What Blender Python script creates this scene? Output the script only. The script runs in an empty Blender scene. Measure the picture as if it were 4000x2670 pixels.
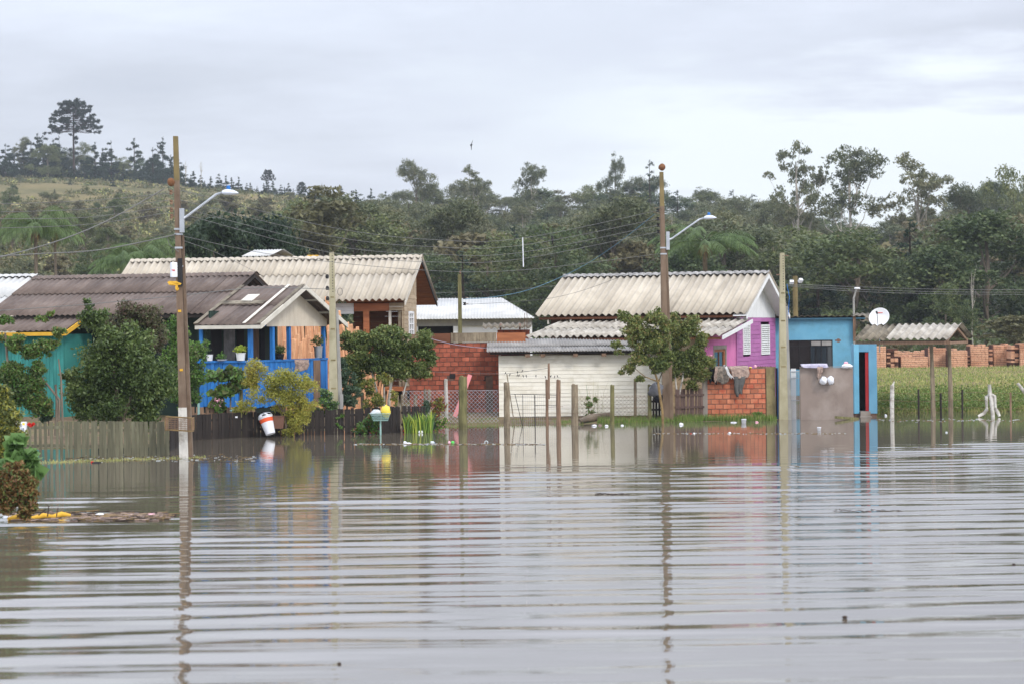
import bpy, math, random
import numpy as np
from mathutils import Vector, Matrix, Euler
random.seed(7)
C = bpy.context.scene.collection
S = bpy.context.scene
# ---------------------------------------------------------------- camera, sky, sun, exposure
F = 8889.0; H = 2.7; YH = 1285.0; ROLL = math.radians(0.6)
cr, sr = math.cos(ROLL), math.sin(ROLL)
cam_d = bpy.data.cameras.new('camera'); cam = bpy.data.objects.new('camera', cam_d); C.objects.link(cam)
cam_d.sensor_width = 36; cam_d.lens = 36 * F / 4000; cam_d.shift_y = -50 / 4000
cam_d.clip_end = 4000; cam_d.clip_start = 0.5
cam.matrix_world = Matrix.Translation((0, 0, H)) @ Matrix.Rotation(math.radians(90), 4, 'X') @ Matrix.Rotation(-ROLL, 4, 'Z')
cam_d.dof.use_dof = True; cam_d.dof.focus_distance = 63; cam_d.dof.aperture_fstop = 2.8
S.camera = cam
S.view_settings.view_transform = 'Standard'; S.view_settings.look = 'None'
S.view_settings.gamma = 1; S.view_settings.exposure = 0.25; S.view_settings.use_curve_mapping = False
S.cycles.max_bounces = 8; S.cycles.diffuse_bounces = 3; S.cycles.glossy_bounces = 3; S.cycles.transparent_max_bounces = 8
S.cycles.use_denoising = True
SUN_EL, SUN_ROT = math.radians(42), math.radians(145)
w = bpy.data.worlds.new('World'); S.world = w; w.use_nodes = True
def build_world():
    nt = w.node_tree; n = nt.nodes; l = nt.links; n.clear()
    def N(t, **k):
        q = n.new(t)
        for a, b in k.items(): setattr(q, a, b)
        return q
    def math_(op, a, b=None, clamp=False):
        q = N('ShaderNodeMath', operation=op, use_clamp=clamp)
        for i, v in enumerate((a, b)):
            if v is None: continue
            if isinstance(v, (int, float)): q.inputs[i].default_value = v
            else: l.new(v, q.inputs[i])
        return q.outputs[0]
    out = N('ShaderNodeOutputWorld')
    sky = N('ShaderNodeTexSky', sky_type='NISHITA', sun_disc=False)
    sky.sun_elevation = SUN_EL; sky.sun_rotation = SUN_ROT; sky.air_density = 1.2; sky.dust_density = 2
    bg1 = N('ShaderNodeBackground'); bg1.inputs[1].default_value = 0.12; l.new(sky.outputs[0], bg1.inputs[0])
    tc = N('ShaderNodeTexCoord'); sep = N('ShaderNodeSeparateXYZ'); l.new(tc.outputs['Generated'], sep.inputs[0])
    X, Y, Z = sep.outputs
    # cloud deck: direction projected on a flat layer overhead
    zc = math_('MAXIMUM', Z, 0.0); zz = math_('ADD', zc, 0.16)
    cx = math_('DIVIDE', X, zz); cy = math_('DIVIDE', Y, zz)
    comb = N('ShaderNodeCombineXYZ'); l.new(cx, comb.inputs[0]); l.new(cy, comb.inputs[1])
    def noise(scale, detail, rough, off, sx=1.0):
        mp = N('ShaderNodeMapping'); mp.inputs['Location'].default_value = off; mp.inputs['Scale'].default_value = (sx, 1, 1)
        mp.inputs['Rotation'].default_value = (0, 0, 0.25)
        l.new(comb.outputs[0], mp.inputs[0])
        q = N('ShaderNodeTexNoise'); q.inputs['Scale'].default_value = scale; q.inputs['Detail'].default_value = detail
        q.inputs['Roughness'].default_value = rough; l.new(mp.outputs[0], q.inputs[0]); return q.outputs[0]
    n1 = noise(0.75, 5, 0.5, (3.1, 1.7, 0)); n2 = noise(2.6, 6, 0.55, (8.2, 4.1, 0), 0.8)
    t = math_('ADD', math_('MULTIPLY', n1, 0.62), math_('MULTIPLY', n2, 0.38))
    # thinner cloud towards the right-hand horizon: a brighter bank
    az = math_('DIVIDE', X, math_('MAXIMUM', Y, 0.2))
    r1 = N('ShaderNodeMapRange', interpolation_type='SMOOTHSTEP'); l.new(az, r1.inputs[0]); r1.inputs[1].default_value = -0.10; r1.inputs[2].default_value = 0.2
    r2 = N('ShaderNodeMapRange', interpolation_type='SMOOTHSTEP'); l.new(math_('ADD', Z, math_('MULTIPLY', math_('SUBTRACT', n2, 0.5), 0.20)), r2.inputs[0]); r2.inputs[1].default_value = 0.135; r2.inputs[2].default_value = 0.06
    bank = math_('MULTIPLY', r1.outputs[0], r2.outputs[0])
    t2 = math_('ADD', t, math_('MULTIPLY', bank, 0.38))
    ramp = N('ShaderNodeValToRGB'); l.new(t2, ramp.inputs[0]); e = ramp.color_ramp.elements
    e[0].position = 0.30; e[0].color = (0.47, 0.51, 0.61, 1)
    e[1].position = 0.72; e[1].color = (0.86, 0.92, 0.98, 1)
    m = e.new(0.46); m.color = (0.58, 0.615, 0.71, 1)
    m = e.new(0.56); m.color = (0.68, 0.72, 0.83, 1)
    # overcast sky grows brighter towards the zenith
    g = N('ShaderNodeMapRange'); l.new(Z, g.inputs[0]); g.inputs[1].default_value = 0.12; g.inputs[2].default_value = 0.44
    g.inputs[3].default_value = 1.0; g.inputs[4].default_value = 2.4
    bg2 = N('ShaderNodeBackground'); l.new(ramp.outputs[0], bg2.inputs[0]); l.new(g.outputs[0], bg2.inputs[1])
    mx = N('ShaderNodeMixShader')
    cov = N('ShaderNodeMapRange'); l.new(n1, cov.inputs[0]); cov.inputs[1].default_value = 0.35; cov.inputs[2].default_value = 0.6
    cov.inputs[3].default_value = 0.94; cov.inputs[4].default_value = 0.86
    l.new(cov.outputs[0], mx.inputs[0]); l.new(bg1.outputs[0], mx.inputs[1]); l.new(bg2.outputs[0], mx.inputs[2]); l.new(mx.outputs[0], out.inputs[0])
build_world()
sd = bpy.data.lights.new('sun', 'SUN'); sd.energy = 1.5; sd.angle = math.radians(14); sd.color = (1.0, 0.96, 0.9)
sun = bpy.data.objects.new('sun', sd); C.objects.link(sun)
_a = math.radians(145)   # light comes from behind the camera, to the right
sun.rotation_euler = Vector((math.sin(_a) * math.cos(SUN_EL), math.cos(_a) * math.cos(SUN_EL), math.sin(SUN_EL))).to_track_quat('Z', 'Y').to_euler()
sun.location = (0, 0, 60)

# ---------------------------------------------------------------- photo measurements -> metres
def derot(px, py):
    dx, dy = px - 2000, py - 1335
    return 2000 + dx * cr - dy * sr, 1335 + dx * sr + dy * cr
def P(px, py, Y):
    x, y = derot(px, py); return Vector(((x - 2000) / F * Y, Y, H - (y - YH) / F * Y))
def W(px, py, z=0.0):
    x, y = derot(px, py); Y = (H - z) * F / (y - YH); return Vector(((x - 2000) / F * Y, Y, z))
def pxm(Y): return F / Y
class Frame:      # a house's own frame: x along its long side, y towards its back
    def __init__(s, px, py, Y, deg):
        p = P(px, py, Y); s.o = Vector((p.x, p.y, 0)); s.a = math.radians(deg); s.c, s.s = math.cos(s.a), math.sin(s.a)
    def w(s, x, y, z=0): return Vector((s.o.x + x * s.c + y * s.s, s.o.y - x * s.s + y * s.c, z))
    def X(s, px, py, y=0.0):
        k = (derot(px, py)[0] - 2000) / F; a = s.w(0, y)
        return (k * a.y - a.x) / (s.c + k * s.s)
    def Y(s, px, py, x=0.0):
        k = (derot(px, py)[0] - 2000) / F; a = s.w(x, 0)
        return (k * a.y - a.x) / (s.s - k * s.c)
    def Z(s, x, y, py):
        a = s.w(x, y); dx0 = F * a.x / a.y; dy0 = (py - 1335 + dx0 * sr) / cr
        return H - (1335 + dy0 - YH) / F * a.y

# ---------------------------------------------------------------- materials
MATS = {}
def srgb(r, g, b):
    f = lambda v: (v / 255 / 12.92) if v / 255 <= 0.04045 else ((v / 255 + 0.055) / 1.055) ** 2.4
    return (f(r), f(g), f(b), 1)
def mat(name, c1, c2=None, scale=3.0, rough=0.8, bump=0.0, stretch=(1, 1, 1), c3=None, c3_scale=0.7, c3_amt=0.5, rnd=0.0, metal=0.0, detail=6, spec=0.3, bscale=None, bdist=0.01):
    if name in MATS: return MATS[name]
    m = bpy.data.materials.new(name); m.use_nodes = True; nt = m.node_tree; n = nt.nodes; l = nt.links
    b = n['Principled BSDF']; b.inputs['Roughness'].default_value = rough; b.inputs['Metallic'].default_value = metal
    b.inputs['Specular IOR Level'].default_value = spec
    tc = n.new('ShaderNodeTexCoord'); oi = n.new('ShaderNodeObjectInfo')
    add = n.new('ShaderNodeVectorMath'); add.operation = 'ADD'; l.new(tc.outputs['Object'], add.inputs[0])
    sc = n.new('ShaderNodeVectorMath'); sc.operation = 'SCALE'; sc.inputs[0].default_value = (37, 19, 53); l.new(oi.outputs['Random'], sc.inputs['Scale']); l.new(sc.outputs[0], add.inputs[1])
    mp = n.new('ShaderNodeMapping'); mp.inputs['Scale'].default_value = stretch; l.new(add.outputs[0], mp.inputs[0])
    t = n.new('ShaderNodeTexNoise'); t.inputs['Scale'].default_value = scale; t.inputs['Detail'].default_value = detail; t.inputs['Roughness'].default_value = 0.6
    l.new(mp.outputs[0], t.inputs[0])
    r = n.new('ShaderNodeValToRGB'); r.color_ramp.elements[0].position = 0.32; r.color_ramp.elements[1].position = 0.68
    r.color_ramp.elements[0].color = c1; r.color_ramp.elements[1].color = c2 or c1; l.new(t.outputs[0], r.inputs[0])
    col = r.outputs[0]
    if c3:
        t2 = n.new('ShaderNodeTexNoise'); t2.inputs['Scale'].default_value = c3_scale; t2.inputs['Detail'].default_value = 8; t2.inputs['Roughness'].default_value = 0.65
        l.new(add.outputs[0], t2.inputs[0])
        mr = n.new('ShaderNodeMapRange'); l.new(t2.outputs[0], mr.inputs[0]); mr.inputs[1].default_value = 0.48; mr.inputs[2].default_value = 0.66; mr.inputs[4].default_value = c3_amt
        mx = n.new('ShaderNodeMix'); mx.data_type = 'RGBA'; l.new(mr.outputs[0], mx.inputs[0]); l.new(col, mx.inputs[6]); mx.inputs[7].default_value = c3; col = mx.outputs[2]
    if rnd:
        hs = n.new('ShaderNodeHueSaturation'); mr = n.new('ShaderNodeMapRange'); l.new(oi.outputs['Random'], mr.inputs[0])
        mr.inputs[3].default_value = 1 - rnd; mr.inputs[4].default_value = 1 + rnd; l.new(mr.outputs[0], hs.inputs['Value']); l.new(col, hs.inputs['Color']); col = hs.outputs[0]
    l.new(col, b.inputs['Base Color'])
    if bump:
        bp = n.new('ShaderNodeBump'); bp.inputs['Strength'].default_value = bump; bp.inputs['Distance'].default_value = bdist
        src = t
        if bscale:
            src = n.new('ShaderNodeTexNoise'); src.inputs['Scale'].default_value = bscale; src.inputs['Detail'].default_value = 5; l.new(mp.outputs[0], src.inputs[0])
        l.new(src.outputs[0], bp.inputs['Height']); l.new(bp.outputs[0], b.inputs['Normal'])
    MATS[name] = m; return m
def leafmat(name, cols, rough=0.55, trans=0.28, objvar=0.15):
    m = bpy.data.materials.new(name); m.use_nodes = True; nt = m.node_tree; n = nt.nodes; l = nt.links
    b = n['Principled BSDF']; b.inputs['Roughness'].default_value = rough; b.inputs['Specular IOR Level'].default_value = 0.35
    g = n.new('ShaderNodeNewGeometry'); oi = n.new('ShaderNodeObjectInfo'); tc = n.new('ShaderNodeTexCoord')
    t = n.new('ShaderNodeTexNoise'); t.inputs['Scale'].default_value = 0.8; t.inputs['Detail'].default_value = 3; l.new(tc.outputs['Object'], t.inputs[0])
    a = n.new('ShaderNodeMath'); a.operation = 'MULTIPLY_ADD'; l.new(g.outputs['Random Per Island'], a.inputs[0]); a.inputs[1].default_value = 0.6
    s = n.new('ShaderNodeMath'); s.operation = 'MULTIPLY_ADD'; l.new(t.outputs[0], s.inputs[0]); s.inputs[1].default_value = 1.2; s.inputs[2].default_value = -0.4
    l.new(s.outputs[0], a.inputs[2])
    r = n.new('ShaderNodeValToRGB'); l.new(a.outputs[0], r.inputs[0]); e = r.color_ramp.elements
    k = len(cols); e[0].color = cols[0]; e[0].position = 0.0; e[1].color = cols[-1]; e[1].position = 1.0
    for i in range(1, k - 1): q = e.new(i / (k - 1)); q.color = cols[i]
    hs = n.new('ShaderNodeHueSaturation'); l.new(r.outputs[0], hs.inputs['Color'])
    mr = n.new('ShaderNodeMapRange'); l.new(oi.outputs['Random'], mr.inputs[0]); mr.inputs[3].default_value = 1 - objvar; mr.inputs[4].default_value = 1 + objvar; l.new(mr.outputs[0], hs.inputs['Value'])
    mh = n.new('ShaderNodeMapRange'); l.new(oi.outputs['Random'], mh.inputs[0]); mh.inputs[3].default_value = 0.5 + objvar * .12; mh.inputs[4].default_value = 0.5 - objvar * .12; l.new(mh.outputs[0], hs.inputs['Hue'])
    l.new(hs.outputs[0], b.inputs['Base Color'])
    tr = n.new('ShaderNodeBsdfTranslucent'); l.new(hs.outputs[0], tr.inputs[0])
    mx = n.new('ShaderNodeMixShader'); mx.inputs[0].default_value = trans; l.new(b.outputs[0], mx.inputs[1]); l.new(tr.outputs[0], mx.inputs[2])
    l.new(mx.outputs[0], n['Material Output'].inputs[0]); MATS[name] = m; return m

# ---------------------------------------------------------------- mesh helpers
def link(o, parent=None):
    C.objects.link(o)
    if parent: o.parent = parent
    return o
def tag(o, label=None, cat=None, group=None, kind=None):
    if label: o['label'] = label
    if cat: o['category'] = cat
    if group: o['group'] = group
    if kind: o['kind'] = kind
    return o
def empty(name, loc, rz=0, label=None, cat=None, group=None):
    o = bpy.data.objects.new(name, None); o.location = loc; o.rotation_euler = (0, 0, rz); o.empty_display_size = 0.2
    link(o); return tag(o, label, cat, group)
class MB:
    def __init__(s): s.v = []; s.f = []; s.m = []; s.mats = []
    def mi(s, m):
        if m not in s.mats: s.mats.append(m)
        return s.mats.index(m)
    def quad(s, pts, m):
        k = len(s.v); s.v += [tuple(p) for p in pts]; s.f.append(tuple(range(k, k + len(pts)))); s.m.append(s.mi(m))
    def hexa(s, p, m):   # 8 points: bottom 4 ccw, top 4 ccw
        k = len(s.v); s.v += [tuple(q) for q in p]; i = s.mi(m)
        for f in ((3, 2, 1, 0), (4, 5, 6, 7), (0, 1, 5, 4), (1, 2, 6, 5), (2, 3, 7, 6), (3, 0, 4, 7)):
            s.f.append(tuple(k + a for a in f)); s.m.append(i)
    def box(s, x0, x1, y0, y1, z0, z1, m):
        s.hexa([(x0, y0, z0), (x1, y0, z0), (x1, y1, z0), (x0, y1, z0), (x0, y0, z1), (x1, y0, z1), (x1, y1, z1), (x0, y1, z1)], m)
    def beam(s, a, b, wd, ht, m, up=(0, 0, 1)):   # rectangular bar from a to b
        a, b = Vector(a), Vector(b); d = (b - a).normalized(); r = d.cross(Vector(up))
        if r.length < 1e-4: r = d.cross(Vector((0, 1, 0)))
        r.normalize(); u = r.cross(d); r *= wd / 2; u *= ht / 2
        s.hexa([a - r - u, a + r - u, b + r - u, b - r - u, a - r + u, a + r + u, b + r + u, b - r + u], m)
    def tube(s, pts, rad, m, n=6, cap=True):
        pts = [Vector(p) for p in pts]; k = len(s.v); i = s.mi(m)
        if not isinstance(rad, (list, tuple)): rad = [rad] * len(pts)
        ref = Vector((0.13, 0.27, 0.95)).normalized()
        for j, p in enumerate(pts):
            d = (pts[min(j + 1, len(pts) - 1)] - pts[max(j - 1, 0)])
            if d.length < 1e-6: d = Vector((0, 0, 1))
            d.normalize(); a = d.cross(ref if abs(d.dot(ref)) < 0.95 else Vector((1, 0, 0))).normalized(); b = d.cross(a)
            for q in range(n):
                t = 2 * math.pi * q / n; s.v.append(tuple(p + (a * math.cos(t) + b * math.sin(t)) * rad[j]))
        for j in range(len(pts) - 1):
            for q in range(n):
                s.f.append((k + j * n + q, k + j * n + (q + 1) % n, k + (j + 1) * n + (q + 1) % n, k + (j + 1) * n + q)); s.m.append(i)
        if cap:
            s.f.append(tuple(k + q for q in range(n))); s.m.append(i)
            s.f.append(tuple(k + (len(pts) - 1) * n + q for q in reversed(range(n)))); s.m.append(i)
    def lathe(s, prof, m, n=14, c=(0, 0, 0), axis=None):
        k = len(s.v); i = s.mi(m); A = axis or Matrix.Identity(3); c = Vector(c)
        for r, z in prof:
            for q in range(n):
                t = 2 * math.pi * q / n; s.v.append(tuple(c + A @ Vector((r * math.cos(t), r * math.sin(t), z))))
        for j in range(len(prof) - 1):
            for q in range(n):
                s.f.append((k + j * n + q, k + j * n + (q + 1) % n, k + (j + 1) * n + (q + 1) % n, k + (j + 1) * n + q)); s.m.append(i)
    def blob(s, c, r, m, seed=0, nu=12, nv=8, amt=0.15):
        rg = random.Random(seed); ph = [rg.uniform(0, 6.28) for _ in range(6)]
        k = len(s.v); i = s.mi(m)
        for a in range(nv + 1):
            th = math.pi * a / nv
            for b in range(nu):
                f = 2 * math.pi * b / nu
                q = 1 + amt * (math.sin(3 * f + ph[0]) * math.sin(2 * th + ph[1]) + 0.6 * math.sin(5 * f + ph[2] + 3 * th) * math.sin(th) + .5 * math.sin(7 * th + ph[3] + 2 * f) * math.sin(th))
                s.v.append((c[0] + r[0] * q * math.sin(th) * math.cos(f), c[1] + r[1] * q * math.sin(th) * math.sin(f), c[2] + r[2] * q * math.cos(th)))
        for a in range(nv):
            for b in range(nu):
                s.f.append((k + a * nu + b, k + (a + 1) * nu + b, k + (a + 1) * nu + (b + 1) % nu, k + a * nu + (b + 1) % nu)); s.m.append(i)
    def mesh(s, name, smooth=False):
        me = bpy.data.meshes.new(name); me.from_pydata(s.v, [], s.f)
        for m in s.mats: me.materials.append(m)
        me.polygons.foreach_set('material_index', s.m)
        if smooth: me.polygons.foreach_set('use_smooth', [True] * len(s.f))
        me.update(); return me
    def build(s, name, parent=None, smooth=False, loc=None):
        o = bpy.data.objects.new(name, s.mesh(name, smooth)); link(o, parent)
        if loc is not None:   # verts were given in parent/world space: move the origin to loc
            v = Vector(loc); o.data.transform(Matrix.Translation(-v)); o.location = v
        return o
def inst(name, me, parent, loc=(0, 0, 0), rot=(0, 0, 0), scale=(1, 1, 1)):
    o = bpy.data.objects.new(name, me); o.location = loc; o.rotation_euler = rot; o.scale = scale
    return link(o, parent)
def instM(name, me, parent, M):
    o = bpy.data.objects.new(name, me); link(o, parent); o.matrix_local = M; return o
def wbox(name, parent, x0, x1, y0, y1, z0, z1, m):
    b = MB(); b.box(x0, x1, y0, y1, z0, z1, m); return b.build(name, parent, loc=((x0 + x1) / 2, (y0 + y1) / 2, z0))
def copy_thing(o, loc=None, rz=None, scale=None, label=None):
    def rec(a, par):
        c = a.copy(); C.objects.link(c); c.parent = par
        for ch in list(a.children): rec(ch, c)
        return c
    c = rec(o, None)
    if loc is not None: c.location = loc
    if rz is not None: c.rotation_euler = (0, 0, rz)
    if scale is not None: c.scale = scale if hasattr(scale, '__len__') else (scale,) * 3
    if label: c['label'] = label
    return c
# corrugated sheet: x across the waves, y up the slope
_sheets = {}
def sheet_mesh(nw, pitch, amp, length, m, seg=8):
    key = (nw, round(pitch, 4), amp, round(length, 3), m.name)
    if key in _sheets: return _sheets[key]
    b = MB(); i = b.mi(m); k = nw * seg + 1; th = 0.008
    for yy in (0, length):
        for j in range(k):
            b.v.append((j * pitch / seg, yy, amp * math.cos(2 * math.pi * j / seg)))
    for yy in (0, length):
        for j in range(k):
            b.v.append((j * pitch / seg, yy, amp * math.cos(2 * math.pi * j / seg) - th))
    for j in range(k - 1):
        b.f.append((j, j + 1, k + j + 1, k + j)); b.f.append((2 * k + j + 1, 2 * k + j, 3 * k + j, 3 * k + j + 1))
        b.f.append((j + 1, j, 2 * k + j, 2 * k + j + 1)); b.f.append((k + j, k + j + 1, 3 * k + j + 1, 3 * k + j))
    b.f.append((0, k, 3 * k, 2 * k)); b.f.append((k - 1, 3 * k - 1, 4 * k - 1, 2 * k - 1)[::1])
    b.m = [i] * len(b.f); me = b.mesh('roof_sheet'); 
    sm = [abs(p.normal.z) > 0.3 for p in me.polygons]; me.polygons.foreach_set('use_smooth', sm)
    _sheets[key] = me; return me
def roof_plane(parent, x0, x1, ye, ze, yr, zr, m, pitch=0.23, amp=0.03, nw=5, rows=1, name='roof_sheet', split=None, jitter=0.006, gap=0.0):
    """sheets from the eave (ye, ze) up to the ridge (yr, zr), between x0 and x1"""
    d = Vector((0, yr - ye, zr - ze)); S_ = d.length; v = d.normalized(); u = Vector((1, 0, 0)) if yr > ye else Vector((-1, 0, 0)); nrm = u.cross(v)
    split = split or [i / rows for i in range(rows + 1)]
    L = x1 - x0; tot = max(1, round(L / pitch)); p = L / tot
    out = []
    for r in range(len(split) - 1):
        s0, s1 = split[r] * S_, split[r + 1] * S_
        lo = s0 - (0.10 if r else 0); ln = s1 - lo
        j = 0
        while j < tot:
            n = min(nw, tot - j)
            if tot - j - n == 1: n += 1
            me = sheet_mesh(n, p * 0.999, amp, ln, m)
            xs = x0 + j * p if u.x > 0 else x1 - j * p
            base = Vector((xs, ye, ze)) + v * lo + nrm * (amp + 0.012 * r + random.uniform(0, jitter * 2) + (j // nw % 2) * 0.004)
            tl = math.radians(random.uniform(-.12, .12))
            vv = (v - nrm * (0.006 if r < len(split) - 2 else 0.0)).normalized()
            M = Matrix((u, vv, u.cross(vv))).transposed().to_4x4(); M.translation = base
            out.append(instM(name, me, parent, M)); j += n
    return out
def ridge_cap(parent, x0, x1, y, z, m, pitch=0.23, slope=0.42, wd=0.22, nw=5, name='ridge_cap'):
    tot = max(1, round((x1 - x0) / pitch)); p = (x1 - x0) / tot; j = 0
    while j < tot:
        n = min(nw, tot - j); b = MB(); i = b.mi(m); k = n * 6 + 1
        prof = [(-wd, -wd * slope), (-0.05, -0.01), (0.05, -0.01), (wd, -wd * slope)]
        for (yy, zz) in prof:
            for q in range(k): b.v.append((q * p / 6, yy, zz + 0.032 * abs(math.cos(math.pi * q / 6)) ** 0.7 * 1.3))
        for r in range(3):
            for q in range(k - 1): b.f.append((r * k + q, r * k + q + 1, (r + 1) * k + q + 1, (r + 1) * k + q))
        b.m = [i] * len(b.f); b.build(name, parent, smooth=True).location = (x0 + j * p, y, z + random.uniform(0, .008)); j += n
def soli(o, t=0.01):
    md = o.modifiers.new('thick', 'SOLIDIFY'); md.thickness = t; return o
# ---------------------------------------------------------------- foliage
def leaf_mesh(name, cen, size, mats, seed=0, aspect=0.45, droop=0.0, out=None, mi=None, fold=False):
    rg = np.random.default_rng(seed); n = len(cen)
    d = rg.normal(size=(n, 3)); d[:, 2] -= droop
    if out is not None: d += out * 0.7
    d /= np.linalg.norm(d, axis=1)[:, None] + 1e-9
    q = rg.normal(size=(n, 3)); q[:, 2] += 0.6; 
    r = np.cross(d, q); r /= np.linalg.norm(r, axis=1)[:, None] + 1e-9
    sz = size * rg.uniform(0.65, 1.35, size=(n, 1)); a = np.asarray(cen, float)
    v = np.empty((n, 4, 3)); v[:, 0] = a - d * sz * .5; v[:, 1] = a + r * sz * aspect * .5; v[:, 2] = a + d * sz * .5; v[:, 3] = a - r * sz * aspect * .5
    me = bpy.data.meshes.new(name); me.vertices.add(4 * n); me.vertices.foreach_set('co', v.reshape(-1))
    me.loops.add(4 * n); me.loops.foreach_set('vertex_index', np.arange(4 * n)); me.polygons.add(n)
    me.polygons.foreach_set('loop_start', np.arange(0, 4 * n, 4)); me.polygons.foreach_set('loop_total', np.full(n, 4))
    for m in (mats if isinstance(mats, (list, tuple)) else [mats]): me.materials.append(m)
    if mi is not None: me.polygons.foreach_set('material_index', mi)
    me.update(calc_edges=True); return me
def blob_points(blobs, n, seed=0, shell=0.45, lump=True):
    rg = np.random.default_rng(seed); B = np.array(blobs, float)
    A = (B[:, 3] * B[:, 4] + B[:, 4] * B[:, 5] + B[:, 3] * B[:, 5]); A = A / A.sum(); k = rg.choice(len(B), size=n, p=A)
    d = rg.normal(size=(n, 3)); d /= np.linalg.norm(d, axis=1)[:, None]
    r = (shell + (1 - shell) * rg.random(n)) ; r *= 1 + 0.12 * rg.normal(size=n)
    return B[k, :3] + d * r[:, None] * B[k, 3:6], d
def clumps(cx, cy, cz, rx, ry, rz, n, rr, seed=0, fill=0.35):
    """n small leaf clumps spread through an ellipsoid"""
    rg = random.Random(seed); out = []
    while len(out) < n:
        d = Vector((rg.gauss(0, 1), rg.gauss(0, 1), rg.gauss(0, 1))).normalized(); r = fill + (1 - fill) * rg.random() ** 0.6
        k = rr * rg.uniform(0.6, 1.3)
        out.append((cx + d.x * rx * r, cy + d.y * ry * r, cz + d.z * rz * r, k, k, k * 0.75))
    return out
def branchy(b, base, top, r0, m, tips, seed=0, n=6, bend=0.1):
    """a trunk from base to top and limbs to the tips"""
    rg = random.Random(seed); base, top = Vector(base), Vector(top); L = (top - base).length; pts = []
    for i in range(7):
        t = i / 6; pts.append(base.lerp(top, t) + Vector((rg.uniform(-1, 1), rg.uniform(-1, 1), 0)) * bend * L * 0.15 * (1 if 0 < i < 6 else 0))
    b.tube(pts, [r0 * (1 - 0.65 * i / 6) for i in range(7)], m, n=n)
    for tp in tips:
        tp = Vector(tp); t = max(0.2, min(0.95, (tp.z - base.z) / max(L, .1) * 0.8 - rg.uniform(0.05, 0.2)))
        s = base.lerp(top, t); mid = s.lerp(tp, 0.5) + Vector((rg.uniform(-1, 1), rg.uniform(-1, 1), -0.3)) * (tp - s).length * 0.12
        b.tube([s, mid, tp], [r0 * 0.38, r0 * 0.24, r0 * 0.08], m, n=4, cap=False)
# ---------------------------------------------------------------- colours
G = srgb
m_ground = mat('yard_mud', G(92, 78, 66), G(128, 112, 92), 2.2, 0.95, 0.5, c3=G(84, 96, 52), c3_scale=0.35, c3_amt=0.8, bscale=9, bdist=0.05)
m_fibre = mat('weathered_fibre_cement', G(166, 156, 140), G(196, 186, 168), 1.3, 0.85, 0.15, stretch=(1, .35, 1), c3=G(146, 136, 120), c3_scale=1.6, c3_amt=0.35, rnd=0.06)
m_fibre2 = mat('grey_fibre_cement', G(122, 119, 115), G(160, 156, 150), 1.5, 0.85, 0.15, stretch=(1, .4, 1), c3=G(112, 108, 104), c3_scale=1.8, c3_amt=0.7, rnd=0.06)
m_fibre3 = mat('mossy_fibre_cement', G(146, 138, 126), G(190, 184, 172), 3.5, 0.9, 0.2, stretch=(1, .5, 1), c3=G(112, 104, 92), c3_scale=3, c3_amt=0.5, rnd=0.08)
m_fibre_dk = mat('old_dark_fibre_cement', G(92, 84, 70), G(146, 136, 118), 3, 0.9, 0.2, stretch=(1, .5, 1), c3=G(60, 56, 48), c3_scale=2.2, c3_amt=0.8, rnd=0.08)
m_cap = mat('lichen_ridge', G(120, 118, 116), G(176, 172, 166), 6, 0.95, 0.3, c3=G(80, 78, 74), c3_scale=5, c3_amt=0.7)
m_dark = mat('dark_weathered_roof', G(80, 67, 60), G(114, 99, 89), 1.6, 0.75, 0.2, stretch=(1, .25, 1), c3=G(140, 128, 118), c3_scale=2.4, c3_amt=0.28, rnd=0.10)
m_white_roof = mat('whitewashed_roof', G(180, 179, 175), G(202, 201, 196), 1.5, 0.8, c3=G(170, 172, 172), c3_amt=0.4)
m_brick = mat('red_hollow_brick', G(142, 76, 58), G(176, 100, 76), 3, 0.92, 0.25, rnd=0.30, c3=G(120, 62, 48), c3_scale=4, c3_amt=0.6, bscale=25)
m_brick2 = mat('orange_hollow_brick', G(176, 104, 76), G(200, 130, 98), 3, 0.92, 0.25, rnd=0.22, c3=G(176, 78, 56), c3_scale=3.5, c3_amt=0.7, bscale=25)
m_mortar = mat('mortar', G(92, 70, 60), G(116, 92, 80), 6, 0.95, 0.4)
m_greym = mat('grey_mortar', G(110, 84, 72), G(140, 112, 98), 6, 0.95, 0.4)
m_whitew = mat('cream_painted_board', G(236, 230, 213), G(247, 242, 228), 2.0, 0.75, 0.1, stretch=(.5, 1, 4), c3=G(196, 186, 160), c3_scale=1.6, c3_amt=0.45, rnd=0.025)
m_brown = mat('damp_brown_base', G(92, 70, 58), G(116, 90, 74), 4, 0.9, 0.2)
m_wood_w = mat('weathered_wood', G(112, 98, 80), G(160, 146, 122), 4, 0.9, 0.35, stretch=(6, 6, .6), c3=G(84, 72, 56), c3_scale=2.5, c3_amt=0.6, rnd=0.12)
m_wood_g = mat('mossy_wood', G(92, 90, 58), G(132, 126, 84), 4, 0.9, 0.35, stretch=(6, 6, .6), c3=G(70, 64, 44), c3_scale=2, c3_amt=0.6)
m_wood_r = mat('reddish_wood', G(104, 82, 66), G(144, 118, 96), 4, 0.9, 0.35, stretch=(6, 6, .6), rnd=0.15)
m_wood_d = mat('dark_stained_wood', G(34, 30, 28), G(52, 45, 41), 3, 0.85, 0.3, stretch=(5, 5, .5), c3=G(70, 62, 54), c3_scale=2, c3_amt=0.25, rnd=0.22)
m_wood_gr = mat('grey_green_picket', G(84, 82, 66), G(118, 116, 94), 3, 0.9, 0.3, stretch=(5, 5, .5), c3=G(80, 76, 60), c3_amt=.5, rnd=0.15)
m_gate_w = mat('purple_brown_picket', G(74, 58, 54), G(112, 92, 84), 3, 0.9, 0.3, stretch=(5, 5, .5), rnd=0.15)
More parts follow.
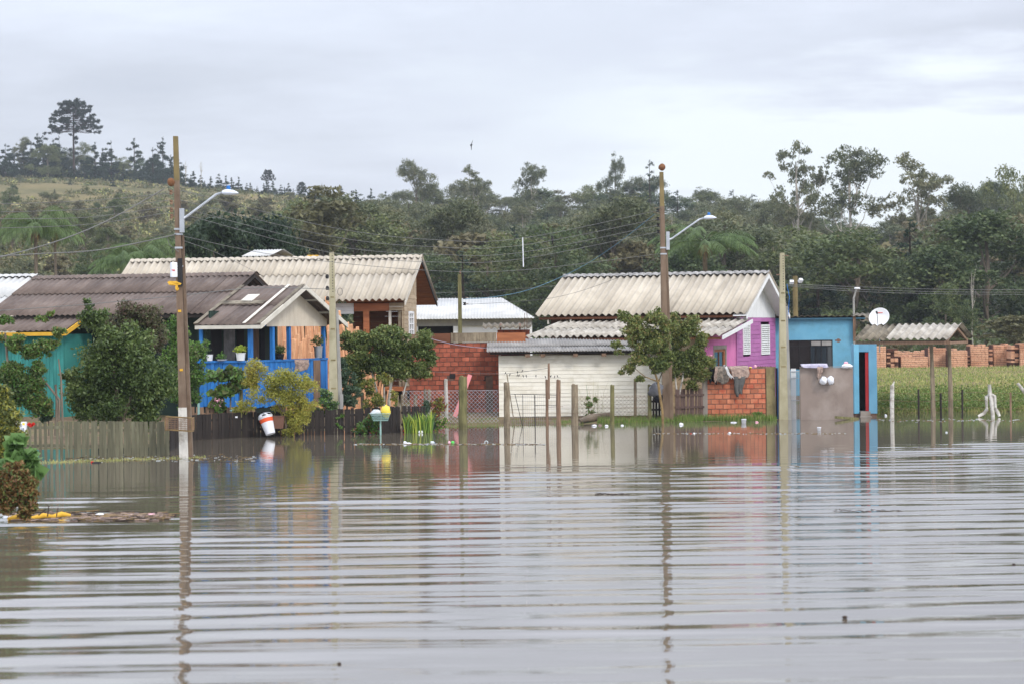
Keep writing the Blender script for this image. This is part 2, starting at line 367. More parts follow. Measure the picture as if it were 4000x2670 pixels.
m_tanw = mat('tan_board', G(158, 138, 112), G(188, 170, 142), 2.5, 0.85, 0.2, stretch=(.6, .6, 5), c3=G(128, 106, 82), c3_scale=2, c3_amt=.4, rnd=0.08)
m_orangew = mat('varnished_wood', G(140, 82, 50), G(178, 112, 72), 2.0, 0.6, 0.12, stretch=(.6, .6, 5), rnd=0.1)
m_brownw = mat('brown_wall_board', G(96, 58, 38), G(120, 76, 50), 2.0, 0.7, 0.12, stretch=(.6, .6, 5), rnd=0.1)
m_slab = mat('fresh_sawn_slab', G(188, 128, 88), G(232, 184, 142), 3.5, 0.8, 0.3, stretch=(6, 6, .4), c3=G(140, 84, 56), c3_scale=2.2, c3_amt=.5, rnd=0.16)
m_purple = mat('purple_board', G(166, 98, 152), G(178, 112, 164), 3, 0.7, 0.1, stretch=(.6, .6, 4), c3=G(148, 88, 138), c3_scale=1.2, c3_amt=.6, rnd=0.05)
m_pink = mat('pink_plaster', G(204, 112, 166), G(214, 126, 176), 2, 0.85, 0.1, c3=G(178, 108, 148), c3_scale=1.4, c3_amt=.7)
m_blue = mat('sky_blue_plaster', G(104, 168, 196), G(120, 180, 205), 1.5, 0.85, 0.12, c3=G(96, 142, 160), c3_scale=1.3, c3_amt=.6, bscale=8)
m_blue2 = mat('dull_blue_plaster', G(96, 146, 172), G(108, 158, 182), 1.5, 0.85, 0.12, c3=G(84, 128, 152), c3_scale=.9, c3_amt=.6)
m_porch = mat('bright_blue_board', G(34, 110, 180), G(52, 128, 198), 2.5, 0.6, 0.1, stretch=(4, 4, .6), c3=G(20, 70, 140), c3_scale=1.5, c3_amt=.5, rnd=0.12)
m_teal = mat('teal_board', G(46, 118, 112), G(62, 138, 130), 1.4, 0.8, 0.1, c3=G(80, 176, 168), c3_scale=.8, c3_amt=.5)
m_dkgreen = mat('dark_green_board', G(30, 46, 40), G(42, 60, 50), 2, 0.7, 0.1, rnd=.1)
m_white = mat('white_paint', G(222, 222, 220), G(234, 234, 232), 2, 0.6, 0.05, c3=G(196, 196, 192), c3_amt=.35)
m_cream = mat('cream_gable_board', G(204, 192, 172), G(216, 206, 188), 2, 0.75, 0.08, c3=G(186, 172, 150), c3_scale=1.1, c3_amt=.4)
m_trim = mat('pale_trim', G(196, 190, 176), G(216, 210, 196), 3, 0.75, 0.05)
m_yellow = mat('yellow_trim', G(206, 156, 44), G(224, 176, 62), 3, 0.7)
m_conc = mat('pole_concrete', G(160, 152, 124), G(184, 176, 148), 2.5, 0.9, 0.25, stretch=(1, 1, .3), c3=G(130, 124, 92), c3_scale=2, c3_amt=.5, bscale=20)
m_conc_g = mat('grey_pole_concrete', G(140, 138, 134), G(166, 164, 158), 3, 0.9, 0.2)
m_pole = mat('aged_brown_concrete', G(92, 76, 62), G(128, 108, 90), 2, 0.92, 0.35, stretch=(2, 2, .35), c3=G(148, 132, 112), c3_scale=1.2, c3_amt=.45, bscale=14)
m_poley = mat('lichen_yellow_concrete', G(108, 96, 66), G(134, 118, 80), 3, 0.92, 0.3)
m_plaster = mat('stained_grey_plaster', G(112, 98, 90), G(142, 128, 118), 1.1, 0.93, 0.15, stretch=(1, 1, .4), c3=G(164, 152, 142), c3_scale=.8, c3_amt=.7, bscale=12)
m_cemg = mat('mossy_cement_pillar', G(122, 108, 76), G(150, 138, 100), 2.5, 0.95, 0.4, stretch=(1, 1, .5), c3=G(92, 84, 60), c3_scale=3, c3_amt=.6)
m_cem = mat('grey_cement', G(132, 122, 112), G(156, 148, 138), 2.5, 0.95, 0.3)
m_steel = mat('galvanised_steel', G(170, 174, 178), G(190, 194, 198), 5, 0.4, metal=0.5)
m_lamp = mat('lamp_housing', G(206, 212, 220), G(218, 222, 230), 5, 0.4)
m_bluep = mat('blue_plastic', G(40, 110, 180), None, 5, 0.4)
m_black = mat('black_metal', G(30, 30, 32), G(44, 42, 42), 5, 0.6)
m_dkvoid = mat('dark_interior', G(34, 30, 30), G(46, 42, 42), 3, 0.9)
m_wire = mat('cable', G(96, 95, 92), G(116, 115, 110), 5, 0.6)
m_wireb = mat('blue_cable', G(110, 150, 170), None, 5, 0.5)
m_rust = mat('rusty_wire', G(112, 86, 66), G(138, 112, 92), 8, 0.8)
m_plast = mat('white_plastic', G(226, 228, 232), G(238, 238, 240), 6, 0.45, rnd=.05)
m_clear = mat('cloudy_plastic', G(190, 196, 196), G(212, 216, 214), 6, 0.3)
m_orange = mat('orange_label', G(224, 92, 50), None, 5, 0.5)
m_planter = mat('brown_plastic', G(104, 74, 60), G(118, 86, 70), 4, 0.6)
m_yelbag = mat('yellow_bag', G(236, 204, 60), G(244, 220, 96), 5, 0.5)
m_mint = mat('mint_paint', G(138, 172, 164), G(156, 188, 180), 5, 0.6)
m_pinkb = mat('pink_board', G(232, 140, 142), G(240, 156, 156), 3, 0.7, rnd=.03)
m_blackbag = mat('grey_plastic_bag', G(84, 84, 88), G(126, 126, 130), 4, 0.35, 0.6, bscale=7, bdist=.05)
m_red = mat('red_paint', G(150, 34, 38), G(166, 44, 46), 3, 0.6)
m_flred = mat('red_petals', G(200, 40, 30), None, 5, 0.6)
m_flpink = mat('pink_petals', G(230, 160, 176), G(240, 190, 200), 9, 0.6)
m_clay = mat('nest_mud', G(104, 70, 48), G(136, 96, 66), 12, 0.95, 0.6, bdist=.03)
m_glass = bpy.data.materials.new('window_glass'); m_glass.use_nodes = True
_b = m_glass.node_tree.nodes['Principled BSDF']; _b.inputs['Base Color'].default_value = (0.03, 0.035, 0.04, 1); _b.inputs['Roughness'].default_value = 0.06; _b.inputs['Specular IOR Level'].default_value = 0.9
MATS['window_glass'] = m_glass
m_cloth_bk = mat('black_cloth', G(26, 27, 32), G(36, 36, 42), 6, 0.95)
m_cloth_cm = mat('mottled_grey_cloth', G(78, 74, 68), G(132, 122, 110), 14, 0.95, .3, c3=G(168, 150, 132), c3_scale=9, c3_amt=.7)
m_cloth_pk = mat('mottled_beige_cloth', G(132, 112, 102), G(184, 160, 144), 14, 0.95, .3, c3=G(96, 86, 84), c3_scale=10, c3_amt=.8)
m_cloth_gr = mat('dark_grey_cloth', G(74, 74, 72), G(100, 98, 94), 5, 0.95, .3)
m_cloth_lv = mat('lavender_cloth', G(150, 146, 168), G(196, 190, 200), 7, 0.95, .3)
m_curtain = mat('curtain_cloth', G(110, 106, 104), G(150, 146, 142), 5, 0.9)
m_twig = mat('drift_twigs', G(104, 84, 56), G(150, 126, 84), 7, 0.95)
m_bark = mat('grey_bark', G(96, 84, 72), G(136, 124, 108), 4, 0.95, 0.4, stretch=(3, 3, .6))
m_barkp = mat('pale_bark', G(160, 152, 140), G(196, 188, 176), 3, 0.9, 0.3, stretch=(2, 2, .5), c3=G(120, 104, 88), c3_scale=2, c3_amt=.6)
m_barkd = mat('dark_bark', G(52, 42, 36), G(76, 62, 52), 4, 0.95, 0.4)
m_wbark = mat('whitewashed_bark', G(188, 184, 174), G(216, 212, 202), 4, 0.9, 0.4, stretch=(3, 3, .8), c3=G(120, 110, 94), c3_scale=4, c3_amt=.7)
L = lambda *c: [G(*q) for q in c]
l_euc = leafmat('eucalyptus_leaves', L((66, 74, 52), (90, 98, 66), (114, 117, 82), (136, 129, 96)), objvar=.22)
l_broad = leafmat('forest_leaves', L((54, 68, 42), (78, 92, 54), (102, 113, 68), (126, 129, 82)), objvar=.24)
l_brown = leafmat('brownish_leaves', L((80, 78, 52), (102, 96, 66), (124, 116, 80), (116, 112, 86)), objvar=.2)
l_pine = leafmat('pine_needles', L((30, 46, 34), (44, 62, 42), (62, 80, 50)), objvar=.2)
l_arau = leafmat('araucaria_needles', L((24, 36, 28), (34, 48, 34), (46, 60, 40)), objvar=.1)
l_bluegr = leafmat('blue_green_leaves', L((54, 74, 56), (78, 100, 74), (106, 124, 96)), objvar=.1)
l_palm = leafmat('palm_leaflets', L((64, 84, 42), (88, 108, 56), (116, 134, 80)), objvar=.1)
l_guava = leafmat('guava_leaves', L((60, 74, 40), (86, 104, 54), (116, 128, 70), (152, 142, 86)), objvar=.1)
l_dark = leafmat('dark_glossy_leaves', L((56, 70, 38), (80, 98, 50), (108, 124, 66), (142, 150, 92)), rough=.4, objvar=.1)
l_maroon = leafmat('maroon_tipped_leaves', L((84, 66, 58), (108, 88, 76), (92, 98, 64), (112, 118, 76)), objvar=.1)
l_bright = leafmat('bright_green_leaves', L((70, 104, 46), (98, 134, 58), (130, 160, 74)), objvar=.1)
l_yellow = leafmat('yellow_green_leaves', L((104, 112, 46), (144, 148, 62), (176, 170, 76), (160, 138, 70)), objvar=.05)
l_privet = leafmat('privet_leaves', L((70, 84, 44), (98, 112, 58), (130, 136, 74), (150, 116, 82)), objvar=.1)
l_grass = leafmat('grass_blades', L((108, 122, 60), (138, 148, 80), (168, 166, 104)), objvar=.1)
l_grass2 = leafmat('dry_field_grass', L((134, 140, 78), (166, 166, 100), (194, 184, 126)), objvar=.1)
l_grassg = leafmat('lush_grass', L((76, 104, 44), (104, 132, 58), (136, 158, 78)), objvar=.1)
l_scrub = leafmat('scrub_leaves', L((58, 68, 42), (80, 88, 52), (104, 104, 64), (122, 108, 74)), objvar=.1)
l_deadb = leafmat('withered_leaves', L((92, 60, 38), (124, 86, 54), (150, 112, 72), (104, 94, 54)), objvar=.1)
l_lime = leafmat('lime_leaves', L((150, 170, 60), (190, 200, 90)), objvar=.05)
l_redl = leafmat('red_coleus_leaves', L((110, 34, 46), (140, 60, 60), (130, 130, 60)), objvar=.05)
l_banana = leafmat('big_green_leaves', L((88, 120, 64), (112, 146, 84)), objvar=.05)

# ---------------------------------------------------------------- ground and hills
def shore(px): return float(np.interp(px, [-2000, 0, 650, 750, 1500, 2000, 2700, 3050, 3340, 3430, 3600, 4000, 6000], [52, 53, 54, 60.5, 62.6, 63.6, 65.2, 65.9, 67.5, 69.5, 70.5, 70.5, 70.5]))
_gp = ([-3000, 0, 400, 700, 1100, 1500, 1900, 2400, 3000, 3500, 4000, 7000], [700, 690, 700, 722, 762, 800, 870, 900, 900, 930, 900, 880])
_yr = ([-3000, 0, 1400, 2000, 4000, 7000], [620, 600, 560, 460, 440, 440])
def ridge(px):
    py = float(np.interp(px, *_gp)); Yr = float(np.interp(px, *_yr)); return Yr, H + (YH - (py + (px - 2000) * sr)) / F * Yr
def hnoise(x, y):
    return (math.sin(x * .11 + y * .05) + math.sin(x * .043 - y * .09 + 2) + .6 * math.sin(x * .23 + y * .17 + 1) + .4 * math.sin(x * .51 - y * .37)) / 3
def ground_z(x, y):
    if y < 2: return -0.9
    px = 2000 + F * x / y; d = y - shore(px)
    right = min(1, max(0, (px - 3380) / 60))
    if d < 0: z = max(-0.8, d * 0.13)
    else: z = (1 - right) * min(d * 0.034, 0.42) + right * min(d * 0.14, 0.46)
    if d > 0: z += 0.03 * hnoise(x * 8, y * 8) * min(1, d / 3)
    if y > 150:
        Yr, zr = ridge(px); t = (y - 150) / (Yr - 150)
        pw = float(np.interp(px, [1300, 1900], [1.0, 1.9]))
        z = 0.44 + (zr - 0.44) * (t ** pw if t < 1 else max(0.3, 1 - (t - 1) * 0.5)) + hnoise(x, y) * 1.1 * min(1, (y - 150) / 60) * (0.4 if .9 < t < 1.1 else 1)
    return z
def hill_mat():
    m = bpy.data.materials.new('hillside_ground'); m.use_nodes = True; nt = m.node_tree; n = nt.nodes; l = nt.links; b = n['Principled BSDF']
    b.inputs['Roughness'].default_value = 1; b.inputs['Specular IOR Level'].default_value = 0.1
    tc = n.new('ShaderNodeTexCoord'); sep = n.new('ShaderNodeSeparateXYZ'); l.new(tc.outputs['Object'], sep.inputs[0])
    def nz(s, d=6):
        t = n.new('ShaderNodeTexNoise'); t.inputs['Scale'].default_value = s; t.inputs['Detail'].default_value = d; t.inputs['Roughness'].default_value = .65; l.new(tc.outputs['Object'], t.inputs[0]); return t.outputs[0]
    def ramp(src, *st):
        r = n.new('ShaderNodeValToRGB'); l.new(src, r.inputs[0]); e = r.color_ramp.elements
        e[0].position, e[0].color = st[0]; e[1].position, e[1].color = st[-1]
        for p, c in st[1:-1]: q = e.new(p); q.color = c
        return r.outputs[0]
    a = ramp(nz(.05), (.3, G(78, 80, 50)), (.45, G(104, 98, 66)), (.6, G(128, 114, 80)), (.75, G(88, 88, 54)))
    c = ramp(nz(.9), (.3, (.75, .75, .75, 1)), (.7, (1.15, 1.15, 1.15, 1)))
    mx = n.new('ShaderNodeMix'); mx.data_type = 'RGBA'; mx.blend_type = 'MULTIPLY'; mx.inputs[0].default_value = 1; l.new(a, mx.inputs[6]); l.new(c, mx.inputs[7])
    near = ramp(nz(.5), (.35, G(92, 78, 64)), (.52, G(122, 106, 84)), (.62, G(92, 100, 56)), (.8, G(110, 118, 62)))
    near2 = ramp(nz(14), (.3, (.7, .7, .7, 1)), (.7, (1.2, 1.2, 1.2, 1)))
    m2 = n.new('ShaderNodeMix'); m2.data_type = 'RGBA'; m2.blend_type = 'MULTIPLY'; m2.inputs[0].default_value = 1; l.new(near, m2.inputs[6]); l.new(near2, m2.inputs[7])
    f = n.new('ShaderNodeMapRange'); l.new(sep.outputs[1], f.inputs[0]); f.inputs[1].default_value = 75; f.inputs[2].default_value = 95
    m3 = n.new('ShaderNodeMix'); m3.data_type = 'RGBA'; l.new(f.outputs[0], m3.inputs[0]); l.new(m2.outputs[2], m3.inputs[6]); l.new(mx.outputs[2], m3.inputs[7])
    l.new(m3.outputs[2], b.inputs['Base Color'])
    bp = n.new('ShaderNodeBump'); bp.inputs['Strength'].default_value = .6; bp.inputs['Distance'].default_value = .05; l.new(nz(7), bp.inputs['Height']); l.new(bp.outputs[0], b.inputs['Normal'])
    return m
def build_ground():
    ys = [-60, -20, 0, 8, 30, 44, 48] + list(np.arange(50, 80, .5)) + list(np.arange(80, 150, 4)) + list(np.arange(150, 700, 7)) + [720, 780, 900, 1100]
    us = list(np.linspace(-1.1, -.27, 12)) + list(np.linspace(-.26, .26, 150)) + list(np.linspace(.27, 1.1, 12))
    v = []; f = []
    for y in ys:
        for u in us:
            yy = max(y, 60.); x = u * yy; v.append((x, y, ground_z(x, y) if y > 2 else -.9))
    k = len(us)
    for i in range(len(ys) - 1):
        for j in range(k - 1): f.append((i * k + j, i * k + j + 1, (i + 1) * k + j + 1, (i + 1) * k + j))
    me = bpy.data.meshes.new('ground'); me.from_pydata(v, [], f); me.materials.append(hill_mat())
    me.polygons.foreach_set('use_smooth', [True] * len(f)); me.update(); o = bpy.data.objects.new('ground', me); link(o); tag(o, kind='structure')
build_ground()

# ---------------------------------------------------------------- flood water: real waves on the open part, calm by the houses
def build_water():
    ys = np.concatenate([[-60, -20, 0, 8, 12], np.arange(13, 30, .055), np.arange(30, 56, .075), np.arange(56, 60, .3), np.arange(60, 80, 1.0)])
    xs = np.concatenate([np.linspace(-90, -16, 6), np.linspace(-15, 15, 76), np.linspace(16, 90, 6)])
    Xg, Yg = np.meshgrid(xs, ys); rg = np.random.default_rng(5); Z = np.zeros_like(Xg)
    # slow drift of the crest lines, so they are long but never ruler straight
    warp = 0.22 * np.sin(Xg * .19 + 1 + .08 * Yg) + .12 * np.sin(Xg * .47 + .21 * Yg + 2) + .05 * np.sin(Xg * 1.1 - .3 * Yg)
    for lam, amp, ang in [(1.55, .0034, .035), (1.12, .0042, .02), (1.0, .0034, .045), (.86, .0036, .01), (.63, .0020, .05), (.47, .0014, .0), (.36, .0009, .09), (.27, .0006, -.05), (1.31, .0030, -.015), (.74, .0018, .11), (.55, .0014, -.08), (2.3, .0034, .06), (1.05, .0040, .17), (1.1, .0036, -.15), (.8, .0024, .24), (.7, .0020, -.22), (.42, .0010, .3)]:
        k = 2 * np.pi / lam; ph = rg.uniform(0, 6.28); env = .12 + .95 * (0.5 + .5 * np.sin(Xg * rg.uniform(.08, .3) + Yg * rg.uniform(.15, .5) + rg.uniform(0, 6.28)))
        Z += amp * env * np.sin(k * ((Yg + warp * (.6 + .4 * lam) + .10 * np.sin(Xg * rg.uniform(.3, .9) + Yg * rg.uniform(-.4, .4) + rg.uniform(0, 6))) * np.cos(ang) + Xg * np.sin(-ang)) + ph)
    px = 2000 + F * Xg / np.maximum(Yg, 5)
    Yb = np.interp(px, [-500, 0, 500, 1000, 1500, 2600, 3000, 3400, 4000, 4800], [36, 36, 37, 40, 43, 43.5, 46, 50, 51.5, 52]) + 1.2 * np.sin(Xg * .7) + .6 * np.sin(Xg * 1.9 + 1)
    fade = 1 / (1 + np.exp((Yg - Yb) / 0.9)); fade = .03 + .97 * fade
    nearf = np.interp(Yg, [10, 17, 24, 60], [.55, .72, 1.15, 1.2])
    patch = np.sin(Xg * .31 + Yg * .52 + 1.3) * np.sin(Xg * .17 - Yg * .33 + .4) + .6 * np.sin(Xg * .74 + Yg * 1.13) * np.sin(Yg * .71 - Xg * .12 + 2)
    Z *= fade * nearf * np.clip(.78 + .42 * patch, .25, 1.4)
    Z[Yg < 13] = 0; Z[np.abs(Xg) > 15.5] = 0; Z[Yg >= 57] = 0
    v = np.stack([Xg, Yg, Z], -1).reshape(-1, 3); nr, nc = Xg.shape
    a = (np.arange(nr - 1)[:, None] * nc + np.arange(nc - 1)[None]).reshape(-1); q = np.stack([a, a + 1, a + nc + 1, a + nc], 1)
    me = bpy.data.meshes.new('flood_water'); me.vertices.add(len(v)); me.vertices.foreach_set('co', v.reshape(-1)); me.loops.add(q.size); me.loops.foreach_set('vertex_index', q.reshape(-1))
    me.polygons.add(len(q)); me.polygons.foreach_set('loop_start', np.arange(0, q.size, 4)); me.polygons.foreach_set('loop_total', np.full(len(q), 4)); me.polygons.foreach_set('use_smooth', np.ones(len(q), bool)); me.update(calc_edges=True)
    m = bpy.data.materials.new('muddy_water'); m.use_nodes = True; nt = m.node_tree; n = nt.nodes; l = nt.links; b = n['Principled BSDF']
    b.inputs['Base Color'].default_value = G(100, 92, 80); b.inputs['Roughness'].default_value = 0.03; b.inputs['IOR'].default_value = 3.0; b.inputs['Specular IOR Level'].default_value = 0.5
    tc = n.new('ShaderNodeTexCoord'); sp_ = n.new('ShaderNodeSeparateXYZ'); l.new(tc.outputs['Object'], sp_.inputs[0]); fr_ = n.new('ShaderNodeMapRange'); l.new(sp_.outputs[1], fr_.inputs[0]); fr_.inputs[1].default_value = 36; fr_.inputs[2].default_value = 48; fr_.inputs[3].default_value = 1.0; fr_.inputs[4].default_value = 0.30   # the water lies calmer near the houses
    def bump(scale, st, dist, strength, prev=None):
        mp = n.new('ShaderNodeMapping'); mp.inputs['Scale'].default_value = st; l.new(tc.outputs['Object'], mp.inputs[0])
        t = n.new('ShaderNodeTexNoise'); t.inputs['Scale'].default_value = scale; t.inputs['Detail'].default_value = 2; l.new(mp.outputs[0], t.inputs[0])
        q = n.new('ShaderNodeBump'); q.inputs['Distance'].default_value = dist; q.inputs['Strength'].default_value = strength; l.new(t.outputs[0], q.inputs['Height']); l.new(fr_.outputs[0], q.inputs['Strength'])
        if prev: l.new(prev, q.inputs['Normal'])
        return q.outputs[0]
    p = bump(1.0, (.22, 3.6, 1), .007, 1.0); p = bump(1.0, (.7, 9, 1), .0022, 1.0, p)
    l.new(p, b.inputs['Normal']); me.materials.append(m)
    o = bpy.data.objects.new('flood_water', me); link(o); tag(o, kind='structure')
build_water()

# ---------------------------------------------------------------- trees: prototypes, then copies
def tree_parts(root, trunk_mb, leaf_me):
    if trunk_mb.v: trunk_mb.build('trunk', root, smooth=True)
    inst('crown', leaf_me, root)
def proto_euc(name, h, w_, seed, leaf=None, n=3600, size=.40, bare=0.45, droop=.8, bark=None, airy=False):
    rg = random.Random(seed); leaf = leaf or l_euc; root = empty(name, (0, 0, 0)); b = MB(); bl = []; tips = []
    for i in range(24 if airy else 13):
        a = rg.uniform(0, 6.28); t = rg.random(); z = h * (bare + (1 - bare) * (.12 + .85 * t)); r = w_ * .5 * rg.uniform(.15, 1) * (1.15 - .75 * t ** 1.5)
        c = (r * math.cos(a), r * math.sin(a), z); k = w_ * rg.uniform(.13, .24) * (0.62 if airy else 1); tips.append(c)
        bl += clumps(c[0], c[1], c[2], k, k, k * .8, 7 if airy else 9, k * .5, seed * 31 + i)
    branchy(b, (0, 0, -.8), (w_ * .05, 0, h * .9), h * .010 + .05, bark or (m_barkp if airy else m_bark), tips[:13], seed)
    pts, d = blob_points(bl, n, seed, .3); tree_parts(root, b, leaf_mesh('leaf_cloud', pts, size, leaf, seed, .42, droop)); return root
def proto_broad(name, h, w_, seed, leaf=None, n=4200, size=.4, low=.12, bark=None):
    rg = random.Random(seed); leaf = leaf or l_broad; root = empty(name, (0, 0, 0)); b = MB(); bl = []; tips = []
    for i in range(22):
        a = rg.uniform(0, 6.28); t = rg.random(); z = h * (low + (1 - low) * (.08 + .86 * t)); r = w_ * .42 * math.sqrt(max(0.02, 1 - (2 * t - .75) ** 2 * .8)) * rg.uniform(.35, 1.1)
        c = (r * math.cos(a), r * math.sin(a), z); k = w_ * rg.uniform(.11, .19); tips.append(c); bl += clumps(*c, k, k, k * .75, 6, k * .55, seed * 17 + i)
    branchy(b, (0, 0, -.8), (0, 0, h * .8), h * .014 + .06, bark or m_bark, tips[:8], seed)
    pts, d = blob_points(bl, n, seed, .35); tree_parts(root, b, leaf_mesh('leaf_cloud', pts, size, leaf, seed, .5, .1)); return root
def proto_pine(name, h, w_, seed, n=2200, size=.42, low=.2, leaf=None, layers=9, ragged=.3):
    rg = random.Random(seed); leaf = leaf or l_pine; root = empty(name, (0, 0, 0)); b = MB(); bl = []; tips = []
    for j in range(layers):
        t = (j + .3) / layers; z = h * (low + (1 - low) * t); R = w_ * .5 * (1.05 - t) ** .75
        for i in range(max(3, int(7 * (1.1 - t)))):
            a = rg.uniform(0, 6.28); r = R * rg.uniform(.4, 1 + ragged); c = (r * math.cos(a), r * math.sin(a), z + rg.uniform(-.04, .05) * h); tips.append(c)
            k = R * .34 + .12; bl += [(c[0] * q, c[1] * q, c[2], k * .7, k * .7, k * .45) for q in (1, .6)]
    b.tube([(0, 0, -.8), (0, 0, h * .5), (0, 0, h * .99)], [h * .013 + .05, h * .009 + .03, .02], m_barkd, n=6)
    for c in tips[:26]: b.tube([(0, 0, c[2] - .03 * h), c], [.035, .015], m_barkd, n=3, cap=False)
    bl.append((0, 0, h * .97, .15, .15, h * .05)); pts, d = blob_points(bl, n, seed, .1)
    tree_parts(root, b, leaf_mesh('needle_cloud', pts, size, leaf, seed, .3, -.6, out=d)); return root
def proto_arau(name, h, w_, seed, n=11000, size=.5):
    rg = random.Random(seed); root = empty(name, (0, 0, 0)); b = MB(); bl = []
    b.tube([(0, 0, -1), (.05, 0, h * .5), (0, 0, h * .96)], [h * .016, h * .012, h * .006], m_barkd, n=7)
    for j in range(15):
        t = j / 14; z0 = h * (.60 + .33 * t); R = w_ * .5 * (1 - .6 * t ** 1.5); m = 5
        for i in range(m):
            a = 6.28 * i / m + j * .9 + rg.uniform(-.25, .25); r = R * rg.uniform(.78, 1.05)
            tip = Vector((r * math.cos(a), r * math.sin(a), z0 + h * (rg.uniform(-.015, .03) + .05 * t))); mid = Vector((tip.x * .55, tip.y * .55, z0 - h * .012))
            b.tube([(0, 0, z0), mid, tip], [.1, .07, .04], m_barkd, n=4, cap=False)
            bl.append((tip.x, tip.y, tip.z, w_ * .042, w_ * .042, w_ * .034)); bl.append((tip.x * .84, tip.y * .84, tip.z - .1, w_ * .036, w_ * .036, w_ * .024))
            if rg.random() < .55: bl.append((tip.x * .5, tip.y * .5, tip.z + .1, w_ * .05, w_ * .05, w_ * .035))
    for q in range(7): a = rg.uniform(0, 6.28); z = h * rg.uniform(.32, .58); bl.append((.7 * math.cos(a), .7 * math.sin(a), z, .55, .55, .4))
    bl.append((0, 0, h * .95, w_ * .12, w_ * .12, h * .035)); pts, d = blob_points(bl, n, seed, .2)
    tree_parts(root, b, leaf_mesh('needle_cloud', pts, size, l_arau, seed, .4, -.3, out=d)); return root
def frond(c, a, elev, L_, rg, cen, dirs, ang=None):
    """points along an arching frond; returns the rachis"""
    pts = []; p = Vector(c); e = elev
    for i in range(12):
        pts.append(p.copy()); p = p + Vector((math.cos(a) * math.cos(e), math.sin(a) * math.cos(e), math.sin(e))) * (L_ / 11); e -= (elev + 1.1) / 11 * (0.6 + .07 * i)
    return pts
def strip_leaves(name, segs, m, wd=.03):
    """each seg (base, tip) becomes one narrow drooping leaflet of two faces"""
    v = []; f = []
    for a, t in segs:
        a, t = Vector(a), Vector(t); d = t - a; s = d.cross(Vector((0, 0, 1))); s = (s.normalized() if s.length > 1e-5 else Vector((1, 0, 0))) * wd / 2; mid = a.lerp(t, .5) + Vector((0, 0, d.length * .12)); k = len(v)
        v += [a - s * .5, a + s * .5, mid + s, mid - s, t]; f += [(k, k + 1, k + 2, k + 3), (k + 3, k + 2, k + 4)]
    me = bpy.data.meshes.new(name); me.from_pydata([tuple(q) for q in v], [], f); me.materials.append(m); me.update(); return me
def proto_palm(name, h, R, seed, nf=20, wd=.05, leaf=None, skirt=True):
    rg = random.Random(seed); root = empty(name, (0, 0, 0)); b = MB(); b.tube([(0, 0, -.5), (.05, 0, h * .5), (0, 0, h)], [.19, .15, .13], m_bark, n=8)
    b.build('trunk', root, smooth=True); segs = []; rb = MB()
    for i in range(nf):
        a = 6.28 * i / nf * 2.4 + rg.uniform(-.2, .2); el = rg.uniform(.15, 1.25); pts = frond((0, 0, h), a, el, R * rg.uniform(1.0, 1.35), rg, None, None)
        rb.tube(pts, [.03 - .0022 * j for j in range(12)], l_palm, n=3, cap=False)
        for j in range(2, 12):
            for q in (0, .33, .66):
                if j == 11 and q: break
                p = pts[j] if j == 11 else pts[j].lerp(pts[j + 1] if j < 11 else pts[j], q); d = (pts[min(j + 1, 11)] - pts[j - 1]).normalized(); s = d.cross(Vector((0, 0, 1)))
                s = s.normalized() if s.length > .01 else Vector((1, 0, 0)); ll = R * .30 * (1 - abs(j - 6) / 9)
                for sg in (1, -1): segs.append((p, p + (s * sg * .55 + d * .45 + Vector((0, 0, -.75 + rg.uniform(-.2, .2)))) * ll))
    rb.build('rachis', root); inst('frond', strip_leaves('frond', segs, leaf or l_palm, wd), root)
    if skirt:
        sk = [((.1 * math.cos(q), .1 * math.sin(q), h - .1), (.45 * math.cos(q) + rg.uniform(-.1, .1), .45 * math.sin(q), h - rg.uniform(.7, 1.3))) for q in [rg.uniform(0, 6.28) for _ in range(40)]]
        inst('dead_skirt', strip_leaves('dead_skirt', sk, m_twig, .08), root)
    return root
def proto_bare(name, h, seed, m=None):
    rg = random.Random(seed); root = empty(name, (0, 0, 0)); b = MB(); tips = [(rg.uniform(-.25, .25) * h, rg.uniform(-.2, .2) * h, h * rg.uniform(.6, 1)) for _ in range(9)]
    branchy(b, (0, 0, -.5), (0, 0, h * .9), h * .015 + .03, m or m_barkp, tips, seed, bend=.25); b.build('trunk', root, smooth=True); return root
def gpos(px, Y):
    x = (derot(px, 1000)[0] - 2000) / F * Y; return Vector((x, Y, ground_z(x, Y)))
def plant_tree(pr, px, py_top, Y, h, label=None, group=None, wf=1.0, first=[set()]):
    """set a tree of base height h so its top shows at py_top"""
    g = gpos(px, Y); top = P(px, py_top, Y).z; s = max(.25, (top - g.z) / h); rz = random.uniform(0, 6.28)
    if pr.name not in first[0]:
        first[0].add(pr.name); o = pr; o.location = g; o.rotation_euler = (0, 0, rz)
    else: o = copy_thing(pr, g, rz)
    o.scale = (s * wf, s * wf, s); o['label'] = label or pr.get('label'); o['category'] = pr.get('category', 'tree')
    if group: o['group'] = group
    elif 'group' in o: del o['group']
    return o
PR = {}
for i in range(3): PR['euc%d' % i] = proto_euc('eucalyptus_tree', 12, 7.5, 11 + i, bare=.22, n=10000, size=.25)
for i in range(2): PR['airy%d' % i] = proto_euc('eucalyptus_tree', 14, 9, 41 + i, n=6000, bare=.46, airy=True, size=.30)
for i in range(3): PR['broad%d' % i] = proto_broad('forest_tree', 9, 8, 21 + i, n=13000, size=.225, low=.04)
PR['brown0'] = proto_broad('brownish_tree', 8, 6, 27, leaf=l_brown)
PR['brown1'] = proto_euc('brownish_tree', 11, 6, 28, leaf=l_brown)
for i in range(2): PR['pine%d' % i] = proto_pine('pine_tree', 10, 5.2, 31 + i, n=2600)
PR['young0'] = proto_pine('young_pine', 4, 2.2, 36, n=900, size=.55, low=.03, layers=6)
PR['young1'] = proto_pine('young_pine', 4, 2.6, 37, n=900, size=.55, low=.03, layers=6)
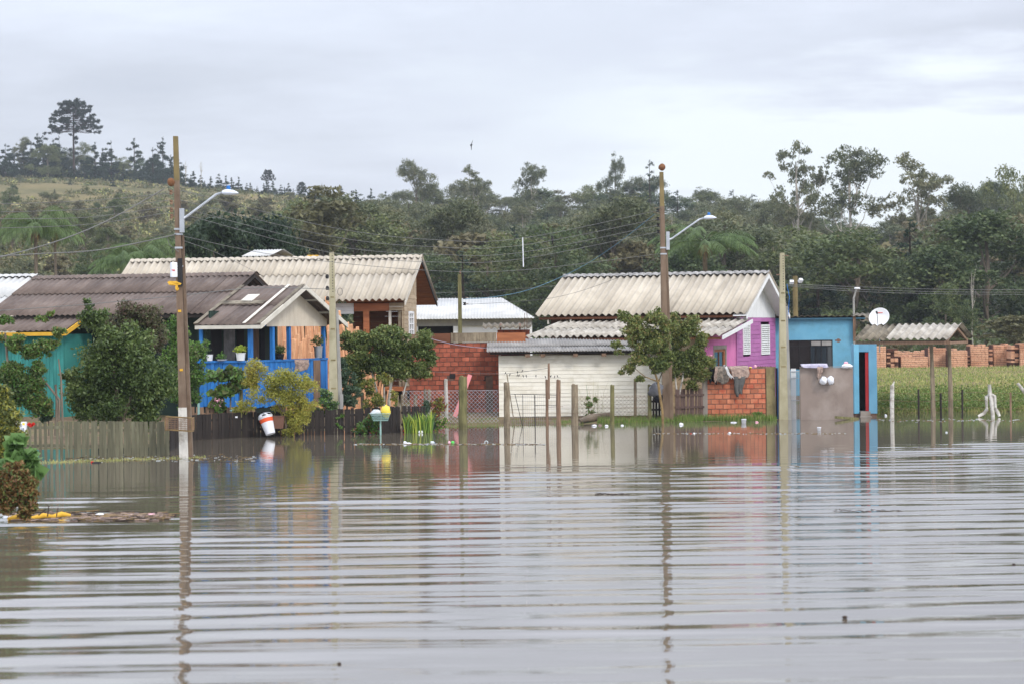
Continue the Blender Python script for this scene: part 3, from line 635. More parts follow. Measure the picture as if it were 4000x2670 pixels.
PR['mpine0'] = proto_pine('mature_pine', 12, 9, 38, n=5200, size=.75, low=.12, layers=8, ragged=.5)
PR['mpine1'] = proto_pine('mature_pine', 12, 8, 39, n=5200, size=.75, low=.15, layers=7, ragged=.6)
PR['arau'] = proto_arau('araucaria_tree', 18, 13, 51)
PR['bare'] = proto_bare('bare_tree', 8, 61); PR['bare2'] = proto_bare('bare_tree', 10, 62)
for k_, p_ in PR.items(): p_['category'] = 'tree'
# --- wooded right-hand hillside, back rows first
sil = ([1450, 1560, 1620, 1700, 1780, 1850, 1920, 2000, 2060, 2130, 2200, 2300, 2400, 2450, 2540, 2620, 2700, 2900, 3000, 3120, 3250, 3330, 3450, 3570, 3700, 3780, 3870, 3960, 4100, 5200],
       [745, 730, 700, 700, 715, 715, 715, 740, 745, 750, 745, 735, 700, 690, 690, 700, 720, 730, 745, 790, 830, 860, 840, 820, 800, 760, 720, 690, 690, 690])
rt = random.Random(99)
RI = [(430, 8, 10.0), (390, 70, 9.5), (350, 140, 9.5), (315, 215, 9), (280, 290, 9), (250, 370, 8.5), (222, 440, 8), (195, 490, 7), (176, 520, 7)]
lab = {'euc': 'grey green eucalyptus in the mass of the wooded hillside', 'broad': 'dense green broadleaf tree in the mass of the wooded hillside', 'brown': 'brownish thin leaved tree in the mass of the wooded hillside', 'pine': 'dark green pine in the mass of the wooded hillside', 'airy': 'tall loose crowned eucalyptus in the mass of the wooded hillside'}
KN = {'euc': 'grey green eucalyptus', 'broad': 'green broadleaf tree', 'brown': 'brownish tree', 'pine': 'dark green pine', 'airy': 'loose eucalyptus'}
LM = [(1560, 'where the open hill ends'), (1750, 'over the tan roof end'), (1950, 'over the garage roof'), (2100, 'by the white spacer rod'), (2300, 'left of the purple house ridge'), (2480, 'over the purple house roof, left part'), (2640, 'behind the mud nest pole'), (2820, 'behind the skirted palm'), (3010, 'over the purple house gable'), (3150, 'over the right concrete post'), (3330, 'over the blue house'), (3480, 'over the satellite dish'), (3640, 'over the shelter roof'), (3800, 'over the shelter end'), (3930, 'over the brick stacks'), (9999, 'at the right edge')]
def where_label(kk, x_, Y):
    lm = next(t for lim, t in LM if x_ < lim); bd = 'on the skyline' if Y > 410 else 'just below the skyline' if Y > 370 else 'high in the wood' if Y > 330 else 'midway up the wood' if Y > 265 else 'low in the wood' if Y > 210 else 'at the foot of the wood'
    return KN[kk] + ' ' + bd + ', ' + lm
for Y, dy, hh in RI:
    px = 1570 - dy * .9; step = 3.5 * F / Y
    while px < 4500:
        x_ = px + rt.uniform(-.3, .3) * step; top = np.interp(x_, *sil) + rt.uniform(-20, 34) + (12 if Y == 430 else 0)
        k = rt.choice(['euc0', 'euc1', 'euc2', 'broad0', 'broad1', 'broad2', 'euc0', 'euc1', 'brown1', 'euc2', 'pine0', 'pine1', 'broad0', 'euc2', 'airy0'] if Y > 270 else ['broad0', 'broad1', 'broad2', 'broad1', 'brown0', 'euc0', 'euc2', 'brown1', 'pine0'])
        pr = PR[k]; base_h = {'euc': 12, 'broad': 9, 'pine': 10, 'airy': 14}.get(k[:-1], 8 if k == 'brown0' else 11); kk = k[:-1]
        g = gpos(x_, Y + rt.uniform(-12, 12)); hw = rt.uniform(7.0, 10.5) * (1.15 if kk in ('euc', 'airy') else 1)
        if Y < 430: top = max(top + 20, YH - (g.z + hw - H) / g.y * F - (x_ - 2000) * sr)
        s = (P(x_, top, g.y).z - g.z) / base_h
        o = plant_tree(pr, x_, top, g.y, base_h, where_label(kk, x_, Y), {'euc': 'eucalyptus trees of the wooded hill', 'broad': 'broadleaf trees of the wooded hill', 'brown': 'brownish trees of the wooded hill', 'pine': 'pines of the wooded hill', 'airy': 'loose crowned trees of the wooded hill'}[kk], wf=rt.uniform(1.25, 1.7))
        px += step * rt.uniform(.75, 1.15)
def named(k, px, top, Y, h, label, wf=1.0): return plant_tree(PR[k], px, top, Y, h, label, None, wf)
named('euc0', 1635, 648, 400, 12, 'twin topped tall eucalyptus where the open hill meets the wood', 1.0)
named('airy1', 1850, 655, 395, 14, 'spreading eucalyptus against the sky, right of the twin topped one', .9)
named('airy0', 2080, 642, 390, 14, 'loose crowned eucalyptus with sky gaps, above the grey garage roof', .8)
named('euc1', 2400, 612, 400, 12, 'tallest pointed eucalyptus left of the brown pole with the mud nest', .6)
named('pine1', 2540, 632, 410, 10, 'dark pine top close behind the mud nest pole', .8)
named('airy1', 3115, 572, 300, 14, 'very tall slim eucalyptus with pale trunk, leftmost of three against the bright sky', .85)
named('airy0', 3335, 578, 300, 14, 'tall feathery eucalyptus, middle of the three against the bright sky', 1.0)
named('airy1', 3575, 612, 300, 14, 'wide open crowned eucalyptus, rightmost of the three against the bright sky', 1.15)
named('euc2', 3780, 700, 300, 12, 'small rounded treetop between the open eucalyptus and the dark right edge trees', .9)
named('broad1', 3960, 655, 290, 9, 'big dark dense tree at the right edge of the skyline', .75)
named('pine0', 2010, 880, 235, 10, 'big soft green pine in front of the wood above the spacer rod', 1.0)
named('bare', 2225, 1010, 190, 8, 'bare pale branched tree in front of the wood left of the nest pole', 1.0)
named('bare2', 1700, 870, 330, 10, 'thin pale dead trunk inside the wood above the tan roof end', .7)
named('broad2', 3690, 1118, 150, 9, 'round bright green tree behind the shelter roof and the brick stacks', 1.0)
g_ = gpos(3950, 140)
named('brown0', 3960, 1225, 140, 8, 'low brownish bush tree behind the brick stacks at the right edge', 2.4)
for i, px in enumerate((3500, 3760)): pass
# pale trunks showing in the wood
for px, t0, Y, hh in [(2985, 1030, 190, 6), (3113, 820, 250, 10), (3450, 930, 190, 6), (3795, 1030, 160, 5), (2625, 800, 300, 9)]:
    named('bare', px, t0, Y, 8, {2985: 'slim pale trunk rising behind the blue house roof', 3113: 'long pale trunk under the leftmost tall eucalyptus', 3450: 'short pale trunk in the wood above the satellite dish', 3795: 'forked pale trunk right of the round bright green tree', 2625: 'thin white trunk just right of the nest pole'}[px], .35)
# --- grassy left-hand hill: ridge trees
named('arau', 292, 392, 590, 18, 'tall umbrella crowned araucaria standing high above the ridge trees')
RT = [('mpine0', 25, 560, 'pine'), ('euc0', 95, 545, 'thin tree'), ('mpine1', 150, 520, 'pine'), ('broad0', 190, 555, 'dense dark tree'), ('mpine0', 235, 530, 'pine'), ('broad1', 320, 560, 'dense dark tree'), ('mpine1', 375, 555, 'pine'), ('mpine0', 438, 548, 'pine'), ('mpine1', 528, 538, 'pine'), ('mpine0', 600, 575, 'pine'), ('mpine1', 640, 538, 'pine')]
mats_dark = l_pine
for px, top in ((-40, 560), (60, 585), (125, 560), (172, 548), (212, 560), (262, 545), (345, 585), (405, 600), (480, 590), (565, 600), (622, 596), (670, 620)): plant_tree(PR[rt.choice(['mpine0', 'mpine1', 'broad1'])], px, top + rt.uniform(-8, 8), 600 + rt.uniform(-8, 8), 11, 'dark bushy tree in the ridge row left of the left utility pole', 'dark trees of the ridge row', wf=1.25)
for i, (k, px, top, nm) in enumerate(RT):
    o = named(k, px, top, 585 + (i % 3) * 8, {'mpine0': 12, 'mpine1': 12, 'euc0': 12, 'broad0': 9, 'broad1': 9}[k], {0: 'layered dark pine at the far left of the ridge', 1: 'thin leaning tree left of the ridge clump', 2: 'left pine of the dense ridge clump under the araucaria', 3: 'round dark tree in the ridge clump under the araucaria', 4: 'tallest pine of the ridge clump left of the araucaria trunk', 5: 'round dark tree right of the araucaria trunk', 6: 'small pine right of the ridge clump', 7: 'slim pine standing apart in the ridge row', 8: 'tall broad pine left of the leaning utility pole top', 9: 'lower pine between two taller ridge pines', 10: 'ridge pine right beside the utility pole top'}[i], .98 if k[0] != 'b' else 1.15)
    for ch in o.children:
        if ch.name.startswith('crown') and k[0] in 'be': ch.data = ch.data
px = -200
while px < 1560:
    Yr, zr = ridge(px); top = derot(px, 0)[1] * 0 + float(np.interp(px, *_gp)) - rt.uniform(22, 62)
    plant_tree(PR['young%d' % rt.randint(0, 1)], px, top, Yr - rt.uniform(2, 14), 4, 'young pine in the row along the grassy ridge', 'young pines along the ridge')
    px += rt.uniform(12, 32)
for px, top, lb in [(1050, 664, 'dark round headed young araucaria on the ridge'), (1180, 712, 'small dark headed araucaria farther right on the ridge')]:
    named('arau', px, top, 575, 18, lb, .8)
for px, top, lb in [(728, 622, 'dead leafless sapling on the ridge right of the pole'), (788, 622, 'taller dead leafless tree on the ridge')]: named('bare', px, top, 570, 8, lb, .7)
# --- bushy growth over the left hill
for px_, n_, tb, Ys in [(0, 0, 0, 0)]: pass
grp = {'euc': 'bushy grey trees on the open hillside', 'broad': 'bushy green trees on the open hillside', 'brown': 'brownish bushes on the open hillside', 'young': 'scattered young pines on the hill'}
lb2 = {'euc': 'bushy grey green tree scattered on the open hillside', 'broad': 'bushy green tree scattered on the open hillside', 'brown': 'brownish bush scattered on the open hillside', 'young': 'young pine scattered over the open hillside'}
for Y in (520, 460, 390, 340, 300, 262, 228, 195):
    px = -300 + rt.uniform(0, 80)
    while px < 1560 - max(0, (330 - Y)) * .3:
        t = (600 - Y) / 400; k = rt.choice(['young0', 'young1', 'young0', 'brown0']) if rt.random() > t * 1.25 else rt.choice(['euc1', 'euc2', 'broad0', 'broad2', 'brown0', 'brown1', 'broad1'])
        hreal = rt.uniform(1.2, 2.4) if k[0] == 'y' or t < .45 else rt.uniform(2.0, 4.2) * (1 + .25 * t)
        kk = k[:-1]; bh = {'euc': 12, 'broad': 9, 'young': 4}.get(kk, 8 if k == 'brown0' else 11)
        YY = Y + rt.uniform(-18, 18); g = gpos(px, YY); s = hreal / bh; o = copy_thing(PR[k], g - Vector((0, 0, .1 * hreal)), rt.uniform(0, 6.28)); wf = 1.3 if kk != 'young' else 1
        if kk in ('euc', 'brown') and k != 'brown0': wf = 1.8; o.location.z -= .28 * hreal; s *= 1.35
        o.scale = (s * wf, s * wf, s); o['label'] = lb2[kk].replace('scattered over the open hillside', '').replace('scattered on the open hillside', '').strip() + (' high' if Y > 440 else ' midway' if Y > 310 else ' low') + ' on the open hill, ' + ('at the left edge' if px < 150 else 'below the araucaria' if px < 420 else 'left of the left pole' if px < 690 else 'right of the left pole' if px < 900 else 'above the dovecote' if px < 1180 else 'above the left concrete post' if px < 1380 else 'near the start of the wood'); o['group'] = grp[kk]
        px += F / Y * rt.uniform(1.8, 4.6) * (3.2 if Y > 400 else 1.8 if Y > 320 else 1.0)
def scrub():
    rg = random.Random(4); cen = []; mi = []; r2 = np.random.default_rng(4)
    for _ in range(9500):
        px = rg.uniform(-300, 1650); Y = rg.uniform(152, 598)
        if rg.random() < .35: Y = rg.uniform(152, 380)
        g = gpos(px, Y); patch = hnoise(g.x * .6 + 5, g.y * .45)
        if patch < -.25 and Y > 400: continue
        k = rg.uniform(.3, .8); n = 18
        c = r2.normal(size=(n, 3)) * (k, k, k * .45) + (g.x, g.y, g.z + k * .4); cen.append(c); mi += [0 if rg.random() < .7 else (3 if rg.random() < .5 else (1 if rg.random() < .4 else 2))] * n
    cen = np.concatenate(cen); o = inst('hillside_scrub', leaf_mesh('scrub', cen, .5, [l_scrub, l_grass2, l_broad, l_brown], 8, .6, -.3, mi=mi), None); tag(o, kind='stuff', label='low scrub and rough grass over the open hillside')
scrub()
# ================================================================ houses
def plank_wall(parent, axis, a0, a1, fixed, z0, z1, ph, m, th=.022, lap=.007, gap=.004, face=-1, name='plank', breaks=(), holes=()):
    """horizontal boards. axis 'x': wall runs along x at y=fixed (outer face towards -y); axis 'y': runs along y at x=fixed (outer face towards +x)"""
    n = max(1, round((z1 - z0) / ph)); h = (z1 - z0) / n; cuts = [a0] + sorted(b for b in breaks if a0 < b < a1) + [a1]
    for i in range(n):
        za, zb = z0 + i * h, z0 + (i + 1) * h - gap
        for c0, c1 in zip(cuts[:-1], cuts[1:]):
            segs = [(c0, c1)]
            for (h0, h1, hz0, hz1) in holes:
                if zb > hz0 + .01 and za < hz1 - .01:
                    ns = []
                    for s0, s1 in segs:
                        if h1 <= s0 or h0 >= s1: ns.append((s0, s1)); continue
                        if h0 > s0: ns.append((s0, h0))
                        if h1 < s1: ns.append((h1, s1))
                    segs = ns
            for s0, s1 in segs:
                b = MB(); j = random.uniform(-.0025, .0025); o0 = lap + j; o1 = j; s0_, s1_ = s0 + .001, s1 - .002
                if axis == 'x': p = [(s0_, fixed - th - o0, za), (s1_, fixed - th - o0, za), (s1_, fixed, za), (s0_, fixed, za), (s0_, fixed - th - o1, zb), (s1_, fixed - th - o1, zb), (s1_, fixed, zb), (s0_, fixed, zb)]
                else: p = [(fixed + th + o0, s0_, za), (fixed + th + o0, s1_, za), (fixed, s1_, za), (fixed, s0_, za), (fixed + th + o1, s0_, zb), (fixed + th + o1, s1_, zb), (fixed, s1_, zb), (fixed, s0_, zb)]
                b.hexa(p, m); b.build(name, parent, loc=p[0])
def brick_wall(parent, x0, x1, y, z0, z1, bw, bh, m, mm, depth=.12, joint=.019, holes=(), jit=.005):
    b = MB(); b.box(x0 + .004, x1 - .004, y + .016, y + depth - .01, z0, z1 - .004, mm); b.build('mortar_bed', parent)
    full = MB(); full.box(0, bw - joint, 0, depth, 0, bh - joint, m); fm = full.mesh('brick'); cache = {}
    nr = max(1, round((z1 - z0) / bh)); h = (z1 - z0) / nr
    for r in range(nr):
        x = x0 - (bw / 2 if r % 2 else 0) + random.uniform(-.01, .01)
        while x < x1 - .03:
            a, e = max(x, x0), min(x + bw, x1); cx, cz = (a + e) / 2, z0 + (r + .5) * h
            if e - a > .05 and not any(abs(cx - hx) < hr and abs(cz - hz) < h * .6 for hx, hz, hr in holes):
                if e - a > bw - .01: me = fm
                else:
                    k = round(e - a, 2)
                    if k not in cache: q = MB(); q.box(0, k - joint, 0, depth, 0, bh - joint, m); cache[k] = q.mesh('brick')
                    me = cache[k]
                inst('brick', me, parent, (a, y + random.uniform(-jit, jit), z0 + r * h + random.uniform(-.0015, .0015)), (0, 0, random.uniform(-.008, .008)))
            x += bw
def tri_prism(name, parent, pts, axis, t, m):
    """pts in (a, z) outline, extruded by t; axis 'x' -> outline in the y-z plane (extruded in x), 'y' -> x-z plane"""
    b = MB(); f = (lambda a, z, o: (o, a, z)) if axis[0] == 'x' else (lambda a, z, o: (a, o, z)); o = axis[1]; n = len(pts)
    b.quad([f(a, z, o) for a, z in pts], m); b.quad([f(a, z, o + t) for a, z in reversed(pts)], m)
    for i in range(n):
        p, q = pts[i], pts[(i + 1) % n]; b.quad([f(p[0], p[1], o + t), f(q[0], q[1], o + t), f(q[0], q[1], o), f(p[0], p[1], o)], m)
    return b.build(name, parent)
def bar(name, parent, a, b_, w_, h_, m, up=(0, 0, 1)):
    q = MB(); q.beam(a, b_, w_, h_, m, up); return q.build(name, parent, loc=a)
def house(fr, name, label, cat='house'): return empty(name, fr.o, -fr.a, label, cat)

# ---------------------------------------------------------------- purple house with a lean-to
f = Frame(2876, 1400, 71.5, 20)
hp = house(f, 'wooden_house', 'purple boarded house with cream corrugated roof and white shutters')
Wd = f.Y(3026, 1330, 0); xe = f.X(2921, 1225, -.5); ze = f.Z(xe, -.5, 1227); yr = f.Y(3006, 1058, xe); zr = f.Z(xe, yr, 1068); yf = 2 * yr + .5
xl = f.X(2091, 1238, -.5)
roof_plane(hp, xl, xe, -.5, ze, yr, zr, m_fibre, pitch=.225, amp=.040, nw=5)
roof_plane(hp, xl, xe, yf, ze, yr, zr, m_fibre, pitch=.225, amp=.040, nw=5)
ridge_cap(hp, xl, xe + .02, yr, zr + .075, m_cap, pitch=.225, slope=(zr - ze) / (yr + .5))
zt = f.Z(0, 0, 1240); zb = .12
sl = (zr - ze) / (yr + .5)
zU = lambda y: ze - .03 + sl * (y + .5 if y < yr else yf - y)   # underside of the roof
plank_wall(hp, 'y', 0, Wd, 0, zb, zt, .135, m_purple, lap=.010, holes=[(f.Y(2898, 1320, 0), f.Y(2926, 1320, 0), f.Z(0, .4, 1384), f.Z(0, .4, 1266)), (f.Y(2969, 1320, 0), f.Y(3002, 1320, 0), f.Z(0, 3, 1384), f.Z(0, 3, 1268))])
wbox('corner_post', hp, -.06, .035, -.05, .0, zb, zt, m_purple)
# white vertical gable boards
n = 22
for i in range(n):
    a, e = Wd * i / n, Wd * (i + 1) / n - .006; tri_prism('gable_board', hp, [(a, zt), (e, zt), (e, min(zU(e), zr) - .02), (a, min(zU(a), zr) - .02)], ('x', .0), .025, m_white)
wbox('front_wall', hp, xl + .35, -.07, .0, .1, 0, zU(0) - .02, m_brown)
wbox('left_wall', hp, xl + .35, xl + .45, .1, Wd, 0, zU(0) - .02, m_purple); wbox('back_wall', hp, xl + .46, -.01, Wd - .1, Wd, 0, zU(Wd) - .02, m_purple)
for (p0, p1) in (((-.5, ze), (yr, zr)), ((yf, ze), (yr, zr))):
    bar('rake_board', hp, (xe - .03, p0[0], p0[1] - .07), (xe - .03, p1[0], p1[1] - .07), .03, .14, m_white, up=(1, 0, 0)) if False else None
    q = MB(); y0_, z0_ = p0; y1_, z1_ = p1; q.hexa([(xe - .05, y0_, z0_ - .15), (xe - .02, y0_, z0_ - .15), (xe - .02, y1_, z1_ - .15), (xe - .05, y1_, z1_ - .15), (xe - .05, y0_, z0_ - .01), (xe - .02, y0_, z0_ - .01), (xe - .02, y1_, z1_ - .01), (xe - .05, y1_, z1_ - .01)], m_white); q.build('rake_board', hp)
    q = MB(); q.hexa([(.03, y0_, z0_ - .06), (xe - .06, y0_, z0_ - .06), (xe - .06, y1_, z1_ - .06), (.03, y1_, z1_ - .06), (.03, y0_, z0_ - .04), (xe - .06, y0_, z0_ - .04), (xe - .06, y1_, z1_ - .04), (.03, y1_, z1_ - .04)], m_white); q.build('soffit_board', hp)
bar('eave_beam', hp, (xl + .1, -.42, ze - .06), (xe - .08, -.42, ze - .06), .05, .07, m_brownw)
for i in range(8): x = xl + .4 + i * (-.4 - xl) / 8; bar('roof_strut', hp, (x, -.4, ze - .24), (x, -.4, ze - .1), .045, .05, m_trim, up=(1, 0, 0))
for (pa, pb) in ((2898, 2926), (2969, 3002)):   # shutters
    ya, yb = f.Y(pa, 1320, 0), f.Y(pb, 1320, 0); z0, z1 = f.Z(0, ya, 1384), f.Z(0, ya, 1268 if pa > 2900 else 1266)
    q = MB()
    for (a, b_, c, d) in ((ya, yb, z0, z0 + .05), (ya, yb, z1 - .05, z1), (ya, ya + .05 * (yb - ya) / .9, z0 + .05, z1 - .05), (yb - .05, yb, z0 + .05, z1 - .05)): q.box(.01, .045, a, b_, c, d, m_white)
    sh = q.build('shutter', hp); k = 13
    for i in range(k):
        z = z0 + .06 + (z1 - z0 - .12) * (i + .5) / k; h = (z1 - z0 - .12) / k
        q = MB(); q.hexa([(.0, ya + .05, z - h * .1), (.045, ya + .05, z - h * .5), (.045, yb - .05, z - h * .5), (.0, yb - .05, z - h * .1), (.0, ya + .05, z + h * .1), (.045, ya + .05, z - h * .3), (.045, yb - .05, z - h * .3), (.0, yb - .05, z + h * .1)], m_white); q.build('slat', sh)
    wbox('shutter_back', sh, -.03, .0, ya, yb, z0, z1, m_white)
# lean-to in front
d0 = f.Y(2766, 1400, 0)
rx = f.X(2823, 1317, d0 - .35); zle = f.Z(rx, d0 - .35, 1314); zlt = f.Z(.35, -.12, 1251)
xll = f.X(2053, 1310, d0 - .35)
roof_plane(hp, xll, rx, d0 - .35, zle, -.03, zlt, m_fibre3, pitch=.225, amp=.040, nw=5, rows=2)
plw = MB(); zs = lambda y: zle - .05 + (zlt - zle) * (y - d0 + .35) / (-.03 - d0 + .35)
dn0, dn1 = f.Y(2790, 1420, 0), f.Y(2834, 1420, 0); zd = f.Z(0, dn0, 1364)
for (a, e) in ((d0, dn0 - .12), (dn1 + .12, -.06)):
    tri_prism('plaster_wall', hp, [(a, 0), (e, 0), (e, zs(e)), (a, zs(a))], ('x', -.12), .12, m_pink)
tri_prism('plaster_wall', hp, [(dn0 - .12, zd + .12), (dn1 + .12, zd + .12), (dn1 + .12, zs(dn1)), (dn0 - .12, zs(dn0))], ('x', -.12), .12, m_pink)
q = MB(); q.box(-.11, .008, dn0 - .118, dn0, 0, zd + .118, m_cem); q.box(-.11, .008, dn1, dn1 + .118, 0, zd + .118, m_cem); q.box(-.11, .008, dn0 + .001, dn1 - .001, zd, zd + .118, m_cem); q.build('door_surround', hp)
q = MB(); q.box(-.08, -.05, dn0, dn1, 0.05, zd, m_glass); q.build('door_glass', hp)
dr = MB(); dr.box(-.1, -.02, dn0, dn0 + .09, 0, zd, m_orangew); dr.box(-.1, -.02, dn1 - .14, dn1, 0, zd, m_orangew); dr.box(-.1, -.025, dn0 + .09, dn1 - .14, zd - .08, zd, m_orangew); dr.box(-.09, -.03, (dn0 + dn1) / 2 - .03, (dn0 + dn1) / 2 + .03, 0, zd - .08, m_brownw); dr.box(-.09, -.03, dn0 + .09, dn1 - .14, .9, .98, m_brownw); dr.build('door', hp)
wbox('lean_to_front_wall', hp, xll + .3, -.13, d0, d0 + .1, 0, zle - .04, m_tanw)
q = MB(); y0_, y1_ = d0 - .35, -.05; q.hexa([(rx - .02, y0_, zle - .09), (rx + .01, y0_, zle - .09), (rx + .01, y1_, zlt - .09), (rx - .02, y1_, zlt - .09), (rx - .02, y0_, zle + .03), (rx + .01, y0_, zle + .03), (rx + .01, y1_, zlt + .03), (rx - .02, y1_, zlt + .03)], m_white); q.build('rake_board', hp)
bar('lean_to_beam', hp, (xll + .05, d0 - .28, zle - .05), (rx - .08, d0 - .28, zle - .05), .05, .07, m_brownw)

# ---------------------------------------------------------------- white boarded shed
f = Frame(1948, 1500, 67.2, 0)
hs = house(f, 'white_shed', 'long cream boarded shed with a low grey corrugated roof behind the wire fence', 'shed')
Lx = f.X(2612, 1500); zt = f.Z(0, 0, 1388); zb = f.Z(0, 0, 1626); brk = [f.X(2240, 1450)]
plank_wall(hs, 'x', 0, Lx, 0, zb, zt, .113, m_whitew, lap=.009, breaks=brk)
wbox('plinth', hs, 0.02, Lx - .02, -.01, .1, -.2, zb - .002, m_brown)
wbox('left_wall', hs, 0.0, .06, .01, 2.4, 0, zt, m_whitew); wbox('right_wall', hs, Lx - .06, Lx, .01, 2.4, 0, zt, m_whitew)
wbox('inner_wall', hs, .07, Lx - .07, .002, .03, zb, zt, m_whitew)
ye, ze, yt = -.4, f.Z(0, -.4, 1375), 2.4; zt2 = f.Z(0, 2.4, 1327); x0, x1 = f.X(1900, 1375, ye), Lx + .3
roof_plane(hs, x0, x1, ye, ze, yt, zt2, m_fibre2, pitch=.092, amp=.012, nw=12, rows=2, split=[0, .42, 1])
bar('eave_beam', hs, (x0 + .1, ye + .1, ze - .035), (x1 - .1, ye + .1, ze - .035), .06, .05, m_wood_d)
for px in (2060, 2120, 2247, 2358, 2470, 2570):
    x = f.X(px, 1380, ye + .1); q = MB(); q.hexa([(x - .07, ye + .04, ze - .15), (x + .07, ye + .04, ze - .15), (x + .07, .2, ze - .10), (x - .07, .2, ze - .10), (x - .07, ye + .04, ze - .063), (x + .07, ye + .04, ze - .063), (x + .07, .2, ze - .03), (x - .07, .2, ze - .03)], m_wood_r); q.build('rafter_end', hs)

# ---------------------------------------------------------------- red brick wall with capping boards
f = Frame(1946, 1500, 69.0, 0)
bw = empty('brick_wall', f.o, 0, 'rough red hollow brick wall topped with loose boards, left of the white shed', 'wall')
x0 = f.X(1600, 1500); x1 = f.X(2056, 1400); z0 = f.Z(0, 0, 1626); z1 = f.Z(0, 0, 1336)
hl = [(f.X(1767, 1465), f.Z(0, 0, 1465), .10), (f.X(1900, 1476), f.Z(0, 0, 1477), .10)]
brick_wall(bw, x0, x1, 0, z0, z1, .228, .141, m_brick, m_mortar, holes=hl)
for hx, hz, hr in hl: wbox('broken_hole', bw, hx - .09, hx + .09, .0, .009, hz - .07, hz + .07, m_dkvoid)
wbox('foundation', bw, x0, x1, .01, .12, -.3, z0 - .002, m_mortar)
zc0, zc1 = z1 + .004, f.Z(0, 0, 1300)
for pa, pb, m, dz in ((1600, 1690, m_wood_r, -.01), (1691, 1759, m_brownw, 0.0), (1761, 1938, m_wood_w, .015), (1940, 2052, m_orangew, .005)):
    wbox('capping_board', bw, f.X(pa, 1320), f.X(pb, 1320), -.04, .10, zc0 + abs(dz) * .2, zc1 + dz, m)
wbox('stain_buttress', bw, f.X(1897, 1500), f.X(1925, 1500), -.03, -.008, z0, f.Z(0, 0, 1470), m_brown)
# brick hut behind with a corner of corrugated roof
f = Frame(1940, 1300, 76, 0)
hb = empty('brick_hut', f.o, 0, 'small brick hut with sagging corrugated roof behind the capped brick wall', 'hut')
xx0, xx1 = f.X(1884, 1280), f.X(2075, 1280); zt_ = f.Z(0, 0, 1288)
brick_wall(hb, f.X(1942, 1300), xx1 - .05, 0, zt_ - .45, zt_, .2, .1, m_brick2, m_mortar)
wbox('wall_base', hb, f.X(1942, 1300), xx1 - .05, 0.01, .12, 0, zt_ - .46, m_mortar)
roof_plane(hb, xx0, xx1, -.35, f.Z(0, -.35, 1284), 1.6, f.Z(0, 1.6, 1266), m_fibre_dk, pitch=.2, amp=.03, nw=5)
for px in (1955, 2030): bar('rafter', hb, (f.X(px, 1280), -.3, zt_ + .04), (f.X(px, 1280), .8, zt_ + .16), .06, .08, m_brownw)
q = MB()
for dx in (0, .08): q.tube([(f.X(2048, 1290) + dx, -.3, zt_ - .1), (f.X(2048, 1290) + dx + .01, -.3, zt_ + .55)], .008, m_rust, n=4)
q.build('rebar', hb)

# ---------------------------------------------------------------- grey hipped garage building
f = Frame(1630, 1240, 95, 0)
hg = house(f, 'garage_building', 'low building with pale hipped roof and dark wide opening behind the brick wall', 'building')
xr = f.X(2088, 1235, -.5); xl_ = f.X(1500, 1240, -.5); ze = f.Z(4, -.5, 1244); zr = f.Z(2, 3.6, 1166); xh = f.X(1958, 1167, 3.6)
def slope_quad(parent, pts, m, name='roof_slope', t=.03, pitch=.095, amp=.012):
    pass
b = MB(); P4 = [(xl_, -.5, ze), (xr, -.5, ze), (xh, 3.6, zr), (xl_, 3.6, zr)]
# corrugated hip roof built as strips of waves clipped to the slope
def waves(parent, A, B, Cc, D, m, pitch, amp, name, n_per=14):
    """A-B along the eave, D-C along the ridge (shorter); waves run from eave to ridge"""
    A, B, Cc, D = map(Vector, (A, B, Cc, D)); u = (B - A).normalized(); L = (B - A).length; v = (D - A); v = (v - u * v.dot(u)); hgt = v.length; v.normalize(); nr = u.cross(v)
    tot = int(L / pitch); j = 0; c1 = (Cc - A).dot(u); d1 = (D - A).dot(u)
    while j < tot:
        n = min(n_per, tot - j); q = MB(); i = q.mi(m); k = n * 6 + 1
        for s in range(k):
            x = (j + s / 6) * pitch; top = hgt
            if x > c1: top = hgt * max(0.02, (L - x) / max(L - c1, .01))
            if x < d1: top = min(top, hgt * max(0.02, x / max(d1, .01)))
            wv = amp * math.cos(2 * math.pi * s / 6) + amp
            q.v.append(tuple(A + u * x + nr * wv)); q.v.append(tuple(A + u * x + v * top + nr * wv))
        for s in range(k - 1): q.f.append((2 * s, 2 * s + 2, 2 * s + 3, 2 * s + 1)); q.m.append(i)
        o = q.build(name, parent, smooth=True); soli(o, .008); j += n
waves(hg, (xl_, -.5, ze), (xr, -.5, ze), (xh, 3.6, zr), (xl_, 3.6, zr), m_white_roof, .13, .014, 'roof_sheet')
waves(hg, (xr, -.5, ze), (xr, 7.7, ze), (xh, 3.6, zr), (xh, 3.6, zr), m_white_roof, .13, .014, 'roof_sheet')
waves(hg, (xr, 7.7, ze), (xl_, 7.7, ze), (xl_, 3.6, zr), (xh, 3.6, zr), m_white_roof, .13, .014, 'roof_sheet')
zz = lambda py: f.Z(3, 0, py)
xo0, xo1 = f.X(1632, 1285), f.X(1770, 1285)
wbox('fascia_wall', hg, xl_ + .4, f.X(2078, 1260), 0, .15, zz(1272), ze - .02, m_conc_g)
wbox('pier', hg, xo1, f.X(1786, 1285), 0.003, .2, 0, zz(1272) - .003, m_white); wbox('pier', hg, f.X(1786, 1285) + .002, f.X(2078, 1260), 0.15, .25, 0, zz(1272) - .003, m_white)
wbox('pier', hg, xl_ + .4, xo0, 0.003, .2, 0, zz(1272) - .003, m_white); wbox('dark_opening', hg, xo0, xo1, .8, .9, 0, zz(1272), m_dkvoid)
wbox('side_wall', hg, f.X(2078, 1260) - .15, f.X(2078, 1260) - .001, .26, 7.2, 0, ze - .02, m_conc_g)

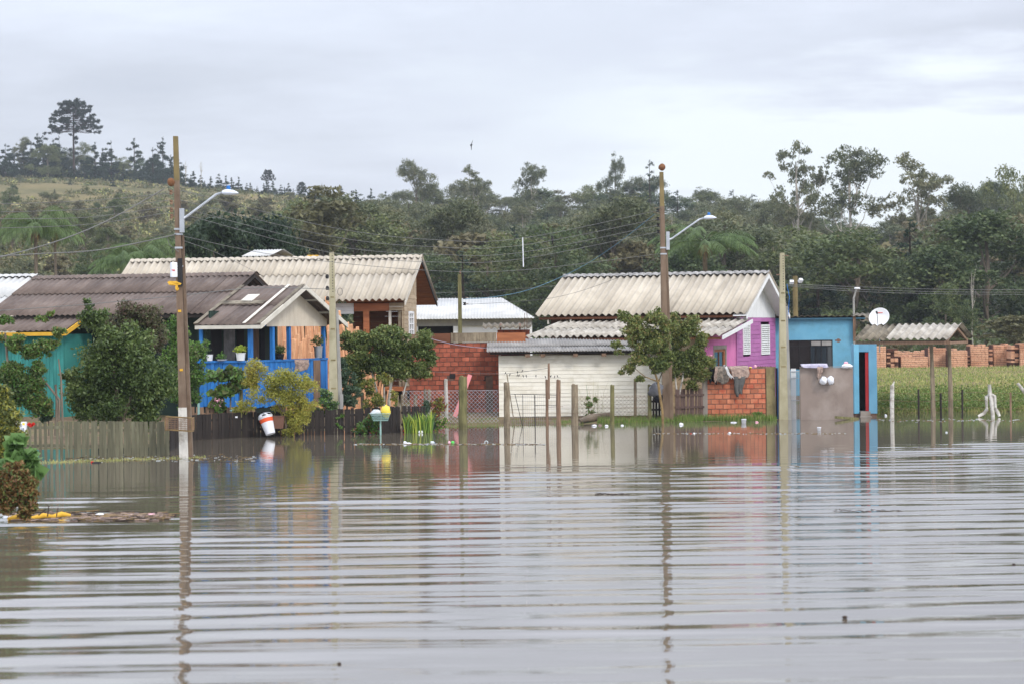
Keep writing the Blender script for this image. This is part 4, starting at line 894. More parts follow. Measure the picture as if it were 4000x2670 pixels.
# ---------------------------------------------------------------- tan house with the big corrugated roof
f = Frame(1576, 1240, 73.5, 8)
ht = house(f, 'raised_house', 'tan boarded house with long cream corrugated roof and open timber veranda')
xe = f.X(1586, 1174, -.5); ze = f.Z(xe, -.5, 1175); yr = f.Y(1649, 1003, xe); zr = f.Z(xe, yr, 1006); yf = 2 * yr + .5; xl = f.X(513, 1030, yr)
r_split = .41
zs_ = f.Z(xe, (yr - .5) * .41, 1067)
roof_plane(ht, xl, xe, -.5, ze, yr, zr, m_fibre, pitch=.22, amp=.042, nw=6, split=[0, .62, 1])
roof_plane(ht, xl, xe, yf, ze, yr, zr, m_fibre, pitch=.22, amp=.042, nw=6)
ridge_cap(ht, xl, xe + .02, yr, zr + .075, m_fibre, pitch=.22, slope=(zr - ze) / (yr + .5))
sl = (zr - ze) / (yr + .5); zU = lambda y: ze - .03 + sl * (y + .5 if y < yr else yf - y)
W2 = f.Y(1624, 1240, 0); zflo = .9
wy0, wy1 = f.Y(1592, 1260, 0), f.Y(1612, 1260, 0); wz0, wz1 = f.Z(0, wy0, 1313), f.Z(0, wy0, 1217)
plank_wall(ht, 'y', 0, W2, 0, zflo, zU(0), .135, m_tanw, lap=.010, holes=[(wy0, wy1, wz0, wz1)])
for i in range(10):
    a, e = W2 * i / 10, W2 * (i + 1) / 10 - .006; tri_prism('gable_board', ht, [(a, zU(0)), (e, zU(0)), (e, zU(e) - .03), (a, zU(a) - .03)], ('x', .0), .025, m_tanw)
q = MB(); q.box(.0, .05, wy0, wy0 + .12, wz0, wz1, m_white); q.box(.0, .05, wy1 - .12, wy1, wz0, wz1, m_white); q.box(.0, .05, wy0 + .12, wy1 - .12, wz1 - .07, wz1, m_white); q.box(.0, .05, wy0 + .12, wy1 - .12, wz0, wz0 + .06, m_white)
for i in (1, 2, 3): z = wz0 + (wz1 - wz0) * i / 4; q.box(.012, .04, wy0 + .121, wy1 - .121, z - .018, z + .018, m_white)
q.box(.014, .044, (wy0 + wy1) / 2 - .03, (wy0 + wy1) / 2 + .03, wz0 + .061, wz1 - .071, m_white); wn = q.build('window', ht); wbox('pane', wn, .002, .01, wy0 + .1, wy1 - .1, wz0 + .05, wz1 - .05, m_glass)
for (y0_, z0_, y1_, z1_, m) in ((-.5, ze, yr, zr, m_trim), (yf, ze, yr, zr, m_wood_d)):
    q = MB(); q.hexa([(xe - .05, y0_, z0_ - .14), (xe - .02, y0_, z0_ - .14), (xe - .02, y1_, z1_ - .14), (xe - .05, y1_, z1_ - .14), (xe - .05, y0_, z0_ - .01), (xe - .02, y0_, z0_ - .01), (xe - .02, y1_, z1_ - .01), (xe - .05, y1_, z1_ - .01)], m); q.build('rake_board', ht)
for i in range(12):   # varnished boards lining the far slope
    t0, t1 = i / 12, (i + 1) / 12 - .006; a = lambda t: (yf + (yr - yf) * t, ze + (zr - ze) * t)
    (ya, za), (yb, zb_) = a(t0), a(t1); q = MB(); q.hexa([(-3, ya, za - .08), (xe - .06, ya, za - .08), (xe - .06, yb, zb_ - .08), (-3, yb, zb_ - .08), (-3, ya, za - .05), (xe - .06, ya, za - .05), (xe - .06, yb, zb_ - .05), (-3, yb, zb_ - .05)], m_orangew); q.build('soffit_board', ht)
# front: veranda opening
X = lambda px, py=1250, y=0: f.X(px, py, y)
zf = lambda py: f.Z(-1.5, 0, py)
wbox('veranda_beam', ht, X(1384), X(1520), -.06, .02, zf(1216), ze - .06, m_orangew)
plank_wall(ht, 'x', X(1521), -.003, 0, zf(1214), ze - .05, .12, m_tanw, lap=.008)
plank_wall(ht, 'x', X(1100), X(1382), 0, zf(1226), ze - .05, .10, m_white, lap=.008)
for px, wd, m in ((1420, .19, m_orangew), (1519, .08, m_trim), (1556, .09, m_wood_w)): wbox('veranda_post', ht, X(px) , X(px) + wd, -.055, .03, zflo, zf(1215) - .002, m)
wbox('corner_board', ht, -.05, -.004, -.05, .0, zflo, zf(1215) - .002, m_tanw)
plank_wall(ht, 'x', X(1380, 1250, 1.2), X(1600, 1250, 1.2), 1.2, zflo, ze, .16, m_brownw)
plank_wall(ht, 'x', X(600), X(1100), 0, .4, zf(1200), .14, m_tanw)
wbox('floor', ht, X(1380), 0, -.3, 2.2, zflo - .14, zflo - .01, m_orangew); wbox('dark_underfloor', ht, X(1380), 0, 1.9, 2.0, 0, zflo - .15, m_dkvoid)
for px in (1400, 1500, 1572): wbox('stilt', ht, X(px), X(px) + .14, -.2, -.06, 0, zflo - .142, m_wood_r)
bar('brace', ht, (X(1590), -.25, 1.25), (X(1660), -.35, .35), .16, .04, m_wood_r, up=(0, 1, 0)); bar('brace', ht, (X(1610), -.2, 1.35), (X(1700), -.2, .5), .06, .04, m_wood_r, up=(0, 1, 0))
# roof-top things behind the ridge
f2 = Frame(962, 1010, 84, 18)
hc = house(f2, 'dovecote', 'little grey weathered loft with white roof peeping over the long cream roof', 'loft')
xe2 = f2.X(1060, 1000, 0); zt2 = f2.Z(0, 0, 1003); zr2 = f2.Z(0, .9, 977)
roof_plane(hc, -.15, xe2, -.1, zt2, 1.1, zr2, m_white_roof, pitch=.12, amp=.012, nw=9); roof_plane(hc, -.15, xe2, 2.3, zt2, 1.1, zr2, m_white_roof, pitch=.12, amp=.012, nw=9)
tri_prism('gable', hc, [(0.1, 0), (2.1, 0), (2.1, zt2 - .02), (1.1, zr2 - .05), (.1, zt2 - .02)], ('x', xe2 - .32), .03, m_wood_w)
wbox('back_wall', hc, 0, xe2 - .33, 2.0, 2.05, 0, zt2 - .02, m_wood_w); wbox('post', hc, .05, .14, 0, .09, 0, zt2, m_white); wbox('post', hc, xe2 - .45, xe2 - .34, 0, .09, 0, zt2, m_white)
yc = P(1222, 1010, 85); yc.z = 0
yt_ = empty('yellow_chair', yc, 0, 'bright yellow chair back showing above the long cream roof', 'chair'); pz = lambda py: P(1222, py, 85).z
for sx in (-.19, .19): bar('post', yt_, (sx, 0, 0), (sx, 0, pz(998)), .04, .04, m_yellow, up=(1, 0, 0))
for sx in (-.07, .06): bar('baluster', yt_, (sx, 0, pz(1025)), (sx, 0, pz(1001)), .03, .03, m_yellow, up=(1, 0, 0))
bar('top_rail', yt_, (-.21, 0, pz(999)), (.21, 0, pz(999)), .05, .05, m_yellow)

# ---------------------------------------------------------------- lumber pile: sawn slabs leaning upright
f = Frame(1080, 1400, 70.6, 3)
lp = empty('lumber_pile', f.o, -f.a, 'tall rows of fresh sawn orange wooden slabs leaning upright behind the blue porch', 'lumber')
sm_ = []
for i in range(8):
    q = MB(); wd = .075 + .006 * i; hh = [2.5, 2.2, 2.7, 2.0, 2.4, 2.6, 2.3, 2.55][i]; q.hexa([(0, 0, 0), (wd, 0, 0), (wd, .03, 0), (0, .03, 0), (.006, 0, hh), (wd - .006, 0, hh), (wd - .006, .03, hh + .02), (.006, .03, hh + .02)], m_slab); sm_.append(q.mesh('slab'))
xa, xb = 0, f.X(1425, 1400)
x = xa
while x < xb:
    t = (x - xa) / (xb - xa); k = random.randrange(8); lean = math.radians(-(3 + 4 * t) + random.uniform(-.35, .35)); top = P(1080 + 345 * t, 1190 + 40 * t + (60 * max(0, t - .8) * 5 if t > .8 else 0), 70.6).z
    s = (top - .1 + random.uniform(-.12, .12)) / 2.4
    inst('slab', sm_[k], lp, (x + .18 * 0, random.uniform(-.03, .03), .1), (math.radians(-9), lean, random.uniform(-.1, .1)), (1, 1, s)); x += .062
x = xa + .2
while x < f.X(1300, 1500):   # shorter front row
    k = random.randrange(8); inst('slab', sm_[k], lp, (x, -.55 + random.uniform(-.03, .03), .1), (math.radians(-10), math.radians(random.uniform(-1.2, .4)), 0), (1, 1, (P(1250, 1345, 70).z + random.uniform(-.1, .12)) / 2.4)); x += .064
f = Frame(1405, 1500, 69, 3)
lp2 = empty('lumber_pile', f.o, -f.a, 'lower stack of sawn slabs leaning under the tan house, behind the guava bush', 'lumber')
for (pa, pb, top) in ((1405, 1470, 1440), (1428, 1480, 1500), (1490, 1530, 1520)):
    x = f.X(pa, 1500)
    while x < f.X(pb, 1500): inst('slab', sm_[random.randrange(8)], lp2, (x, random.uniform(-.1, .1), .1), (math.radians(-8), math.radians(random.uniform(-6, 8)), 0), (1, 1, (P(pa, top, 69).z - .1) / 2.4)); x += .09

# ---------------------------------------------------------------- teal and blue house with the dark roof
th = 17
f = Frame(998, 1067, 66.0, th)      # origin under the right end of the ridge
hb2 = house(f, 'dark_roofed_house', 'long house with dark brown corrugated roof, teal walls and blue porch')
zr = f.Z(0, 0, 1069); ye = f.Y(830, 1226, 0); ze = f.Z(0, ye, 1226); xL = f.X(138, 1081, 0)
roof_plane(hb2, xL, 0, ye, ze, 0, zr, m_dark, pitch=.18, amp=.018, nw=6, split=[0, .56, .93])
roof_plane(hb2, xL, 0, -ye, ze, 0, zr, m_dark, pitch=.18, amp=.018, nw=6)
ridge_cap(hb2, xL, .03, 0, zr + .03, m_dark, pitch=.18, slope=(zr - ze) / -ye, wd=.28, nw=6)
yw = ye + 1.1; yW = -ye - .5; sl = (zr - ze) / -ye
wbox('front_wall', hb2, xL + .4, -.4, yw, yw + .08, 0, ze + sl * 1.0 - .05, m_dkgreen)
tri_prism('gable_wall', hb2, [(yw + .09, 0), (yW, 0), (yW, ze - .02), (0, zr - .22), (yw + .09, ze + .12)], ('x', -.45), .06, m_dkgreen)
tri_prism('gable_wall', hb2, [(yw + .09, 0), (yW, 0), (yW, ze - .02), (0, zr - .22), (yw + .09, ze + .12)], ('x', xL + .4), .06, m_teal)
for s_ in (-1, 1):
    q = MB(); y0_ = s_ * -ye; q.hexa([(-.06, y0_, ze - .12), (-.02, y0_, ze - .12), (-.02, 0, zr - .12), (-.06, 0, zr - .12), (-.06, y0_, ze - .01), (-.02, y0_, ze - .01), (-.02, 0, zr - .01), (-.06, 0, zr - .01)], m_wood_d); q.build('rake_board', hb2)
bar('eave_board', hb2, (xL + .05, ye + .05, ze - .05), (-.05, ye + .05, ze - .05), .03, .10, m_wood_d)
# teal extension at the left: small roof with yellow fascia
zt_ = f.Z(f.X(325, 1237, ye), ye, 1237) ; xrt = f.X(325, 1240, ye + .1); y2 = f.Y(255, 1293, xrt); z2 = f.Z(xrt, y2, 1293); xl2 = f.X(-260, 1290, y2)
roof_plane(hb2, xl2, xrt, y2, z2, ye + .12, min(zt_, ze - .07), m_dark, pitch=.18, amp=.014, nw=6)
bar('yellow_fascia', hb2, (xl2, y2 + .02, z2 - .075), (xrt, y2 + .02, z2 - .075), .03, .10, m_yellow)
q = MB(); zq = min(zt_, ze - .07); q.hexa([(xrt, y2, z2 - .12), (xrt + .03, y2, z2 - .12), (xrt + .03, ye + .1, zq - .12), (xrt, ye + .1, zq - .12), (xrt, y2, z2 + .01), (xrt + .03, y2, z2 + .01), (xrt + .03, ye + .1, zq + .01), (xrt, ye + .1, zq + .01)], m_yellow); q.build('yellow_rake', hb2)
nb = 34; xw0, xw1 = xl2 + .2, xrt - .25
for i in range(nb):
    a = xw0 + (xw1 - xw0) * i / nb; b_ = xw0 + (xw1 - xw0) * (i + 1) / nb - .008; wbox('wall_board', hb2, a, b_, y2 + .35, y2 + .375 + .006 * (i % 2), .0, z2 - .1, m_teal)
wbox('extension_side_wall', hb2, xw1 - .04, xw1, y2 + .4, yw, 0, z2 - .08, m_teal)
# ---- porch
fr_ = f
yE = None
Yp = 61.3; f = Frame(1020, 1268, Yp, 19)
# porch parts hang from the same house: convert with a matrix
Minv = (Matrix.Translation(fr_.o) @ Matrix.Rotation(-fr_.a, 4, 'Z')).inverted() @ (Matrix.Translation(f.o) @ Matrix.Rotation(-f.a, 4, 'Z'))
before = set(bpy.data.objects)
pp = hb2
Wf = f.Y(1358, 1274, 0); yr = Wf / 2; ze = f.Z(0, 0, 1269); zr = f.Z(0, yr, 1118); xL2 = f.X(757, 1257, 0)
roof_plane(pp, xL2, 0, 0, ze, yr, zr, m_dark, pitch=.18, amp=.012, nw=4, split=[0, .52, 1])
roof_plane(pp, xL2, 0, Wf, ze, yr, zr, m_dark, pitch=.18, amp=.012, nw=4)
sl = (zr - ze) / yr; xg = -.42
for (y0_, z0_, y1_, z1_) in ((0, ze, yr, zr), (Wf, ze, yr, zr)):
    q = MB(); q.hexa([(-.03, y0_, z0_ - .10), (.01, y0_, z0_ - .10), (.01, y1_, z1_ - .10), (-.03, y1_, z1_ - .10), (-.03, y0_, z0_ + .035), (.01, y0_, z0_ + .035), (.01, y1_, z1_ + .035), (-.03, y1_, z1_ + .035)], m_trim); q.build('rake_board', pp)
def strip(xa, xb, m, t0=0, t1=1, name='cover_strip', up=.05):
    q = MB(); y0_, y1_ = yr * t0, yr * t1; a, b_ = ze + sl * y0_ + up, ze + sl * y1_ + up
    q.hexa([(xa, y0_, a), (xb, y0_, a), (xb, y1_, b_), (xa, y1_, b_), (xa, y0_, a + .015), (xb, y0_, a + .015), (xb, y1_, b_ + .015), (xa, y1_, b_ + .015)], m); q.build(name, pp)
xs1 = f.X(950, 1258, 0); strip(xs1 - .03, xs1 + .06, m_trim); strip(xL2 - .02, xL2 + .1, m_fibre_dk); strip(-.14, -.03, m_fibre_dk)
xk = f.X(960, 1170, yr * .55); strip(xk - .2, xk + .16, m_trim, .56, .74, 'skylight_patch'); strip(xL2 + .1, -.65, m_fibre_dk, .50, .58, 'cover_strip')
bar('eave_board', pp, (xL2 + .02, .02, ze - .05), (-.02, .02, ze - .05), .03, .10, m_trim)
y1g, y2g = f.Y(1040, 1272, xg), f.Y(1274, 1272, xg)
zb0 = f.Z(xg, y1g, 1275); n = 16
for i in range(n):
    a = y1g + (y2g - y1g) * i / n; e = y1g + (y2g - y1g) * (i + 1) / n - .003; g_ = lambda y: ze + sl * (y if y < yr else Wf - y) - .07
    tri_prism('gable_board', pp, [(a, zb0), (e, zb0), (e, max(zb0 + .01, g_(e))), (a, max(zb0 + .01, g_(a)))], ('x', xg), .02, m_cream)
for t in (.3, .62): y = yr + (Wf - yr) * t; bar('lookout', pp, (xg, y, ze + sl * (Wf - y) - .06), (-.04, y, ze + sl * (Wf - y) - .06), .05, .05, m_trim)
# posts and parapet. front face y=yc, right face x=xc
yc_ = f.Y(978, 1400, xg); xc = xg
zpt = f.Z(xc, yc_, 1411); zpb = f.Z(xc, yc_, 1590); xpl = f.X(778, 1400, yc_)
yfar = f.Y(1278, 1400, xc)
for px, wd in ((980, .10), (1066, .09), (1131, .075), (1266, .08)):
    y = f.Y(px, 1340, xc); wbox('porch_post', pp, xc - .1, xc - .01, y, y + wd * 1.6, zpt + .03, zb0 - .002, m_porch)
wbox('porch_post', pp, xpl, xpl + .1, yc_, yc_ + .1, zpt + .03, zb0, m_porch)
wbox('porch_beam', pp, xpl, xc - .11, yc_ + .02, yc_ + .1, zb0 + .002, ze + .08, m_wood_d); wbox('porch_beam', pp, xc - .1, xc - .002, y1g, yfar, zb0 + .002, zb0 + .08, m_porch)
wbox('hand_rail', pp, xpl - .05, xc + .03, yc_ - .05, yc_ + .08, zpt - .03, zpt + .028, m_porch); wbox('hand_rail', pp, xc - .08, xc + .03, yc_ + .082, yfar, zpt - .03, zpt + .028, m_porch)
rail = wbox('parapet', pp, xpl, xc - .03, yc_ + .03, yc_ + .05, zpb + .1, zpt - .032, m_porch)
n = int((xc - xpl) / .115)
for i in range(n):
    a = xpl + (xc - xpl) * i / n; w_ = (xc - xpl) / n; q = MB(); q.box(a, a + w_ - .012, yc_ - .012 * (i % 2) - .004, yc_ + .028, zpb + random.uniform(-.05, .03), zpt - .032, m_porch); q.build('parapet_slat', pp)
rail2 = wbox('parapet', pp, xc - .05, xc - .03, yc_ + .06, yfar, zpb + .1, zpt - .032, m_porch)
n = int((yfar - yc_) / .17)
for i in range(n):
    a = yc_ + (yfar - yc_) * i / n; w_ = (yfar - yc_) / n; q = MB(); q.box(xc - .028, xc + .004 + .01 * (i % 2), a, a + w_ - .014, zpb + random.uniform(-.05, .03), zpt - .032, m_porch); q.build('parapet_slat', pp)
ym = f.Y(1222, 1470, xc); yn = f.Y(1248, 1470, xc); wbox('brown_panel', pp, xc + .016, xc + .03, ym, yn, zpb - .1, zpt - .03, m_wood_r)
wbox('porch_floor', pp, xpl, xc - .06, yc_ + .06, yfar, zpb - .05, zpb, m_wood_d)
# inner wall of the porch with doorways and hangings
xi = xL2 + .25; wy0 = yc_ + .3
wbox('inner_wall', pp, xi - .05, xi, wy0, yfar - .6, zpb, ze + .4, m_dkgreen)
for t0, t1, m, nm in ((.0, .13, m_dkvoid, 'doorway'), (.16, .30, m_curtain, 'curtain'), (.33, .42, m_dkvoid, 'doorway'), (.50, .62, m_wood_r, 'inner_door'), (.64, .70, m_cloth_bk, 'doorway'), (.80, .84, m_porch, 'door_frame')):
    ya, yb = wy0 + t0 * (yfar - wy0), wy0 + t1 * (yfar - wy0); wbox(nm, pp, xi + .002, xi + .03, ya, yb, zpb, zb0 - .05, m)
wbox('back_inner_wall', pp, xL2 - .02, xi + .9 * 0 + .0 , wy0 - .25, wy0 - .2, zpb, zb0, m_dkgreen)
for o in [o for o in bpy.data.objects if o not in before and o.parent is pp]: o.matrix_basis = Minv @ o.matrix_basis
def on_porch(x, y, z): return Minv_w @ Vector((x, y, z))
Minv_w = Matrix.Translation(f.o) @ Matrix.Rotation(-f.a, 4, 'Z'); fP = f; P_xc, P_yc, P_zt = xc, yc_, zpt + .028

# ---------------------------------------------------------------- neighbour's white corrugated roof, far left
f = Frame(0, 1100, 73, 17)
hn = house(f, 'white_roofed_house', "neighbour's house at the far left with whitewashed corrugated roofing")
xr_ = f.X(150, 1082, 0); zr = f.Z(0, 0, 1084); roof_plane(hn, -7, xr_, -3.2, zr - 1.3, 0, zr, m_white_roof, pitch=.235, amp=.03, nw=5, rows=2); roof_plane(hn, -7, xr_, 3.2, zr - 1.3, 0, zr, m_white_roof, pitch=.235, amp=.03, nw=5)
wbox('front_wall', hn, -6.8, xr_ - .3, -2.8, -2.7, 0, zr - 1.25, m_cream); wbox('back_wall', hn, -6.8, xr_ - .3, 2.7, 2.8, 0, zr - 1.25, m_cream)
tri_prism('gable_wall', hn, [(-2.69, 0), (2.69, 0), (2.69, zr - 1.25), (0, zr - .12), (-2.69, zr - 1.25)], ('x', xr_ - .3), .08, m_cream)
ridge_cap(hn, -7, xr_ + .02, 0, zr + .07, m_white_roof, pitch=.235, slope=.4)
# ================================================================ blue house, doorway block, shelter
f = Frame(3333, 1400, 76.6, 3)
hf = house(f, 'blue_house', 'sky blue plastered house with a dark framed window behind the grey wall')
xl = f.X(3024, 1400); zt = f.Z(0, 0, 1240); X = lambda px, py=1380: f.X(px, py)
wx0, wx1, wz1, wz0 = X(3082), X(3252), f.Z(-1, 0, 1327), f.Z(-1, 0, 1440)
wbox('wall', hf, xl, wx0, 0, .15, 0, zt, m_blue); wbox('wall', hf, wx1, 0, 0, .15, 0, zt, m_blue)
wbox('wall', hf, wx0, wx1, .0, .15, wz1, zt, m_blue); wbox('wall', hf, wx0, wx1, .0, .15, 0, wz0, m_blue)
wbox('side_wall', hf, -.15, -.001, .152, 6, 0, zt, m_blue2); wbox('side_wall', hf, xl, xl + .15, .152, 6, 0, zt, m_blue2); wbox('back_wall', hf, xl + .16, -.16, 5.85, 6, 0, zt, m_blue2)
q = MB(); t = .03
for (a, b_, c, d) in ((wx0, wx1, wz1 - t, wz1), (wx0, wx1, wz0, wz0 + t), (wx0, wx0 + t, wz0 + t, wz1 - t), (wx1 - t, wx1, wz0 + t, wz1 - t), (wx0 + t, wx1 - t, wz1 - .22, wz1 - .19)): q.box(a, b_, -.012, .03, c, d, m_black)
for px in (3123, 3166, 3187, 3208, 3230): q.box(X(px) - .012, X(px) + .012, -.010, .026, wz0 + t, wz1 - .221, m_black)
for px in (3123, 3167, 3208): q.box(X(px) - .012, X(px) + .012, -.010, .026, wz1 - .189, wz1 - t, m_black)
wf_ = q.build('window', hf); wbox('pane', wf_, wx0 + .02, X(3164), .006, .012, wz0, wz1, m_dkvoid)
for i, (pa, pb) in enumerate(((3168, 3186), (3189, 3207), (3210, 3229), (3232, 3250))): wbox('pane', wf_, X(pa), X(pb), .006, .012, wz0 + .02, wz1 - .225, m_glass)
for i, (pa, pb) in enumerate(((3169, 3206), (3210, 3250))): wbox('pane', wf_, X(pa), X(pb), .006, .012, wz1 - .185, wz1 - .03, m_conc_g)
wbox('bare_patch', hf, X(3262), X(3285), -.004, .0, f.Z(-.5, 0, 1332), f.Z(-.5, 0, 1326), m_greym)
wbox('bare_patch', hf, X(3270), X(3280), -.005, -.001, f.Z(-.5, 0, 1336), f.Z(-.5, 0, 1322), m_greym)
roof_plane(hf, xl - .1, .5, -.25, zt + .03, 6.2, zt - .25, m_fibre_dk, pitch=.2, amp=.022, nw=5)
bar('eave_beam', hf, (xl, -.1, zt - .03), (.4, -.1, zt - .03), .05, .05, m_blue2)
bar('brown_post', hf, (.03, -.12, f.Z(0, -.1, 1332)), (.03, -.12, f.Z(0, -.1, 1236)), .09, .09, m_wood_r, up=(0, 1, 0))
roof_plane(hf, .2, .95, -.5, zt - .16, 2.5, zt + .12, m_fibre_dk, pitch=.2, amp=.022, nw=4, name='side_roof_sheet')
# doorway block + shelter
f = Frame(3335, 1400, 67.7, 3); X = lambda px, py=1450, y=0: f.X(px, py, y)
hd = house(f, 'doorway_block', 'dull blue doorway block with open red door and steps beside the blue house', 'entrance')
Z = lambda py: f.Z(.4, 0, py)
zt = Z(1344); z0 = Z(1613)
wbox('pillar', hd, 0, X(3355), 0, .9, z0, zt, m_blue); wbox('pillar', hd, X(3393), X(3425), 0, .9, z0, zt, m_blue2)
wbox('lintel', hd, X(3355) + .001, X(3393) - .001, 0, .9, Z(1373), zt, m_blue2)
wbox('dark_doorway', hd, X(3355) + .001, X(3393) - .001, .7, .8, z0, Z(1373) - .002, m_dkvoid)
q = MB(); q.hexa([(X(3380), .03, Z(1603)), (X(3393) - .003, .02, Z(1603)), (X(3393) - .003, .06, Z(1603)), (X(3380), .07, Z(1603)), (X(3380), .03, Z(1375)), (X(3393) - .003, .02, Z(1375)), (X(3393) - .003, .06, Z(1375)), (X(3380), .07, Z(1375))], m_red); q.build('door', hd)
wbox('step', hd, X(3357), X(3395), -.25, .69, -.3, Z(1603) - .01, m_cem); wbox('foundation', hd, X(3396), X(3423), .02, .9, -.3, z0 - .002, m_mortar); wbox('foundation', hd, .02, X(3356), .02, .9, -.3, z0 - .002, m_mortar)
wbox('step', hd, X(3352), X(3398), -.5, -.26, -.3, .02, m_cem)
fs = Frame(3711, 1325, 67.0, 24)
hsl = house(fs, 'shelter_roof', 'open lean shelter with a weathered corrugated roof on two wooden posts over the water', 'shelter')
ze = fs.Z(0, 0, 1327); Wd = fs.Y(3794, 1325, 0); yr = fs.Y(3756, 1266, 0); zr = fs.Z(0, yr, 1270); xl = fs.X(3337, 1329, 0); xm = fs.X(3462, 1325, 0)
roof_plane(hsl, xm, 0, 0, ze, yr, zr, m_fibre3, pitch=.21, amp=.034, nw=6); roof_plane(hsl, xl, xm - .01, 0, ze - .02, yr, zr - .02, m_fibre_dk, pitch=.21, amp=.034, nw=5)
roof_plane(hsl, xl, 0, 2 * yr, ze, yr, zr, m_fibre_dk, pitch=.21, amp=.034, nw=6)
bar('eave_beam', hsl, (xl, .1, ze - .08), (-.02, .1, ze - .08), .05, .10, m_wood_r); bar('eave_beam', hsl, (xl, 2 * yr - .1, ze - .08), (-.02, 2 * yr - .1, ze - .08), .05, .10, m_wood_d)
sl = (zr - ze) / yr
bar('rafter', hsl, (-.15, .05, ze - .06), (-.15, yr, zr - .08), .05, .08, m_wood_r); bar('rafter', hsl, (-.15, 2 * yr - .05, ze - .06), (-.15, yr, zr - .08), .05, .08, m_wood_r); bar('tie_beam', hsl, (-.15, .0, ze - .09), (-.15, 2 * yr, ze - .09), .05, .08, m_wood_r)
for px in (3637, 3706):
    x = fs.X(px, 1340, .1); xb = fs.X(px + 8, 1620, .1); q = MB(); q.tube([(xb, .1, -.6), (xb, .1, 0), ((x + xb) / 2 + .01, .1, 1.1), (x, .1, ze - .14)], [.075, .075, .066, .062], m_wood_w, n=8); q.build('post', hsl, smooth=True)
# satellite dish
pd = P(3436, 1244, 70.6); dish = empty('satellite_dish', P(3436, 1300, 70.6), 0, 'white satellite dish with a faint red print above the shelter roof', 'dish')
ax = Vector((-.35, -.8, .45)).normalized().to_track_quat('Z', 'Y').to_matrix(); rc = pd - P(3436, 1300, 70.6); r_ = .325
q = MB(); prof = [(r_ * t, .22 * (r_ * t) ** 2 / r_ * 1.3) for t in (0, .2, .4, .6, .8, .95, 1.0)]; q.lathe(prof, m_white, 28, rc, ax); rf = q.build('reflector', dish, smooth=True); soli(rf, .008)
q = MB(); ft = rc + ax @ Vector((0, 0, .38)); q.tube([rc + ax @ Vector((0, -r_ * .95, .08)), ft], .010, m_black, n=5); q.tube([ft - ax @ Vector((0, 0, .04)), ft + ax @ Vector((0, 0, .06))], .03, m_black, n=8); q.build('feed_arm', dish)
q = MB(); q.tube([(0, .05, -.6), (0, .05, rc.z)], .02, m_steel, n=6); q.build('mast', dish)
q = MB()
for i in range(5):
    c = rc + ax @ Vector((-.075 + i * .036, .17, .055)); u_, v_ = ax @ Vector((.014, 0, 0)), ax @ Vector((0, .014, 0)); q.quad([c - u_ - v_, c + u_ - v_, c + u_ + v_, c - u_ + v_], m_flred)
q.build('red_print', dish)

# ================================================================ front walls and gate on the right
f = Frame(3125, 1500, 65.8, 2); gw = empty('garden_wall', f.o, -f.a, 'grey stained plaster wall standing in the water before the blue house', 'wall')
xr = f.X(3332, 1500); zt = f.Z(1, 0, 1434)
q = MB(); n = 12
for i in range(n):
    a, e = xr * i / n, xr * (i + 1) / n; za = zt + .012 * math.sin(i * 1.3); zb_ = zt + .012 * math.sin((i + 1) * 1.3)
    q.hexa([(a, 0, -.5), (e, 0, -.5), (e, .14, -.5), (a, .14, -.5), (a, 0, za), (e, 0, zb_), (e, .14, zb_), (a, .14, za)], m_plaster)
q.build('wall', gw); q = MB(); q.box(0, xr, -.01, .15, zt + .013, zt + .028, m_cem); q.build('coping', gw)
f = Frame(2763, 1500, 66.3, 0); bw2 = empty('garden_brick_wall', f.o, 0, 'orange brick garden wall with a mossy cement pillar, hung with clothes', 'wall')
xr = f.X(2992, 1500); zt = f.Z(1, 0, 1437)
brick_wall(bw2, 0, xr, 0, .04, zt, .228, .142, m_brick2, m_greym); wbox('foundation', bw2, 0, xr, .005, .12, -.4, .038, m_greym)
wbox('pillar', bw2, xr + .002, f.X(3027, 1500), -.04, .18, -.4, zt + .02, m_cemg); wbox('pillar', bw2, f.X(2744, 1500), -.002, -.03, .18, -.4, zt - .02, m_cem)
# rails and little posts on top behind
f = Frame(3035, 1500, 66.2, 0); gt = empty('metal_gate', f.o, 0, 'tall gate of thin steel bars with a white sheet panel, by a concrete post', 'gate')
Xg = lambda px: f.X(px, 1500); zt = f.Z(0, 0, 1436)
wbox('brown_post', gt, Xg(3030), Xg(3036), .02, .08, -.4, zt, m_wood_d); q = MB(); q.tube([(Xg(3038), .05, -.4), (Xg(3038), .05, f.Z(0, 0, 1600) + 0.0), (Xg(3037), .05, zt)], .022, m_bluep, n=8); q.build('blue_pipe', gt)
for i in range(17): x = Xg(3048) + i * (Xg(3088) - Xg(3048)) / 16; q = MB(); q.tube([(x, 0, -.4), (x, 0, zt - .1)], .005, m_steel, n=4); q.build('bar', gt)
for z in (.55, 1.2, zt - .1): bar('rail', gt, (Xg(3046), .0, z), (Xg(3122), .0, z), .02, .02, m_steel)
q = MB(); wq = (Xg(3110) - Xg(3090)) / 8
for i in range(8): q.box(Xg(3090) + i * wq, Xg(3090) + (i + .8) * wq, .012 + .008 * (i % 2), .03, -.4, zt - .02, m_white)
q.build('white_panel', gt)
for px in (3112, 3116, 3121): q = MB(); q.tube([(Xg(px), 0, -.4), (Xg(px), 0, zt - .08)], .007, m_steel, n=4); q.build('bar', gt)
wbox('grey_panel', gt, Xg(3046), Xg(3080), .25, .27, -.4, zt - .05, m_conc_g)
